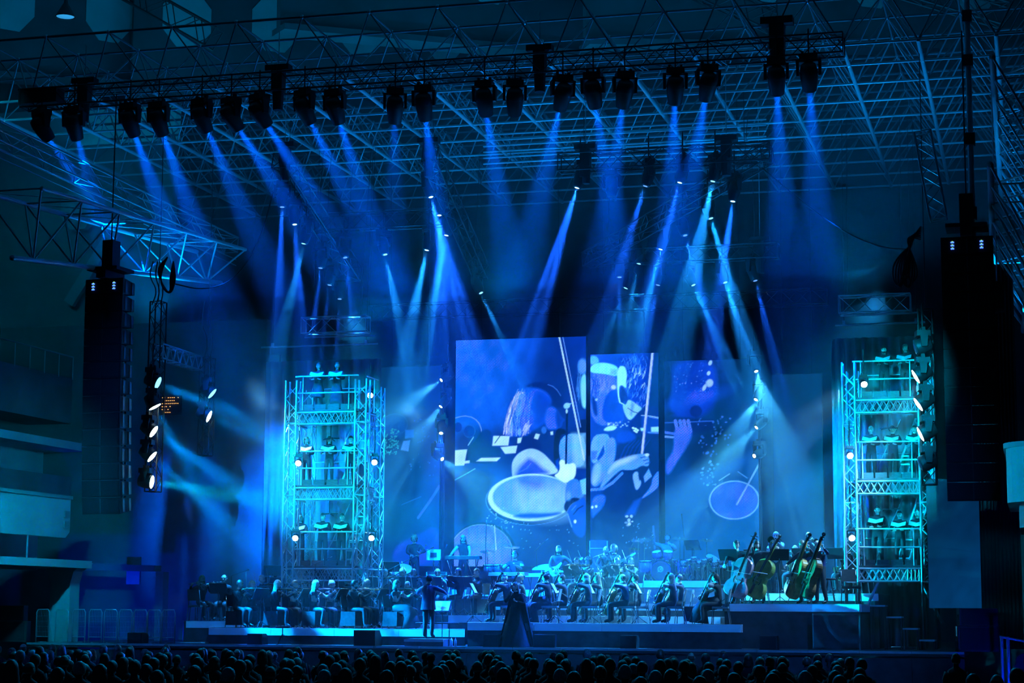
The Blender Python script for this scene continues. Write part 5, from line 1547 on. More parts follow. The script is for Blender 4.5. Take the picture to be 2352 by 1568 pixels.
def flush_people():
    """grow all skeletons with one depsgraph evaluation, then assemble the figures"""
    tmp = []
    for F in FIGS:
        ps = F['ps']
        me = bpy.data.meshes.new('skeleton')
        me.from_pydata([tuple(p) for p in ps['v']], ps['e'], [])
        ob = bpy.data.objects.new('skeleton', me)
        COL.objects.link(ob)
        sk = ob.modifiers.new('skin', 'SKIN')
        sk.branch_smoothing = 0.4
        sk.use_smooth_shade = True
        if not me.skin_vertices:
            bpy.context.view_layer.objects.active = ob
            me.skin_vertices.new() if hasattr(me.skin_vertices, 'new') else None
        tmp.append((F, ob))
    for F, ob in tmp:
        sv = ob.data.skin_vertices
        if len(sv):
            for i, rr in enumerate(F['ps']['r']):
                sv[0].data[i].radius = (rr, rr)
            sv[0].data[0].use_root = True
        ss = ob.modifiers.new('sub', 'SUBSURF')
        ss.levels = 1
        ss.render_levels = 1
    dg = bpy.context.evaluated_depsgraph_get()
    cache = {}
    for F, ob in tmp:
        ev = ob.evaluated_get(dg)
        me = ev.to_mesh()
        vv = [V(p.co) for p in me.vertices]
        fs = [tuple(p.vertices) for p in me.polygons]
        ev.to_mesh_clear()
        F['body'] = (vv, fs)
    for F, ob in tmp:
        d = ob.data
        bpy.data.objects.remove(ob)
        bpy.data.meshes.remove(d)
    for F in FIGS:
        ps = F['ps']
        vv, fs = F['body']
        P = np.array([sum((vv[i] for i in f), V()) / len(f) for f in fs])
        best = np.full(len(fs), 1e9)
        idx = np.zeros(len(fs), int)
        for k, (a, b) in enumerate(ps['e']):
            A, B = np.array(ps['v'][a]), np.array(ps['v'][b])
            d = B - A
            t_ = np.clip(((P - A) @ d) / (d @ d), 0, 1)
            dist = np.linalg.norm(P - A - t_[:, None] * d, axis=1) / (0.5 * (ps['r'][a] + ps['r'][b])) 
            m = dist < best
            best[m] = dist[m]
            idx[m] = ps['tg'][k]
        tagmap = {0: 0, 1: 1, 2: 2, 3: 0 if F['bare'] else 1, 4: 0 if F['bare'] else 1, 5: 3}
        b = MB()
        b.v = list(vv)
        b.f = list(fs)
        b.m = [tagmap[int(i)] for i in idx]
        HM = Matrix.Translation(ps['head']) @ Matrix.Rotation(F['headrot'][0], 4, 'Z') @ Matrix.Rotation(F['headrot'][1], 4, 'X')
        o = len(b.v)
        b.v += [HM @ p for p in HEAD.v]
        b.f += [tuple(i + o for i in f) for f in HEAD.f]
        b.m += HEAD.m
        for k, (wr, d, s) in enumerate(ps['hands']):
            M = Matrix.Translation(wr - d * 0.01) @ axes(d, (-s, 0.2, 0.3))
            if s < 0:
                M = M @ Matrix.Diagonal((-1, 1, 1, 1))
            b.add(HANDS[F['curl'][k]].v, HANDS[F['curl'][k]].f, 0, M)
        t = b.build('person', [SKIN[F['skin']], TOP[F['top']], TOP[F['bottom']], shoem, eyem, lipm], None, True)
        t.location = F['loc']
        t.rotation_euler = (0, 0, F['rz'])
        t.scale = (F['scale'],) * 3
        tag(t, F['label'], F['cat'], F['group'])
        if F['hair'][0] != 'bald':
            h = hair_mesh(F['hair'][0], int(F['loc'].x * 100) % 97)
            h.v = [HM @ p for p in h.v]
            h.build('hair' if F['hair'][0] != 'cap' else 'cap', HAIR[F['hair'][1]], t, True)
        ex = F['extra']
        if ex == 'gown':
            g = MB()
            g.lathe([(0.44, 0.01), (0.36, 0.25), (0.27, 0.55), (0.17, 0.9), (0.14, 1.08)], 24, cap=False)
            for p in g.v:
                a = math.atan2(p.y, p.x)
                p *= 1 + 0.06 * math.sin(9 * a) * (1.1 - p.z)
                p.z = max(0.0, p.z if p.z > 0 else 0)
            g.build('gown_skirt', TOP['gown'], t, True)
            c = MB()
            nn = 11
            for r_ in range(7):
                z = 1.42 - r_ * 0.23
                for j in range(nn):
                    a = math.pi * j / (nn - 1)
                    rr = 0.17 + 0.05 * r_ + 0.02 * math.sin(j * 2.2)
                    c.v.append(V((rr * 1.15 * math.cos(a), 0.06 + (0.10 + 0.045 * r_) * math.sin(a), max(0.012, z))))
            for r_ in range(6):
                for j in range(nn - 1):
                    c.f.append((r_ * nn + j, r_ * nn + j + 1, (r_ + 1) * nn + j + 1, (r_ + 1) * nn + j))
                    c.m.append(0)
            c.build('gown_cape', TOP['gown'], t, True)
        elif ex == 'skirt_sit':
            MB().path([(0, 0.03, 0.64), (0, -0.10, 0.56), (0, -0.38, 0.52), (0, -0.50, 0.38), (0, -0.53, 0.03)], [0.16, 0.18, 0.19, 0.20, 0.27], 14).build('skirt', TOP[F['bottom']], t, True)
        elif ex == 'skirt':
            g = MB().lathe([(0.26, 0.10), (0.24, 0.4), (0.19, 0.75), (0.15, 0.98)], 18, cap=False)
            g.build('skirt', TOP[F['bottom']], t, True)
        elif ex == 'shortskirt':
            MB().lathe([(0.23, 0.52), (0.20, 0.8), (0.15, 1.0)], 18, cap=False).build('skirt', TOP[F['bottom']], t, True)
        elif ex == 'jacket':
            g = MB().lathe([(0.225, 0.78), (0.20, 0.95), (0.185, 1.12), (0.20, 1.32), (0.15, 1.44)], 16, cap=False, sy=0.72)
            for p in g.v:
                p.y += 0.02
            g.build('jacket', TOP[F['top']], t, True)
        elif ex == 'beard':
            h = MB().ball((0, -0.045, -0.075), (0.062, 0.055, 0.05), 8, 6)
            h.v = [HM @ p for p in h.v]
            h.build('beard', HAIR[F['hair'][1] if F['hair'][0] != 'bald' else 'brown'], t, True)
        elif ex == 'glasses':
            h = MB()
            for s in (-1, 1):
                h.path([(s * 0.03 + 0.018 * math.cos(a * math.pi / 4), -0.103, 0.014 + 0.015 * math.sin(a * math.pi / 4)) for a in range(8)], 0.003, 4, closed=True)
                h.tube((s * 0.048, -0.1, 0.018), (s * 0.08, 0.0, 0.018), 0.003, 4)
            h.v = [HM @ p for p in h.v]
            h.build('glasses', blackmetal, t)
        elif ex == 'headphones':
            h = MB().path([(0.095 * math.cos(a * math.pi / 8), 0.0, 0.02 + 0.125 * math.sin(a * math.pi / 8)) for a in range(9)], 0.008, 5)
            for s in (-1, 1):
                h.ball((s * 0.09, 0, 0.0), (0.018, 0.035, 0.04), 8, 6)
            h.v = [HM @ p for p in h.v]
            h.build('headphones', blackplastic, t, True)

# ------------------------------------------------------------------ instruments and furniture (meshes made once, copied as objects)
woods = {'dark': mat('varnish_dark', (0.13, 0.045, 0.02), 0.25, 0, 0.3, 8), 'amber': mat('varnish_amber', (0.55, 0.20, 0.05), 0.22, 0, 0.25, 8), 'brown': mat('varnish_brown', (0.28, 0.10, 0.035), 0.25, 0, 0.3, 8),
         'olive': mat('varnish_olive', (0.24, 0.22, 0.05), 0.22, 0, 0.3, 5), 'rose': mat('varnish_rose', (0.42, 0.20, 0.22), 0.2, 0, 0.25, 6)}
ebony = mat('ebony', (0.02, 0.018, 0.018), 0.25)
brass = mat('brass', (0.75, 0.58, 0.28), 0.2, 1.0, 0.06)
silver = mat('silver', (0.8, 0.82, 0.85), 0.18, 1.0, 0.05)
bowwood = mat('bow_stick', (0.35, 0.2, 0.1), 0.35)
bowhair = mat('bow_hair', (0.75, 0.75, 0.7), 0.6)
padblack = mat('chair_cloth', (0.02, 0.02, 0.023), 0.85, 0, 0.2, 14)
padpale = mat('chair_cloth_pale', (0.22, 0.24, 0.24), 0.8, 0, 0.2, 14)
_cache = {}
def cached(key, fn):
    if key not in _cache:
        _cache[key] = fn()
    return _cache[key]

OUT = [(0, .35), (.03, .72), (.10, .94), (.2, 1.0), (.3, .93), (.38, .74), (.42, .62), (.5, .57), (.58, .60), (.62, .70), (.7, .78), (.8, .80), (.9, .70), (.97, .42), (1.0, .16)]
def _dense(o):
    r = []
    for i in range(len(o) - 1):
        p = [o[max(0, i - 1)], o[i], o[i + 1], o[min(len(o) - 1, i + 2)]]
        for u in (0.0, 0.5):
            r.append(tuple(0.5 * (2 * p[1][k] + (p[2][k] - p[0][k]) * u + (2 * p[0][k] - 5 * p[1][k] + 4 * p[2][k] - p[3][k]) * u * u + (3 * p[1][k] - p[0][k] - 3 * p[2][k] + p[3][k]) * u ** 3) for k in (0, 1)))
    return r + [o[-1]]
OUT = _dense(OUT)
def string_parts(kind, wood):
    L, W, T, tot = {'violin': (0.36, 0.105, 0.04, 0.60), 'viola': (0.41, 0.122, 0.045, 0.68), 'cello': (0.76, 0.22, 0.13, 1.24), 'bass': (1.12, 0.335, 0.21, 1.86)}[kind]
    ol = [(w * W, t * L) for t, w in OUT] + [(-w * W, t * L) for t, w in reversed(OUT)]
    d = []
    d.append(('body', MB().prism(ol, -T / 2, T / 2, inset=0.06).mesh('body', woods[wood], False)))
    k = L / 0.36
    d.append(('fingerboard', MB().add([(-.009 * k, -T / 2 - .03 * k, .52 * L), (.009 * k, -T / 2 - .03 * k, .52 * L), (.009 * k, -T / 2 - .015 * k, .52 * L), (-.009 * k, -T / 2 - .015 * k, .52 * L),
                                        (-.006 * k, -T / 2 - .012 * k, tot * .93), (.006 * k, -T / 2 - .012 * k, tot * .93), (.006 * k, -T / 2 + .0, tot * .93), (-.006 * k, -T / 2 + .0, tot * .93)],
                                       [(0, 1, 5, 4), (1, 2, 6, 5), (2, 3, 7, 6), (3, 0, 4, 7), (4, 5, 6, 7), (3, 2, 1, 0)]).mesh('fingerboard', ebony)))
    d.append(('neck', MB().path([(0, -T / 2 + .006 * k, L * .96), (0, -T / 2 + .004 * k, tot * .9)], [.010 * k, .008 * k], 6).mesh('neck', woods[wood], True)))
    sc_ = MB()
    rr = .016 * k
    pts = [(0, -T / 2 + .004 * k + rr * 1.1 * (1 - a / 14) * math.sin(a * .62), tot - rr + rr * (1 - a / 14) * -math.cos(a * .62)) for a in range(12)]
    sc_.path([(0, -T / 2 + .004 * k, tot * .88)] + pts, [.010 * k] + [.0085 * k] * 12, 6)
    for z in (.90, .92, .94):
        s_ = 1 if z != .92 else -1
        sc_.tube((0, -T / 2 + .004 * k, tot * z), (s_ * .035 * k, -T / 2 + .004 * k, tot * z), .004 * k, 5)
    d.append(('scroll', sc_.mesh('scroll', woods[wood] if kind != 'bass' else ebony, True)))
    d.append(('bridge', MB().box((0, -T / 2 - .016 * k, L * .42), (.045 * k, .03 * k, .005 * k)).mesh('bridge', bowwood)))
    d.append(('tailpiece', MB().box((0, -T / 2 - .012 * k, L * .2), (.022 * k, .008 * k, L * .26)).mesh('tailpiece', ebony)))
    fh = MB()
    for s_ in (-1, 1):
        fh.path([(s_ * W * .28, -T / 2 - .002, L * .34), (s_ * W * .36, -T / 2 - .002, L * .42), (s_ * W * .30, -T / 2 - .002, L * .5)], .004 * k, 4)
    d.append(('sound_hole', fh.mesh('sound_hole', ebony)))
    if kind in ('cello', 'bass'):
        st_ = MB()
        for j in range(4):
            x = (-1.5 + j) * .006 * k
            st_.tube((x, -T / 2 - .034 * k, L * .3), (x * .6, -T / 2 - .014 * k, tot * .93), .0012 * k, 4, cap=False)
        d.append(('strings', st_.mesh('strings', silver)))
        ep = 0.3 if kind == 'cello' else 0.18
        d.append(('endpin', MB().tube((0, 0, -ep), (0, 0, 0.01), .006 if kind == 'cello' else .01, 6).mesh('endpin', silver)))
    return d
def strings_instrument(kind, wood, label, M, group):
    t = thing(kind if kind != 'bass' else 'double_bass', label, kind if kind != 'bass' else 'double bass', (0, 0, 0), 0, group)
    t.matrix_world = M
    for nm, me in cached((kind, wood), lambda: string_parts(kind, wood)):
        inst(nm, me, t)
    return t
def bow(label, p, d, group, big=False):
    """bow with its frog at p pointing along d"""
    def mk():
        return [('stick', MB().path([(0, 0, 0), (0, -.006, .36), (0, .004, .73)], [.0055, .005, .0045], 5).mesh('stick', bowwood, True)),
                ('bow_hair', MB().box((0, .018, .36), (.009, .002, .68)).mesh('bow_hair', bowhair)),
                ('frog', MB().box((0, .011, .03), (.012, .02, .045)).mesh('frog', ebony)), ('bow_tip', MB().box((0, .012, .72), (.008, .022, .012)).mesh('bow_tip', bowhair))]
    t = thing('bow', label, 'bow', (0, 0, 0), 0, group)
    t.matrix_world = Matrix.Translation(p) @ axes(d)
    for nm, me in cached('bow', mk):
        inst(nm, me, t)
    return t
def chair(label, loc, rz, group, cover=True, pale=False):
    padm = padpale if pale else padblack
    def mk():
        d = [('seat', MB().box((0, 0, .445), (.44, .43, .05), taper=.97).mesh('seat', padm)),
             ('backrest', MB().add([(-.21, .20, .60), (.21, .20, .60), (.21, .235, .60), (-.21, .235, .60), (-.2, .27, .93), (.2, .27, .93), (.2, .30, .93), (-.2, .30, .93)],
                                   [(3, 2, 1, 0), (4, 5, 6, 7), (0, 1, 5, 4), (1, 2, 6, 5), (2, 3, 7, 6), (3, 0, 4, 7)]).mesh('backrest', padm))]
        for sx in (-1, 1):
            d.append(('leg', MB().tube((sx * .2, -.19, .42), (sx * .22, -.22, 0), .013, 6).mesh('leg', chrome, True)))
            d.append(('leg', MB().path([(sx * .2, .27, .9), (sx * .2, .20, .48), (sx * .21, .27, 0)], .013, 6).mesh('leg', chrome, True)))
        d.append(('seat_frame', MB().path([(-.2, -.19, .415), (.2, -.19, .415), (.2, .2, .415), (-.2, .2, .415)], .012, 5, closed=True).mesh('seat_frame', chrome, True)))
        return d
    t = thing('orchestra_chair', label, 'chair', loc, rz, group)
    for nm, me in cached(('chair', pale), mk):
        inst(nm, me, t)
    if cover:
        inst('seat_cover', cached('cover', lambda: MB().box((0, .0, .27), (.47, .46, .40), taper=.97).mesh('seat_cover', blackcloth)), t)
    return t
def music_stand(label, loc, rz, group, h=1.0, sheet=None):
    def mk():
        d = [('desk', MB().box((0, .0, .0), (.52, .012, .34)).box((0, -.03, -.17), (.52, .06, .012)).mesh('desk', blackmetal)),
             ('pole', MB().tube((0, 0, .12), (0, 0, 1.0), .012, 6).mesh('pole', blackmetal, True))]
        for k in range(3):
            a = 2 * math.pi * k / 3 + .5
            d.append(('leg', MB().tube((0, 0, .2), (.26 * math.cos(a), .26 * math.sin(a), .006), .009, 5).mesh('leg', blackmetal, True)))
        return d
    t = thing('music_stand', label, 'music stand', loc, rz, group)
    tilt = Matrix.Rotation(RAD(-28), 4, 'X')
    for nm, me in cached('mstand', mk):
        if nm == 'desk':
            inst(nm, me, t, Matrix.Translation((0, 0, h + .1)) @ tilt)
        elif nm == 'pole':
            inst(nm, me, t, Matrix.Diagonal((1, 1, h, 1)))
        else:
            inst(nm, me, t)
    if sheet:
        s = thing('sheet_music', sheet, 'sheet music', V(loc) + Matrix.Rotation(rz, 3, 'Z') @ V((0, -0.012, h + .095)), rz, 'open sheet music')
        sm = cached('sheet', lambda: MB().box((-.115, -.012, .012), (.22, .004, .29)).box((.115, -.012, .012), (.22, .004, .29)).mesh('page', paper))
        inst('page', sm, s, tilt)
    return t
def mic_stand(label, base, top, tip, group='microphone stands'):
    base, top, tip = V(base), V(top), V(tip)
    t = thing('microphone_stand', label, 'microphone stand', base, 0, group)
    strut('pole', base, top, .011, blackmetal, t, base)
    strut('boom', top + (top - tip) * .25, tip, .009, blackmetal, t, base)
    d = (tip - top).normalized()
    MB().path([tip - base, tip - base + d * .07, tip - base + d * .17], [.012, .014, .022], 6).build('microphone', ringm, t, True)
    for k in range(3):
        a = 2 * math.pi * k / 3
        strut('leg', base + V((0, 0, .1)), base + V((.25 * math.cos(a), .25 * math.sin(a), .008)), .008, blackmetal, t, base)
    return t
def tube_instrument(kind, label, M, group):
    t = thing(kind, label, kind.replace('_', ' '), (0, 0, 0), 0, group)
    t.matrix_world = M
    if kind == 'flute':
        inst('tube', cached('fl1', lambda: MB().tube((0, 0, 0), (0, 0, .67), .0105, 8).mesh('tube', silver, True)), t)
        inst('keys', cached('fl2', lambda: MB().box((.012, 0, .4), (.012, .008, .3)).box((.012, 0, .07), (.012, .02, .03)).mesh('keys', silver)), t)
    elif kind == 'clarinet':
        inst('tube', cached('cl1', lambda: MB().lathe([(.008, 0), (.013, .06), (.014, .55), (.03, .66)], 10).mesh('tube', ebony, True)), t)
        inst('keys', cached('cl2', lambda: MB().box((0, -.016, .2), (.01, .008, .18)).box((0, -.016, .42), (.012, .008, .16)).mesh('keys', silver)), t)
    elif kind == 'trumpet':
        inst('bell', cached('tr1', lambda: MB().lathe([(.006, 0), (.007, .3), (.018, .42), (.06, .5)], 12, cap=False).mesh('bell', brass, True)), t)
        inst('tubing', cached('tr2', lambda: MB().path([(0, .0, .1), (0, .06, .1), (0, .06, .36), (0, .0, .36)], .007, 6).mesh('tubing', brass, True)), t)
        for k in range(3):
            inst('valve', cached('tr3', lambda: MB().tube((0, -.04, 0), (0, .09, 0), .010, 6).mesh('valve', silver, True)), t, Matrix.Translation((0, 0, .18 + .03 * k)))
    elif kind == 'trombone':
        inst('slide', cached('tb1', lambda: MB().path([(0, 0, 0), (0, 0, .75), (0, .06, .80), (0, .09, .75), (0, .09, .1)], .008, 6).mesh('slide', brass, True)), t)
        inst('bell', cached('tb2', lambda: MB().lathe([(.009, -.35), (.012, .1), (.035, .3), (.1, .42)], 12, Matrix.Translation((.08, 0, 0)), cap=False).mesh('bell', brass, True)), t)
        inst('tuning_bow', cached('tb3', lambda: MB().path([(.08, 0, -.34), (.075, .02, -.42), (.02, .03, -.42), (0, .09, -.3), (0, .09, .1)], .01, 6).mesh('tuning_bow', brass, True)), t)
    elif kind == 'horn':
        inst('coil', cached('ho1', lambda: MB().path([(.13 * math.cos(a * .5), .13 * math.sin(a * .5), .004 * a) for a in range(26)], .011, 6).mesh('coil', brass, True)), t)
        inst('bell', cached('ho2', lambda: MB().lathe([(.012, -.25), (.03, -.05), (.08, .1), (.155, .18)], 14, Matrix.Translation((.12, -.05, 0)) @ Matrix.Rotation(RAD(70), 4, 'X'), cap=False).mesh('bell', brass, True)), t)
        for k in range(3):
            inst('valve', cached('ho3', lambda: MB().lathe([(.02, 0), (.02, .05)], 8).mesh('valve', silver, True)), t, Matrix.Translation((-.04 + .045 * k, 0, .02)))
    elif kind == 'saxophone':
        inst('tube', cached('sx1', lambda: MB().path([(0, -.16, .82), (0, -.08, .88), (0, 0, .84), (0, 0, .2), (0, -.05, .08), (0, -.13, .08), (0, -.17, .2), (0, -.2, .42)], [.012, .015, .018, .035, .042, .046, .05, .09], 10, cap=False).mesh('tube', brass, True)), t)
        inst('keys', cached('sx2', lambda: MB().box((.03, 0, .5), (.014, .03, .5)).box((-.03, -.02, .4), (.014, .03, .3)).mesh('keys', brass)), t)
    return t
# ------------------------------------------------------------------ orchestra
def spot(px, Y, z, h=1.1):
    return V((gx(px, Y, z + h), Y, z))
def Mx(pos, th):
    return Matrix.Translation(pos) @ Matrix.Rotation(RAD(th), 4, 'Z')
UP = V((0, 0, 1))
def frame_front(origin, a, front):
    """matrix: local Z along a, local -Y towards front"""
    a = V(a).normalized()
    f = V(front)
    x = (-f).cross(a).normalized()
    y = a.cross(x)
    return Matrix(((x.x, y.x, a.x, origin[0]), (x.y, y.y, a.y, origin[1]), (x.z, y.z, a.z, origin[2]), (0, 0, 0, 1)))

def violinist(px, Y, z, th, who, kind='violin', wood='brown', hair=('short', 'dark'), female=False, bare=False, top='black', skin=0, extra=None, stand=True, bowup=0.94, ch=True, cover=True, dx=0.0):
    pos = spot(px, Y, z)
    M = Mx(pos, th)
    c = V((0.05, -0.10, 1.10))
    a = V((0.52, -0.85, 0.02)).normalized()
    up = (UP + V((-0.25, 0, 0))).normalized()
    q = up.cross(a).normalized()
    b = c + a * 0.15 + up * 0.03
    d = (UP * bowup + q * -0.28 + V((0, -0.1, 0))).normalized()
    rh = b - d * 0.26 + V((-0.05, -0.02, 0))
    rh.z = max(rh.z, 0.84)
    lh = c + a * 0.46 - up * 0.03
    wr_l = lh + V((-0.02, 0.05, -0.09))
    wr_r = rh + V((-0.03, 0.08, 0.03))
    ps = pose('sit', wr_l, wr_r, 0.06, 0.13, female, (0.5, 0.1, -0.9), (-0.9, 0.2, -0.3), step=random.uniform(-.06, .06))
    ex = extra
    person('violinist: ' + who if False else who, pos, RAD(th), ps, top, 'black', hair, skin, female, bare, (0.35, 0.12), (1, 1), ex, group='string players left' if px < 1100 else 'string players right')
    strings_instrument(kind, wood, '%s held by the %s' % (kind, who), M @ frame_front(c, a, up), 'violins and violas')
    bow('raised bow of the ' + who, M @ rh, (M.to_3x3() @ d), 'bows')
    if ch:
        chair('black chair under the ' + who, pos + M.to_3x3() @ V((0, 0.04, 0)), RAD(th), 'orchestra chairs', cover)
    if stand:
        sp = pos + M.to_3x3() @ V((0.12 + dx, -0.86, 0))
        music_stand('black stand before the ' + who, (sp.x, sp.y, z), RAD(th + 180), 'music stands', 0.86)

def cellist(px, Y, z, th, who, wood='brown', hair=('short', 'dark'), female=False, bare=False, top='black', skin=0, extra=None, stand=True, lit=True):
    pos = spot(px, Y, z)
    M = Mx(pos, th)
    o = V((0.0, -0.56, 0.24))
    a = V((0.09, 0.46, 1.06)).normalized()
    f = V((0.1, -1, 0.42))
    lh = o + a * 0.98 + V((0.02, -0.05, 0))
    rh = V((-0.30, -0.62, 0.70))
    ps = pose('sit', lh + V((0.02, 0.07, -0.05)), rh + V((0, 0.07, 0.03)), 0.12, 0.27, female, (0.9, 0.1, -0.5), (-0.9, 0.3, -0.3))
    person(who, pos, RAD(th), ps, top, 'black', hair, skin, female, bare, (-0.15, 0.18), (1, 1), extra, group='cellists')
    strings_instrument('cello', wood, 'cello played by the ' + who, M @ frame_front(o, a, f), 'cellos')
    bow('cello bow of the ' + who, M @ rh, M.to_3x3() @ V((0.95, -0.05, 0.12)), 'bows')
    chair('chair with pale backrest under the ' + who, pos + M.to_3x3() @ V((0, 0.05, 0)), RAD(th), 'orchestra chairs', False, True)
    if stand:
        sp = pos + M.to_3x3() @ V((-0.35, -1.02, 0))
        music_stand('music stand in front of the ' + who, (sp.x, sp.y, z), RAD(th + 180), 'music stands', 0.84, ('white sheet music before the ' + who) if lit else None)

def bassist(px, Y, z, th, who, wood, hair, leanx=0.45, skin=0, top='suit', extra=None, dpx=0):
    pos = spot(px, Y, z, 1.6)
    M = Mx(pos, th)
    o = V((-0.02, -0.50, 0.20))
    a = V((leanx, 0.28, 1.72)).normalized()
    f = V((-0.1, -1, 0.25))
    lh = o + a * 1.50 + V((0, -0.06, 0))
    rh = V((-0.22, -0.66, 0.92))
    ps = pose('stand', lh + V((-0.02, 0.09, -0.06)), rh + V((-0.03, 0.10, 0.06)), 0.10, female=False, pl=(0.9, 0.1, -0.3), pr=(-0.9, 0.4, -0.2), step=0.08)
    person(who, pos, RAD(th), ps, top, 'black', hair, skin, False, False, (0.1, 0.28), (1, 1), extra, group='double bass players')
    strings_instrument('bass', wood, 'double bass of the ' + who, M @ frame_front(o, a, f), 'double basses')
    bow('bass bow of the ' + who, M @ rh, M.to_3x3() @ V((0.97, 0.1, -0.15)), 'bows')

def wind(px, Y, z, th, who, kind, hair=('short', 'dark'), female=False, skin=0, extra=None, stand=True, top='black', stands=False, bare=False):
    pos = spot(px, Y, z, 1.1 if not stands else 1.55)
    M = Mx(pos, th)
    mz = 1.165 if not stands else 1.55
    mouth = V((0, -0.14, mz))
    if kind == 'flute':
        a = V((-1, -0.18, -0.12)).normalized()
        G = frame_front(mouth - a * 0.06, a, (0, -1, 0))
        l, r_ = mouth + a * 0.22 + V((0, -0.03, -0.07)), mouth + a * 0.46 + V((0, 0.05, -0.07))
    elif kind in ('clarinet', 'saxophone'):
        a = V((0, -0.5, -0.86)).normalized()
        if kind == 'clarinet':
            G = frame_front(mouth, a, (0, -0.86, 0.5))
            l, r_ = mouth + a * 0.2 + V((0.02, 0.05, -0.02)), mouth + a * 0.42 + V((-0.02, 0.06, 0))
        else:
            G = frame_front(V((-0.05, -0.20, mz - 0.86)), V((0.05, 0.0, 1)), (0, -1, 0))
            G = Matrix.Translation((0, 0.02, 0)) @ G
            l, r_ = V((0.05, -0.26, mz - 0.25)), V((-0.08, -0.24, mz - 0.5))
    elif kind in ('trumpet', 'trombone'):
        a = V((0.12, -1, -0.12)).normalized()
        G = frame_front(mouth + a * 0.02, a, UP)
        l, r_ = mouth + a * 0.2 + V((0.05, 0.03, -0.05)), mouth + a * (0.25 if kind == 'trumpet' else 0.42) + V((-0.06, 0.04, -0.04))
    else:
        G = frame_front(mouth + V((-0.02, -0.16, -0.2)), V((0.9, 0.2, 0.2)), (0, -1, 0.2))
        l, r_ = mouth + V((0.12, -0.10, -0.18)), mouth + V((-0.22, -0.02, -0.30))
    ps = pose('stand' if stands else 'sit', l, r_, 0.03, 0.13, female)
    person(who, pos, RAD(th), ps, top, 'black', hair, skin, female, bare, (0, 0.05), (1, 1), extra, group='wind players')
    tube_instrument(kind, '%s played by the %s' % (kind, who), M @ G, 'wind instruments')
    if not stands:
        chair('dark chair of the ' + who, pos + M.to_3x3() @ V((0, 0.05, 0)), RAD(th), 'orchestra chairs', False)
    if stand:
        sp = pos + M.to_3x3() @ V((0.05, -0.82, 0))
        music_stand('music stand facing the ' + who, (sp.x, sp.y, z), RAD(th + 180), 'music stands', 0.86 if not stands else 1.1)

# left block: violins and violas
violinist(548, 52.95, ZL1, 62, 'dark-haired violinist in black, leftmost of the front row', 'violin', 'dark', ('short', 'dark'), True)
violinist(578, 53.75, ZL1, 38, 'light-haired violinist turned to the crowd beside the left end', 'violin', 'brown', ('short', 'blond'), True, stand=False)
violinist(634, 52.95, ZL1, 84, 'violinist with long light hair, second in the front row', 'violin', 'dark', ('long', 'blond'), True)
violinist(675, 53.8, ZL1, 62, 'short-haired violinist with bare arms behind the long-haired second one', 'violin', 'brown', ('short', 'brown'), True, True, stand=False)
violinist(722, 53.0, ZL1, 78, 'bare-armed violinist with long blond hair holding a reddish violin', 'violin', 'rose', ('long', 'blond'), True, True)
violinist(760, 53.75, ZL1, 58, 'bare-armed violinist with white-blond bun in a sparkling dress', 'violin', 'brown', ('bun', 'blond'), True, True, top='grey', stand=False)
violinist(811, 52.95, ZL1, 84, 'bearded violinist with a dark bun and wide trousers', 'violin', 'rose', ('bun', 'dark'), False, extra='beard')
violinist(840, 53.8, ZL1, 55, 'violinist with curly grey hair behind the bearded one', 'violin', 'brown', ('curly', 'grey'), False, stand=False)
violinist(908, 52.95, ZL1, 80, 'bare-armed violinist in a long dress left of the conductor', 'violin', 'dark', ('bob', 'brown'), True, True, extra='skirt_sit')
violinist(934, 53.85, ZL1, 40, 'bald violinist with glasses beside the conductor', 'violin', 'dark', ('bald', 'dark'), False, extra='glasses', stand=False)
violinist(600, 55.0, ZL2, 52, 'grey-haired violinist in the second row at left', 'violin', 'brown', ('short', 'grey'), True)
violinist(664, 55.0, ZL2, 50, 'blond violinist in the second row by the sheet stands', 'violin', 'brown', ('bob', 'blond'), True, stand=False)
violinist(800, 55.0, ZL2, 45, 'pale violinist in the second row behind the dark bun', 'violin', 'brown', ('short', 'grey'), False, stand=False)
violinist(925, 56.1, ZC2, 20, 'viola player with bright curls behind the conductor', 'viola', 'brown', ('curly', 'blond'), True)
violinist(951, 56.2, ZC2, 5, 'viola player with a blond bob behind the conductor', 'viola', 'brown', ('bob', 'blond'), True, stand=False)
violinist(1006, 56.0, ZC2, 0, 'viola player with glasses right behind the conductor', 'viola', 'brown', ('short', 'blond'), False, extra='glasses')
violinist(1056, 55.1, ZC2, -58, 'viola player with straight black hair right of the conductor', 'viola', 'dark', ('long', 'dark'), True)
violinist(1098, 55.6, ZC2, -40, 'viola player with brown hair near the keyboards', 'viola', 'brown', ('short', 'brown'), True, stand=False)
violinist(843, 56.3, ZC2, 15, 'half-hidden viola player behind a black stand at centre left', 'viola', 'brown', ('long', 'brown'), True)
violinist(885, 56.4, ZC2, 12, 'half-hidden viola player with long straight hair at centre left', 'viola', 'brown', ('long', 'dark'), True, stand=False)
violinist(1328, 57.5, Z3, -42, 'dark-haired violist in a suit behind the cellos', 'viola', 'brown', ('short', 'dark'), False, top='suit', stand=False)
violinist(1354, 57.8, Z3, -48, 'curly violist in a suit behind the cellos', 'viola', 'brown', ('curly', 'dark'), False, top='suit', stand=False)
violinist(1420, 57.5, Z3, -35, 'bare-armed violist with dark hair by the flute player', 'viola', 'dark', ('bun', 'dark'), True, True, stand=False)
violinist(1452, 57.8, Z3, -35, 'violist in front of the bright chair beside the drum kit', 'viola', 'brown', ('short', 'brown'), False, stand=True)
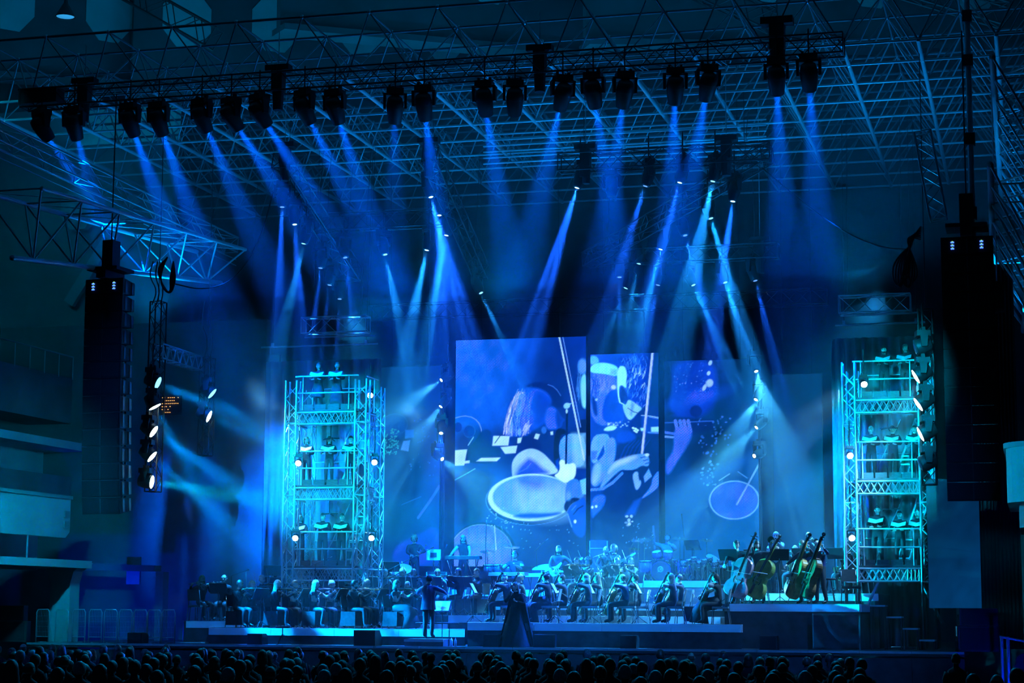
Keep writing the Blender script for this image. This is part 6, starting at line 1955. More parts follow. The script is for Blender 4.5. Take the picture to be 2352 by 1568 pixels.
# winds at the left back
wind(463, 54.95, ZL2, 55, 'piccolo player with a light bob at the far left', 'flute', ('bob', 'blond'), True, stand=False)
wind(515, 55.0, ZL2, 8, 'flute player with short hair behind the far left stand', 'flute', ('short', 'grey'), False, extra='headphones')
wind(622, 57.7, Z3, 22, 'bearded wind player with dark quiff in the back row', 'clarinet', ('short', 'dark'), False, extra='beard')
wind(699, 57.7, Z3, 22, 'grey wind player with glasses in the back row', 'clarinet', ('short', 'grey'), False, extra='glasses', top='pale')
wind(668, 58.4, Z3, 15, 'horn player half hidden in the left back row', 'horn', ('short', 'brown'))
wind(742, 58.3, Z3, 12, 'horn player below the left tower', 'horn', ('short', 'dark'))
wind(785, 58.2, Z3, 10, 'trumpet player below the tubular bells', 'trumpet', ('short', 'dark'), stand=False)
wind(855, 58.4, Z3, 10, 'dark-haired player with headset beside the left tower', 'clarinet', ('short', 'dark'), False, extra='beard', stands=False)
# empty chair with metal frame at the far left
p = spot(455, 54.62, ZL2, 0.6)
chair('empty metal-framed chair turned away at the far left', p, RAD(172), 'orchestra chairs', False)
# cellos
cellist(1165, 52.9, ZR1, -84, 'cellist with a cap behind the singer', 'dark', ('cap', 'dark'), False, top='grey')
cellist(1200, 53.8, ZR1, -70, 'cellist hidden behind the singer in the gown', 'dark', ('short', 'blond'), False, stand=False)
cellist(1260, 52.75, ZR1, -86, 'cellist with black hair in a long dark skirt', 'dark', ('bun', 'dark'), True, extra='skirt_sit')
cellist(1296, 53.75, ZR1, -70, 'short-haired cellist right of the black-haired one', 'brown', ('short', 'brown'), False, stand=False)
cellist(1352, 52.8, ZR1, -86, 'cellist with a blond bob and pale sleeves', 'brown', ('bob', 'blond'), True, top='grey')
cellist(1377, 53.8, ZR1, -70, 'cellist with long hair behind the blond one', 'brown', ('long', 'blond'), True, stand=False)
cellist(1437, 52.75, ZR1, -86, 'balding cellist in a blue jacket with amber cello', 'amber', ('fringe', 'brown'), False, top='navy')
cellist(1465, 53.8, ZR1, -72, 'cellist in a suit behind the balding one', 'brown', ('short', 'brown'), False, top='suit', stand=False)
cellist(1547, 52.75, ZR1, -86, 'cellist with very long wavy blond hair and bare arms', 'dark', ('long', 'blond'), True, True)
cellist(1566, 53.8, ZR1, -72, 'cellist in black behind the long-haired blond one', 'dark', ('short', 'brown'), False, stand=False)
cellist(1650, 52.7, ZR1, -86, 'ponytailed cellist in a long skirt at the right end', 'dark', ('pony', 'brown'), True, True, extra='skirt_sit', stand=False)
chair('empty chair left of the right-end cellist', spot(1590, 53.3, ZR1, 0.6), RAD(-80), 'orchestra chairs')
# double basses
bassist(1693, 53.55, ZB1 - 0.02, -4, 'bass player with cropped dark hair, leftmost of four', 'rose', ('short', 'dark'), 0.62)
bassist(1741, 53.75, ZB1 - 0.02, -14, 'bass player with a fringe behind the green-brown bass', 'olive', ('bob', 'dark'), 0.85)
bassist(1848, 53.75, ZB1 - 0.02, -48, 'bass player half hidden by the amber-edged bass', 'amber', ('short', 'brown'), 0.75)
bassist(1884, 53.45, ZB1 - 0.02, -52, 'balding bass player in a long navy jacket', 'brown', ('fringe', 'brown'), 0.75, top='navy')
for px, y, who in ((1672, 53.35, 'leftmost double bass'), (1790, 53.35, 'green-brown double bass')):
    music_stand('tall black music stand beside the ' + who, spot(px, y, ZB1, 1.3), RAD(170 if px < 1700 else 190), 'music stands', 1.22)
# brass and saxophones at the right
wind(1783, 56.0, ZB2, -5, 'white-haired trombone player standing in a pale shirt', 'trombone', ('short', 'grey'), False, top='pale', stands=True, stand=False)
wind(1857, 56.6, ZB2, 20, 'trumpet player with tied hair standing at the right back', 'trumpet', ('bun', 'brown'), True, top='pale', stands=True, stand=False)
wind(1828, 55.5, ZB2, -25, 'bald trombone player seated behind the basses', 'trombone', ('bald', 'dark'), False, stand=False)
wind(1768, 56.5, ZB2, 0, 'brass player half hidden behind the second bass', 'trumpet', ('short', 'grey'), False, stand=False)
wind(1950, 55.2, ZB2, -70, 'bearded saxophone player with glasses at the right end', 'saxophone', ('short', 'dark'), False, extra='beard', top='suit')
wind(1978, 55.9, ZB2, -62, 'white-haired saxophone player at the right end', 'saxophone', ('short', 'grey'), False, extra='glasses', top='suit', stand=False)
# trombone resting on its stand and stool by the basses
t = tube_instrument('trombone', 'trombone standing upright beside the tall black stand', frame_front(V(spot(1808, 55.4, ZB2, 0.6)) + V((0, 0, 0.42)), (0, 0, 1), (0, -1, 0)), 'wind instruments')
def stool(label, loc, h=0.7, top=0.17, m=blackcloth):
    t = thing('stool', label, 'stool', loc, 0, 'stools')
    MB().lathe([(top, h - .05), (top + .01, h - .02), (top, h)], 14).build('seat', m, t, True)
    for k in range(4):
        a = math.pi / 4 + k * math.pi / 2
        strut('leg', (.06 * math.cos(a), .06 * math.sin(a), h - .05), (.2 * math.cos(a), .2 * math.sin(a), 0.005), .012, blackmetal, t)
    t2 = MB().path([(.15 * math.cos(a * math.pi / 4), .15 * math.sin(a * math.pi / 4), h * .35) for a in range(8)], .008, 4, closed=True).build('foot_ring', chrome, t, True)
    return t
for px, y, w_ in ((1700, 53.9, 'leftmost bass player'), (1755, 54.2, 'second bass player'), (1865, 54.15, 'third bass player'), (1905, 53.9, 'balding bass player')):
    stool('tall stool behind the ' + w_, spot(px, y, ZB1, .7))
chair('empty metal chair at the right edge of the bass riser', spot(1955, 53.3, ZB1, .4), RAD(20), 'orchestra chairs', False)

# conductor and singer
pos = spot(985, 51.85, FZ + 0.2, 1.2)
t = thing('podium', 'low black conductor podium on the stage front', 'podium', (pos.x, pos.y + .05, FZ))
MB().box((0, 0, .1), (1.1, 0.95, .19)).build('platform', deckm, t)
MB().box((0, -.475, .15), (1.12, .02, .06)).build('edge_strip', alu, t)
ps = pose('stand', (0.42, -0.34, 1.16), (-0.40, -0.30, 1.20), 0.02, pl=(0.8, 0.3, -0.4), pr=(-0.9, 0.3, -0.3))
person('conductor in a dark blue tailored jacket, back to the crowd', pos + V((0, 0, 0.002)), RAD(172), ps, 'navy', 'black', ('short', 'dark'), extra='jacket', headrot=(0.1, 0.0), curl=(0, 1))
M = Mx(pos, 172)
b = MB().tube((0, 0, 0), (0, 0, .36), .004, 5).build('baton', paper)
b.matrix_world = Matrix.Translation(M @ V((-0.42, -0.38, 1.22))) @ axes(M.to_3x3() @ V((0.3, -0.8, 0.5)))
tag(b, 'thin white baton in the hand of the conductor', 'baton')
music_stand('low black music stand with tray at the conductor podium', spot(1016, 52.1, FZ + 0.0, 1.0), RAD(-8), 'music stands', 0.98, 'open score on the conductor stand')
t = thing('podium_rail', 'low black rail on two posts beside the conductor', 'rail', spot(1004, 51.95, FZ, .6))
strut('bar', (-.62, 0, .62), (.62, 0, .62), .02, blackmetal, t)
for sx in (-.3, .35):
    strut('post', (sx, 0, 0), (sx, 0, .62), .014, blackmetal, t)
for k, px in enumerate((1037, 1046)):
    t = thing('water_bottle', 'clear plastic water bottle right of the conductor podium, %s one' % ('left' if k == 0 else 'right'), 'bottle', spot(px, 51.55, FZ, .2), 0, 'bottles')
    MB().lathe([(.032, 0), (.036, .02), (.036, .16), (.014, .21)], 10).build('body', mat('clear_plastic', (.55, .7, .8), .15), t, True)
    MB().lathe([(.015, .21), (.015, .235)], 8).build('cap', paper, t)
pos = spot(1184, 51.75, FZ, 1.0)
ps = pose('stand', (0.16, -0.26, 1.22), (-0.06, -0.19, 1.40), 0.0, female=True, pl=(0.6, 0.4, -0.7), pr=(-0.7, 0.3, -0.7))
person('singer in a long sheer dark gown at the front of the stage', pos, RAD(-12), ps, 'gown', 'gown', ('long', 'dark'), 1, True, extra='gown')
M = Mx(pos, -12)
t = thing('hand_microphone', 'hand microphone held by the singer in the gown', 'microphone', M @ V((-0.045, -0.22, 1.46)))
MB().lathe([(.011, -.14), (.014, 0), (.012, .01)], 8).build('handle', blackmetal, t, True)
MB().ball((0, 0, .03), .024, 8, 6).build('grille', ringm, t, True)

# choir on the towers
CH = [(732, 845, 0, 'with a music stand', 'woman in a black dress', 'left', True), (775, 833, 0, 'with headphones', 'long-skirted singer', 'left', True),
      (705, 1010, 1, 'at the left', 'woman with a blond bob', 'left', True), (757, 1006, 1, 'in the middle', 'woman in trousers', 'left', True), (806, 1003, 1, 'at the right', 'dark-haired singer', 'left', False),
      (690, 1182, 2, 'at the left', 'long-haired woman', 'left', True), (742, 1177, 2, 'in the middle', 'short-haired man', 'left', False), (786, 1178, 2, 'at the right', 'man in a V-neck', 'left', False),
      (2030, 795, 0, 'at the left', 'bearded singer', 'right', False), (2079, 790, 0, 'at the right', 'long-haired singer', 'right', False),
      (2000, 980, 1, 'at the left', 'grey-haired man', 'right', False), (2050, 978, 1, 'in the middle', 'broad man', 'right', False), (2100, 977, 1, 'at the right', 'dark-haired man', 'right', False),
      (2015, 1160, 2, 'at the left', 'man with folder', 'right', False), (2066, 1172, 2, 'in the middle', 'short man', 'right', False), (2107, 1170, 2, 'at the right', 'bald man', 'right', False)]
LEV = ['top', 'middle', 'lowest']
for k, (px, hy, lv, where, look, side, fem) in enumerate(CH):
    Yc = 55.3
    z = DK[lv] + 0.012
    pos = spot(px, Yc, z, 1.5)
    ht = at(px, hy, Yc).z - z
    s = max(0.86, min(1.12, ht / 1.75))
    ps = pose('stand', (0.14, -0.30, 1.12), (-0.14, -0.30, 1.12), 0.0, female=fem, pl=(0.7, 0.3, -0.8), pr=(-0.7, 0.3, -0.8))
    hr = ('bob', 'blond') if 'bob' in look else ('long', 'brown') if 'long' in look or 'woman' in look else ('bald', 'dark') if 'bald' in look else ('short', 'grey') if 'grey' in look else ('short', 'dark')
    th = 6 if side == 'left' else -6
    who = '%s %s of the %s %s choir deck' % (look, where, LEV[lv], side)
    person(who, pos, RAD(th), ps, 'black', 'grey' if lv == 0 or fem else 'black', hr, 0, fem, False, (0, 0.08), (0, 0),
           'skirt' if px == 775 else 'shortskirt' if px == 732 else 'beard' if 'beard' in look else 'headphones' if px == 2079 else None, s, 'choir singers')
    M = Mx(pos, th) @ Matrix.Diagonal((s, s, s, 1))
    t = thing('choir_folder', 'choir folder of the ' + look + ' ' + where + ', ' + LEV[lv] + ' ' + side + ' deck', 'folder', M @ V((0, -0.36, 1.20)), RAD(th), 'choir folders')
    for sx in (-1, 1):
        cov = MB().add([(0, 0, 0), (sx * .22, -.02, .05), (sx * .22, .26 - .1, .16), (0, .18, .11)], [(0, 1, 2, 3) if sx > 0 else (3, 2, 1, 0)]).build('cover', blackplastic, t)
        cov.modifiers.new('thickness', 'SOLIDIFY').thickness = .006
        pg = MB().add([(0, 0.01, .012), (sx * .2, -.005, .06), (sx * .2, .15, .168), (0, .175, .12)], [(0, 1, 2, 3) if sx > 0 else (3, 2, 1, 0)]).build('page', paper, t)
        pg.modifiers.new('thickness', 'SOLIDIFY').thickness = .004

# ------------------------------------------------------------------ the band
greenish = mat('kettle_lacquer', (0.35, 0.62, 0.30), 0.3, 0.1, 0.2, 4)
drumskin = mat('drum_skin', (0.75, 0.75, 0.68), 0.6, 0, 0.08)
purple = mat('purple_sparkle', (0.42, 0.16, 0.55), 0.22, 0.3, 0.3, 60)
cymb = mat('cymbal_bronze', (0.7, 0.62, 0.35), 0.25, 0.9, 0.15, 20)
def drum(name, label, loc, r, h, m, axis=(0, 0, 1), group='drums', legs=True, emblem=False, skinm=None, stand_h=None):
    t = thing(name, label, 'drum', loc, 0, group)
    Rm = axes(axis, (1, 0, 0))
    MB().lathe([(r, -h / 2), (r, h / 2)], 22, Rm).build('shell', m, t, True)
    MB().lathe([(r * .97, h / 2 + .003), (r * .5, h / 2 + .004), (.002, h / 2 + .004)], 22, Rm).build('drum_head', skinm or drumskin, t)
    for s in (-1, 1):
        MB().lathe([(r + .012, s * h / 2 - .018), (r + .012, s * h / 2 + .012)], 22, Rm, cap=False).build('hoop', chrome if not emblem else purple, t, True)
    lg = MB()
    for k in range(8):
        a = k * math.pi / 4 + .2
        lg.tube(Rm @ V((r * math.cos(a), r * math.sin(a), -h * .45)), Rm @ V((r * math.cos(a), r * math.sin(a), h * .45)), .012, 5)
    lg.build('tension_lug', chrome, t, True)
    if legs:
        zz = stand_h if stand_h is not None else 0
        for k in range(3):
            a = k * 2 * math.pi / 3 + .4
            strut('leg', (r * .7 * math.cos(a), r * .7 * math.sin(a), 0), (r * 1.05 * math.cos(a), r * 1.05 * math.sin(a), -zz + .004), .012, chrome, t)
    return t
def cymbal(label, loc, z, r, tilt=(0.1, -0.25, 1), dark=False):
    t = thing('cymbal', label, 'cymbal', loc, 0, 'cymbals')
    Rm = Matrix.Translation((0, 0, z)) @ axes(tilt)
    MB().lathe([(r, -.008), (r * .4, .006), (r * .16, .014), (r * .13, .035), (.01, .045)], 22, Rm, cap=False).build('plate', cymb if not dark else blackmetal, t, True)
    strut('pole', (0, 0, .3), (0, 0, z + .06), .012, chrome, t)
    for k in range(3):
        a = k * 2 * math.pi / 3
        strut('leg', (0, 0, .4), (.28 * math.cos(a), .28 * math.sin(a), .006), .01, chrome, t)
    return t
kx = spot(1520, 59.75, Z4D, .3)
bd = drum('bass_drum', 'large bass drum with a round white emblem on its black head', kx + V((0, 0, .29)), .29, .42, purple, (0, -1, 0.03), legs=False, emblem=True, skinm=mat('black_drum_head', (.015, .02, .035), .35))
white = mat('emblem_white', (.8, .85, .85), .5)
em = MB()
c0 = V((-.0, -.222, .06))
for rr in (.085, .062):
    em.path([c0 + V((rr * math.cos(a * math.pi / 12), 0, rr * math.sin(a * math.pi / 12))) for a in range(24)], .006, 4, closed=True)
for z in (-.026, 0, .026):
    em.box(c0 + V((.008, 0, z)), (.045, .006, .01))
em.box(c0 + V((-.018, 0, 0)), (.01, .006, .062))
em.box(c0 + V((.03, 0, 0)), (.01, .006, .062))
em.tube(c0 + V((-.06, 0, -.06)), c0 + V((-.085, 0, -.095)), .006, 4)
em.build('emblem', white, bd)
for s in (-1, 1):
    strut('spur', (s * .25, -.1, -.1), (s * .36, -.18, -.285), .012, chrome, bd)
drum('rack_tom', 'left purple rack tom above the bass drum', kx + V((-.17, .12, .80)), .14, .2, purple, (-.1, -.35, 1), stand_h=.55, legs=False)
drum('rack_tom', 'right purple rack tom above the bass drum', kx + V((.17, .12, .80)), .15, .22, purple, (.1, -.35, 1), stand_h=.55, legs=False)
drum('floor_tom', 'purple floor tom left of the bass drum', kx + V((-.58, .35, .42)), .2, .38, purple, (0, -.1, 1), stand_h=.42)
drum('floor_tom', 'purple floor tom right of the bass drum', kx + V((.62, .4, .42)), .2, .38, purple, (0, -.1, 1), stand_h=.42)
drum('snare_drum', 'steel snare drum beside the drummer', kx + V((.35, .65, .6)), .18, .14, chrome, (0, -.1, 1), stand_h=.6)
for dx, dy, z, r, w_ in ((-.75, .1, 1.25, .24, 'left of the kit, high'), (-.95, .45, 1.0, .18, 'left of the kit, low'), (.55, .1, 1.3, .25, 'right of the kit, high'), (.95, .3, 1.05, .2, 'right of the kit, low'), (1.35, .3, 1.25, .2, 'far right of the kit')):
    cymbal('bronze cymbal on a stand ' + w_, kx + V((dx, dy, 0)), z, r)
pos = spot(1535, 60.75, Z4D, 1.2)
ps = pose('sit', (0.22, -0.50, 0.98), (-0.35, -0.42, 1.25), 0.15, 0.25)
person('drummer with raised stick behind the purple kit', pos + V((0, 0, .05)), RAD(-5), ps, 'pale', 'black', ('short', 'brown'), scale=1.05)
stool('round stool under the drummer', pos, .5, .19)
for s, a in ((1, (0.15, -0.5, 0.98)), (-1, (-0.28, -0.5, 1.28))):
    b = MB().tube((0, 0, 0), (0, 0, .38), .006, 5).build('drum_stick', bowwood)
    b.matrix_world = Matrix.Translation(Mx(pos, -5) @ V(a) + V((0, 0, .05))) @ axes((0.1 * s, -0.7, 0.35 if s < 0 else -0.2))
    tag(b, '%s drum stick in the hand of the drummer' % ('raised' if s < 0 else 'lowered'), 'drum stick')
# kettle drums and hand drums
def kettle(label, px, Y, z, r, tilt, h):
    P = spot(px, Y, z, .7)
    t = thing('kettle_drum', label, 'drum', P, 0, 'kettle drums')
    Rm = Matrix.Translation((0, 0, h)) @ axes(tilt)
    MB().lathe([(.08, -r * .95), (r * .6, -r * .75), (r * .92, -r * .3), (r, 0)], 20, Rm).build('bowl', greenish, t, True)
    MB().lathe([(r * 1.03, -.02), (r * 1.03, .02)], 20, Rm, cap=False).build('hoop', chrome, t, True)
    MB().lathe([(r, .015), (.01, .02)], 20, Rm).build('drum_head', drumskin, t)
    for k in range(4):
        a = k * math.pi / 2 + .5
        strut('leg', (r * .8 * math.cos(a), r * .8 * math.sin(a), h - r * .4), (r * .95 * math.cos(a), r * .95 * math.sin(a), .005), .016, blackmetal, t)
kettle('green kettle drum tilted to the crowd beside the left percussionist', 920, 59.75, Z4, .38, (.1, -.55, 1), .62)
kettle('green kettle drum left of the guitarist', 1243, 59.7, Z4, .36, (-.2, -.5, 1), .62)
kettle('green kettle drum tilted at the right of the drum kit', 1640, 60.0, Z4D, .3, (.75, -.45, .8), .6)
kettle('low green kettle drum right of the small drums', 1603, 60.3, Z4D, .3, (.1, -.2, 1), .62)
pinkish = mat('conga_lacquer', (0.6, 0.5, 0.3), .35)
for k, (px, w_) in enumerate(((1318, 'left'), (1342, 'right'))):
    P = spot(px, 59.6, Z4, .5)
    t = thing('conga', 'tall pale conga drum right of the guitarist, %s one' % w_, 'drum', P, 0, 'congas')
    MB().lathe([(.12, .02), (.15, .25), (.17, .5), (.145, .78)], 18).build('shell', pinkish, t, True)
    MB().lathe([(.155, .74), (.155, .80)], 18).build('hoop', chrome, t, True)
    MB().lathe([(.14, .802), (.01, .806)], 18).build('drum_head', drumskin, t)
for px, Y, z, zt, w_ in ((1120, 60.2, Z4, 1.2, 'left of the seated keyboard player'), (1175, 60.3, Z4, 1.35, 'above the seated keyboard player'), (1480, 60.2, Z4D, 1.3, 'left of the drum kit by the microphone')):
    cymbal('pale cymbal on a thin stand ' + w_, spot(px, Y, z, 1), zt, .24)
P = spot(1140, 60.2, Z4, .6)
for k, (dx, r) in enumerate(((-.25, .17), (.1, .18), (.42, .15))):
    drum('tom_drum', 'chrome-ringed tom beside the seated keyboard player, %s from left' % NTH[k], P + V((dx, 0, .62)), r, .32, ringm, (0, -.15, 1), stand_h=.62)
for k in range(7):
    px = 832 + k * 14
    drum('small_drum', 'small glittering drum in the row right of the left tower, %s from left' % NTH[k], spot(px, 59.8 + .1 * (k % 2), Z4, .5) + V((0, 0, .55 + .06 * (k % 3))), .10, .16, ringm, (0, -.2, 1), stand_h=.5 + .06 * (k % 3))
for k in range(8):
    px = 1570 + k * 12
    drum('small_drum', 'small glittering drum right of the drum kit, %s from left' % NTH[k], spot(px, 59.6 + .15 * (k % 2), Z4D, .5) + V((0, 0, .5 + .07 * (k % 3))), .09, .14, chrome, (0, -.2, 1), stand_h=.45 + .07 * (k % 3))
# tubular bells and vibraphone
P = spot(800, 58.9, Z3, 1.0)
t = thing('tubular_bells', 'rack of hanging tubular bells at the foot of the left tower', 'tubular bells', P)
for sx in (-.42, .42):
    strut('frame_post', (sx, 0, .005), (sx, 0, 1.85), .022, chrome, t)
strut('frame_bar', (-.42, 0, 1.85), (.42, 0, 1.85), .022, chrome, t)
strut('frame_bar', (-.42, 0, .15), (.42, 0, .15), .022, chrome, t)
for k in range(15):
    x = -.36 + k * .051
    strut('bell_tube', (x, -.03 if k % 2 else .03, 1.8), (x, -.03 if k % 2 else .03, .55 + .025 * k), .017, silver, t)
P = spot(815, 57.6, Z3, .8)
t = thing('vibraphone', 'vibraphone with silver bars below the tubular bells', 'vibraphone', P)
for sx in (-.7, .7):
    strut('leg', (sx, 0, .005), (sx, 0, .82), .022, blackmetal, t)
MB().box((0, 0, .82), (1.5, .4, .05)).build('frame', blackmetal, t)
for k in range(22):
    slab('bar', (-.68 + k * .065, 0, .86), (.045, .36 - .008 * k, .012), silver, t)
    strut('resonator', (-.68 + k * .065, -.1, .80), (-.68 + k * .065, -.1, .45 + .012 * k), .02, silver, t)
# keyboards
whitekey = mat('key_white', (.75, .75, .73), .4)
def keyboard(label, P, rz, w, h, m):
    t = thing('keyboard', label, 'keyboard', P, rz, 'keyboards')
    MB().box((0, 0, h), (w, .32, .10), taper=.97).build('case', m, t)
    n = int(w / .045)
    for k in range(n):
        slab('white_key', (-w * .46 + (k + .5) * w * .92 / n, .08, h + .055), (w * .92 / n - .004, .13, .012), whitekey, t)
    for s in (-1, 1):
        strut('stand_leg', (s * w * .38, -.12, h - .05), (s * w * .3, .2, .005), .016, blackmetal, t)
        strut('stand_leg', (s * w * .38, .15, h - .05), (s * w * .3, -.22, .005), .016, blackmetal, t)
    return t
keyboard('black stage keyboard of the standing bare-armed player', spot(1065, 59.9, Z4, 1.0), 0, 1.15, 1.0, blackplastic)
keyboard('white keyboard in front of the seated player', spot(1168, 57.4, Z3, .9), RAD(-8), 1.2, .86, mat('white_case', (.65, .66, .66), .4))
keyboard('small pale keyboard stacked right of the white one', spot(1232, 57.9, Z3, .9), RAD(-12), .6, .84, MATS['white_case'])
pos = spot(1065, 60.35, Z4, 1.5)
ps = pose('stand', (0.32, -0.44, 1.06), (-0.32, -0.44, 1.06), .06, female=True, pl=(.8, .4, -.3), pr=(-.8, .4, -.3))
person('standing keyboard player with long wavy hair and bare arms', pos, 0, ps, 'black', 'black', ('long', 'blond'), 0, True, True, (0, .3), (0, 0))
pos = spot(1185, 58.2, Z3, 1.3)
ps = pose('sit', (0.18, -0.45, .92), (-0.32, -0.42, .92), .12, .15)
person('seated keyboard player with short dark hair and a vest', pos + V((0, 0, .12)), RAD(-5), ps, 'grey', 'black', ('short', 'dark'), 1, False, True, (0, .2), (0, 0), scale=1.08)
stool('round stool under the seated keyboard player', pos, .56, .18)
pos = spot(952, 60.4, Z4, 1.5)
ps = pose('stand', (0.22, -0.36, 1.18), (-0.05, -0.40, 1.10), .1, pl=(.9, .3, -.4), pr=(-.9, .3, -.4))
person('percussionist with wavy blond hair bending over drums at the left', pos, RAD(10), ps, 'grey', 'black', ('curly', 'blond'), headrot=(.2, .35))
for k, dx in enumerate((-.05, .25)):
    b = MB().tube((0, 0, 0), (0, 0, .42), .007, 5).ball((0, 0, .43), .025, 8, 6).build('mallet', bowwood, None, True)
    b.matrix_world = Matrix.Translation(Mx(pos, 10) @ V((dx, -.46, 1.12))) @ axes((.5, -.4, .55 if k else -.1))
    tag(b, '%s mallet of the left percussionist' % ('upper' if k else 'lower'), 'mallet')
# guitars
def guitar(label, M, body_m, scale=1.0, headm=None, bass_=False):
    t = thing('electric_guitar' if not bass_ else 'bass_guitar', label, 'guitar', (0, 0, 0))
    t.matrix_world = M @ Matrix.Scale(scale, 4)
    ol = [(0, -.2), (.13, -.17), (.16, -.05), (.13, .06), (.12, .12), (.17, .22), (.12, .23), (.05, .13), (-.04, .13), (-.12, .26), (-.17, .25), (-.13, .1), (-.12, .03), (-.16, -.08), (-.13, -.18)]
    MB().prism(ol, -.022, .022, inset=.05).build('body', body_m, t)
    pgm = mat('pickguard', (.55, .56, .55), .35) if not bass_ else ebony
    MB().prism([(.02, -.08), (.1, -.05), (.09, .08), (0, .12), (-.07, .12), (-.06, -.02)], -.03, -.024).build('pickguard', pgm, t)
    for z in (-.06, 0, .06):
        MB().box((0, -.034, z), (.08, .012, .018)).build('pickup', ebony, t)
    L = .62 if not bass_ else .82
    MB().box((0, -.012, .1 + L / 2), (.05, .025, L)).build('neck', bowwood, t)
    MB().box((0, -.028, .1 + L / 2), (.05, .008, L)).build('fretboard', ebony if not bass_ else bowwood, t)
    MB().prism([(-.025, .1 + L), (.025, .1 + L), (.05, .14 + L), (.03, .28 + L), (-.02, .29 + L)], -.02, 0.0).build('headstock', headm or body_m, t)
    for k in range(6 if not bass_ else 4):
        strut('tuning_peg', (-.02, -.01, .13 + L + .026 * k), (-.06, -.01, .13 + L + .026 * k), .006, chrome, t)
    return t
gwhite = mat('guitar_white', (.8, .82, .8), .25)
pos = spot(1283, 58.3, Z3, 1.5)
th = 8
ps = pose('stand', (0.50, -0.20, 1.13), (-0.12, -0.24, .98), .03, pl=(.7, .2, -.7), pr=(-.9, .3, -.2))
person('long-haired bearded guitarist in a cap with a white guitar', pos, RAD(th), ps, 'suit', 'black', ('long', 'dark'), extra='beard')
M = Mx(pos, th)
guitar('white electric guitar of the bearded guitarist', M @ frame_front(V((-.06, -.20, .98)), (.85, -.05, .40), (0, -1, .15)), gwhite)
pos2 = spot(1392, 58.7, Z3, 1.5)
ps = pose('stand', (0.55, -0.16, 1.25), (-0.12, -0.24, 1.0), .03, pl=(.7, .2, -.7), pr=(-.9, .3, -.2))
person('bald bass guitarist behind the curly-haired flute player', pos2, RAD(5), ps, 'black', 'black', ('bald', 'dark'), 1)
guitar('bass guitar with pale headstock pointing up right', Mx(pos2, 5) @ frame_front(V((-.04, -.20, 1.0)), (.86, -.05, .46), (0, -1, .15)), mat('sunburst', (.35, .12, .05), .25), 1.0, gwhite, True)
pos3 = spot(1411, 58.1, Z3, 1.5)
M = Mx(pos3, -28)
mouth = V((0, -.14, 1.55))
a = V((-1, -.1, -.28)).normalized()
ps = pose('stand', mouth + a * .2 + V((0, -.03, -.07)), mouth + a * .44 + V((0, .05, -.07)), .02, pl=(.2, -.2, -.9), pr=(-.4, .2, -.9))
person('flute player with a big curly hat of hair in a dark jacket', pos3, RAD(-28), ps, 'suit', 'grey', ('curly', 'dark'), 1, extra='jacket')
tube_instrument('flute', 'long pale flute of the curly-haired player', M @ frame_front(mouth - a * .06, a, (0, -1, 0)) @ Matrix.Diagonal((1.6, 1.6, 1.25, 1)), 'wind instruments')
# displays, cases, extra stands
def monitor(label, P, rz, m):
    t = thing('computer_monitor', label, 'monitor', P, rz, 'monitors')
    MB().box((0, 0, .0), (.46, .04, .34), taper=.96).build('back_shell', m, t)
    MB().box((0, -.03, .0), (.2, .04, .14)).build('mount_block', blackplastic, t)
    strut('pole', (0, 0, -.15), (0, 0, -.75), .018, blackmetal, t)
    MB().box((0, 0, -.76), (.3, .24, .02)).build('base', blackmetal, t)
    return t
monitor('pale computer monitor seen from behind right of the percussionist', spot(996, 59.4, Z4, 1.0) + V((0, 0, 1.08)), .2, MATS['white_case'])
monitor('dark computer monitor seen from behind near the keyboards', spot(1113, 57.5, Z3, .7) + V((0, 0, .78)), .1, blackplastic)
def case(label, P, d, m, rz=0):
    t = thing('equipment_case', label, 'case', P, rz, 'equipment cases')
    MB().box((0, 0, d[2] / 2), d).build('case_body', m, t)
    MB().box((0, -d[1] / 2 - .01, d[2] * .8), (d[0] * .9, .02, .03)).build('latch_rail', alu, t)
    for s in (-1, 1):
        MB().box((s * d[0] * .46, -d[1] / 2, d[2] / 2), (.03, .03, d[2] * .96)).build('corner_edge', alu, t)
    return t
case('black rack case below the pale monitor', spot(1010, 59.5, Z4, .2) + V((0, -.1, 0)), (.7, .5, .55), blackplastic)
case('grey amplifier left of the standing keyboard player', spot(1012, 58.4, Z3, .4), (.6, .4, .75), ringm)
case('white cased amplifier below the white keyboard', spot(1164, 57.15, Z3, .3) + V((0, -.02, 0)), (.66, .3, .62), MATS['white_case'])
case('black box beside the singer platform', spot(1305, 58.9, Z3, .4), (.55, .4, .9), blackplastic)
case('black rack between keyboards and congas', spot(1215, 59.3, Z4, .3) + V((0, .2, 0)), (.9, .5, .6), blackplastic)
case('black amplifier stack behind the flute player', spot(1378, 59.9, Z4D, .4), (.6, .4, 1.25), ringm)
case('pale low bench behind the long-haired cellist', spot(1620, 57.6, Z3, .2), (1.1, .5, .45), MATS['white_case'])
case('black case at the right behind the kettle drum', spot(1665, 58.2, Z3, .3), (.8, .5, .7), blackplastic)
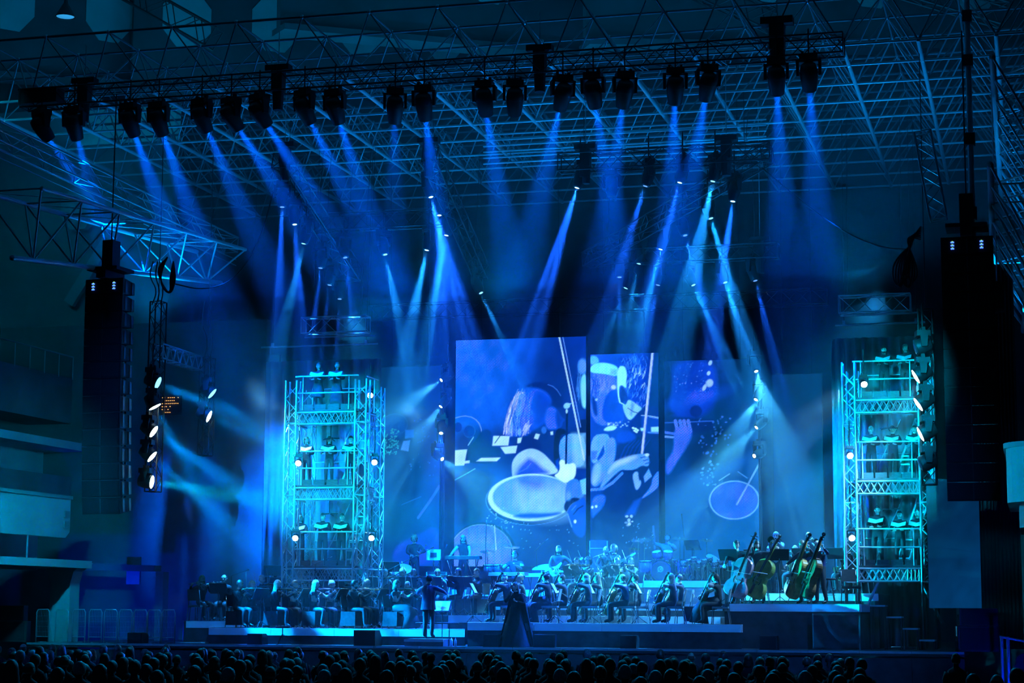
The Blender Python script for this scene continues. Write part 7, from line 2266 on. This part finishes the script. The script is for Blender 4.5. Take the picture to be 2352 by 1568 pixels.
for k, (px, Y, z, rz, w_) in enumerate(((640, 56.4, ZC2, 170, 'at the back left beside the bearded wind player'), (720, 56.5, ZC2, 165, 'below the left tower at its middle'), (775, 56.4, ZC2, 160, 'below the tubular bells'), (868, 58.0, Z3, 175, 'left of the small glittering drums'),
                                (902, 58.2, Z3, 170, 'before the left percussionist, taller'), (1045, 54.8, ZC2, 178, 'right behind the conductor, wide pair left'), (1066, 54.8, ZC2, 178, 'right behind the conductor, wide pair right'), (1204, 57.9, Z3, 175, 'before the seated keyboard player'), (1312, 57.1, ZC2 + 0.37, 170, 'in front of the suited violists'),
                                (1385, 56.8, ZC2, 172, 'before the flute player'), (1590, 60.0, Z4D, 160, 'right of the drum kit, tilted up'), (1840, 55.2, ZB2, 178, 'between the second and third bass'), (1730, 56.0, ZB2, 170, 'behind the two left basses'), (1918, 55.0, ZB2, 160, 'before the right saxophone players'))):
    music_stand('black music stand ' + w_, spot(px, Y, z, .9), RAD(rz), 'music stands', 1.0 if px in (868, 902, 1590, 1840, 1730, 1918) else .86)
MICS = [(565, 1360, 725, 1295, 752, 1283, 54.3, ZL1, 'slanted over the violins'), (925, 1400, 905, 1302, 985, 1262, 56.9, ZC2, 'rising towards the percussionist'), (1000, 1400, 1005, 1300, 1022, 1262, 57.1, Z3, 'rising beside the pale monitor'), (830, 1380, 826, 1240, 858, 1205, 58.0, Z3, 'leaning against the left tower'),
        (1385, 1400, 1385, 1326, 1355, 1272, 55.4, ZC2, 'above the blond cellist'), (1115, 1340, 1116, 1230, 1117, 1206, 59.6, Z4, 'straight up before the middle screen'), (1445, 1340, 1447, 1262, 1452, 1250, 59.5, Z4D, 'left of the drum kit'), (1575, 1330, 1572, 1235, 1567, 1192, 60.8, Z4D, 'tall behind the drum kit'),
        (1240, 1340, 1232, 1262, 1250, 1245, 59.9, Z4, 'between kettle drum and guitarist'), (535, 1420, 532, 1322, 560, 1312, 55.3, ZL2, 'at the left end of the violins'), (880, 1400, 893, 1330, 906, 1322, 55.3, ZL2, 'before the half-hidden violas')]
for bx, by, tx, ty, mx, my, Y, z, w_ in MICS:
    top = at(tx, ty, Y)
    mic_stand('boom microphone stand ' + w_, (top.x + random.uniform(-.05, .05), Y, z), top, at(mx, my, Y))

# ------------------------------------------------------------------ stage edge: wedges, sub stacks, barriers
def wedge(label, px, w, h, Y=51.6, dep=.45, slope=.25):
    P = spot(px, Y, FZ, .2)
    t = thing('floor_monitor', label, 'loudspeaker', P, 0, 'stage edge loudspeakers')
    M = Matrix.Rotation(math.pi / 2, 4, 'Z')
    MB().prism([(-dep / 2, 0), (dep / 2, 0), (dep / 2, h * (1 - slope)), (dep / 2 - dep * .35, h), (-dep / 2, h)], -w / 2, w / 2, M).build('cabinet', blackplastic, t)
    MB().box((0, -dep / 2 - .012, h * .5), (w * .92, .02, h * .86)).build('grille', grille, t)
    return t
wedge('small black box at the stage edge in front of the barriers', 317, .44, .30)
wedge('small black box at the stage edge below the front violins', 592, .44, .30)
wedge('sloped black floor monitor left of the conductor', 845, .62, .42, 51.7, .6, .5)
wedge('small black box at the stage edge left of the singer', 1132, .42, .34)
wedge('small black box at the stage edge below the cellos', 1446, .44, .34)
wedge('small black box at the stage edge below the double basses', 1767, .46, .36)
wedge('dark floor monitor right of the singer in the gown', 1254, .6, .34, 51.9, .5, .45)
def sidefill(label, px, Y, w, parts, rz):
    P = spot(px, Y, FZ, .5)
    t = thing('side_fill_speaker', label, 'loudspeaker', P, rz)
    z = 0.0
    for k, (wd_, h) in enumerate(parts):
        MB().box((0, 0, z + h / 2), (wd_, .8, h - .015)).build('cabinet', blackplastic, t)
        MB().box((0, -.41, z + h / 2), (wd_ * .9, .02, h * .85)).build('grille', grille, t)
        MB().box((-wd_ / 2 - .005, 0, z + h * .5), (.02, .25, .12)).build('handle_plate', ringm, t)
        z += h
    return t
sidefill('black side fill loudspeaker stack at the far left of the stage', 26, 51.9, 1.0, ((1.0, .6), (.8, .45)), RAD(20))
sidefill('black side fill loudspeaker stack at the far right of the stage', 2245, 51.9, 1.0, ((1.05, .65), (.95, .45)), RAD(8))
def stuffless(w):
    b = MB()
    for k in range(7):
        b.tube((-w / 2 + w * (k + 1) / 8, 0, .16), (-w / 2 + w * (k + 1) / 8, 0, .94), .004, 4)
    for z in (.3, .45, .6, .75):
        b.tube((-w / 2, 0, z), (w / 2, 0, z), .003, 4)
    return b.mesh('wire_panel', alu)
def barrier(label, px, Y):
    P = spot(px, Y, FZ, .5)
    t = thing('crowd_barrier', label, 'barrier', P, 0, 'crowd barriers')
    w = .40
    def mk():
        return [('frame', MB().path([(-w / 2, 0, 0), (-w / 2, 0, .86), (-w / 2 + .04, 0, .94), (w / 2 - .04, 0, .94), (w / 2, 0, .86), (w / 2, 0, 0)], .017, 6).mesh('frame', alu, True)),
                ('lower_rail', MB().tube((-w / 2, 0, .16), (w / 2, 0, .16), .013, 6).mesh('lower_rail', alu, True)), ('wire_panel', stuffless(w)),
                ('foot', MB().box((0, 0, .012), (.06, .4, .02)).mesh('foot', alu))]
    for nm, me in cached('barrier', mk):
        inst(nm, me, t)
for k, px in enumerate((98, 142, 181, 219, 254, 288, 322, 354, 387)):
    barrier('metal crowd barrier at the left stage side, %s from the left' % NTH[k], px, 51.75 + (0 if k < 2 else .02 * k))
# small round-topped stand in front of the violins
t = thing('percussion_stand', 'round-topped black stand on tripod legs before the front violins', 'stand', spot(649, 51.75, FZ, .3))
MB().lathe([(.19, .46), (.2, .48), (.19, .51)], 16).build('round_top', blackcloth, t, True)
strut('pole', (0, 0, .15), (0, 0, .46), .016, blackmetal, t)
for k in range(3):
    a = k * 2 * math.pi / 3 + .3
    strut('leg', (0, 0, .3), (.28 * math.cos(a), .28 * math.sin(a), .006), .012, blackmetal, t)
# blue-lit folded stand at the far right
t = thing('folded_stand', 'deep blue lit folded stand at the far right of the stage', 'stand', (13.0, 50.6, hz(50.6)))
MB().prism([(0, .9), (.45, .55), (.5, 1.5), (.1, 1.25)], -.05, .05).build('cloth_panel', blackcloth, t)
for dx in (-.25, -.1):
    strut('post', (dx, 0, .0), (dx, 0, 1.75), .04, alu, t)
strut('bar', (-.3, 0, 1.75), (.5, 0, 1.6), .03, alu, t)
lamp('SPOT', 'blue_floor_wash', (13.3, 48.6, .5), DEEP, 140, (13.0, 50.6, 1.2), .1, 60, .6)
lamp('SPOT', 'blue_wall_wash', (-14.2, 54.4, 1.4), DEEP, 260, (-14.6, 56.4, 2.6), .1, 100, .8)
lamp('SPOT', 'blue_wall_wash', (-11.6, 55.0, 1.4), DEEP, 60, (-12.0, 58.0, 2.6), .1, 110, .8)
lamp('SPOT', 'balcony_fill', (-10.0, 43.0, 7.5), (0.0, 0.5, 0.95), 2600, (-14.0, 49.5, 4.9), .2, 60, .8)  # added unseen fill that brightens the balcony boxes
lamp('SPOT', 'balcony_fill', (9.0, 43.0, 5.5), (0.0, 0.45, 0.9), 700, (13.4, 45.2, 5.4), .2, 60, .8)

# ------------------------------------------------------------------ audience seen from behind
AUD = []
for j in range(11):
    Y = 25.0 + j * 2.0
    xl, xr = at(-25, 1540, Y).x, at(1985 + (35 if j < 4 else 0), 1540, Y).x
    n = int((xr - xl) / .80)
    for i in range(n):
        x = xl + (i + .5 + random.uniform(-.22, .22)) * (xr - xl) / n + (.2 if j % 2 else -.2)
        if pj((x, Y, 1.3))[0] > 1990:
            continue
        AUD.append((x, Y + random.uniform(-.3, .3), random.uniform(-.09, .10), j))
AUD += [(at(2196, 1540, 42).x, 42, 0.12, -1), (at(2235, 1560, 27).x, 27, 0.0, -2), (at(2290, 1560, 26).x, 26, .04, -3), (at(2335, 1560, 27).x, 27, .1, -4)]
def ordinal(n):
    if n <= 20:
        return NTH[n - 1]
    tens = {2: 'twenty', 3: 'thirty', 4: 'forty'}
    if n % 10 == 0:
        return {20: 'twentieth', 30: 'thirtieth', 40: 'fortieth'}[n]
    return tens[n // 10] + '-' + NTH[n % 10 - 1]
def audience():
    variants = []
    for k, (style, hc, fem) in enumerate((('short', 'audience', False), ('short', 'brown', False), ('long', 'audience', True), ('bob', 'brown', True), ('bun', 'audience', True), ('fringe', 'brown', False), ('pony', 'audience', True), ('short', 'grey', False))):
        v = MB()
        v.lathe([(.16, .48), (.17, .62), (.155, .78), (.19, .95), (.17, 1.03), (.09, 1.08), (.055, 1.11), (.052, 1.18)], 14, sy=.62, mi=1)
        for s in (-1, 1):
            v.path([(s * .17, 0, .99), (s * .215, .02, .85), (s * .22, -.04, .68), (s * .12, -.24, .60)], [.07, .06, .05, .04], 7, mi=1)
            v.path([(s * .09, 0, .5), (s * .12, -.42, .5), (s * .12, -.40, .06)], [.09, .07, .05], 7, mi=2)
            v.box((s * .12, -.48, .035), (.09, .24, .07), mi=3)
        HM = Matrix.Translation((0, -.02, 1.235))
        v.add(HEAD.v, HEAD.f, 0, HM)
        v.m[-len(HEAD.m):] = HEAD.m
        body = v.mesh('person', [SKIN[k % 2], TOP['crowd'], TOP['crowd'], shoem, eyem, lipm], True)
        h = hair_mesh(style, k)
        h.v = [HM @ p for p in h.v]
        variants.append((body, h.mesh('hair', HAIR[hc], True)))
    looks = ['short-haired', 'brown-haired', 'long-haired', 'bob-haired', 'bun-wearing', 'balding', 'ponytailed', 'grey-haired']
    rows = {}
    for x, y, dz, j in sorted(AUD, key=lambda q: (q[3], q[0])):
        kv = random.randrange(len(variants))
        b, h = variants[kv]
        rows[j] = rows.get(j, 0) + 1
        if j >= 0:
            lab = '%s listener, %s from left in the %s crowd row from the stage' % (looks[kv], ordinal(rows[j]), ordinal(11 - j))
        else:
            lab = '%s listener %s' % (looks[kv], ['standing out alone before the right stage end', 'at the lower right, left one of the near three', 'at the lower right, middle one of the near three', 'at the lower right corner, rightmost of the near three'][-j - 1])
        o = inst('person', b)
        s = 0.97 + dz * .6
        o.location = (x, y, hz(y) + (0.012 * (45 - y) if y < 45 else 0) * 0.0)
        o.rotation_euler = (0, 0, math.pi + random.uniform(-.3, .3))
        o.scale = (1.04, 1.04, s)
        tag(o, lab, 'person', 'audience in the dark hall')
        inst('hair', h, o)
audience()
flush_people()
for m in bpy.data.materials:
    m.cycles.emission_sampling = 'NONE'
# ------------------------------------------------------------------ theatrical haze that shows the beams
# the haze hangs thickest under the roof and thins towards the stage floor
def haze(name, label, c, d, dens):
    hm = bpy.data.materials.new('haze')
    hm.use_nodes = True
    nt = hm.node_tree
    nt.nodes.clear()
    out = nt.nodes.new('ShaderNodeOutputMaterial')
    vsn = nt.nodes.new('ShaderNodeVolumeScatter')
    vsn.inputs['Density'].default_value = dens
    vsn.inputs['Anisotropy'].default_value = 0.15
    nt.links.new(vsn.outputs[0], out.inputs['Volume'])
    return tag(MB().box(c, d).build(name, hm), label, 'haze', kind='stuff')
HZ = [(11.4, 18.6, 1.0, 'thick blue haze under the roof around the upper beams'), (8.2, 11.4, 0.5, 'thin blue haze in front of the screens'),
      (0.02, 8.2, 0.3, 'faint haze over the orchestra and around the towers')]
for z0, z1, k, lab in HZ:
    haze('stage_haze', lab, (-0.5, 59.6, (z0 + z1) / 2), (43, 21.8, z1 - z0 - 0.002), HAZE_DENSITY * k)
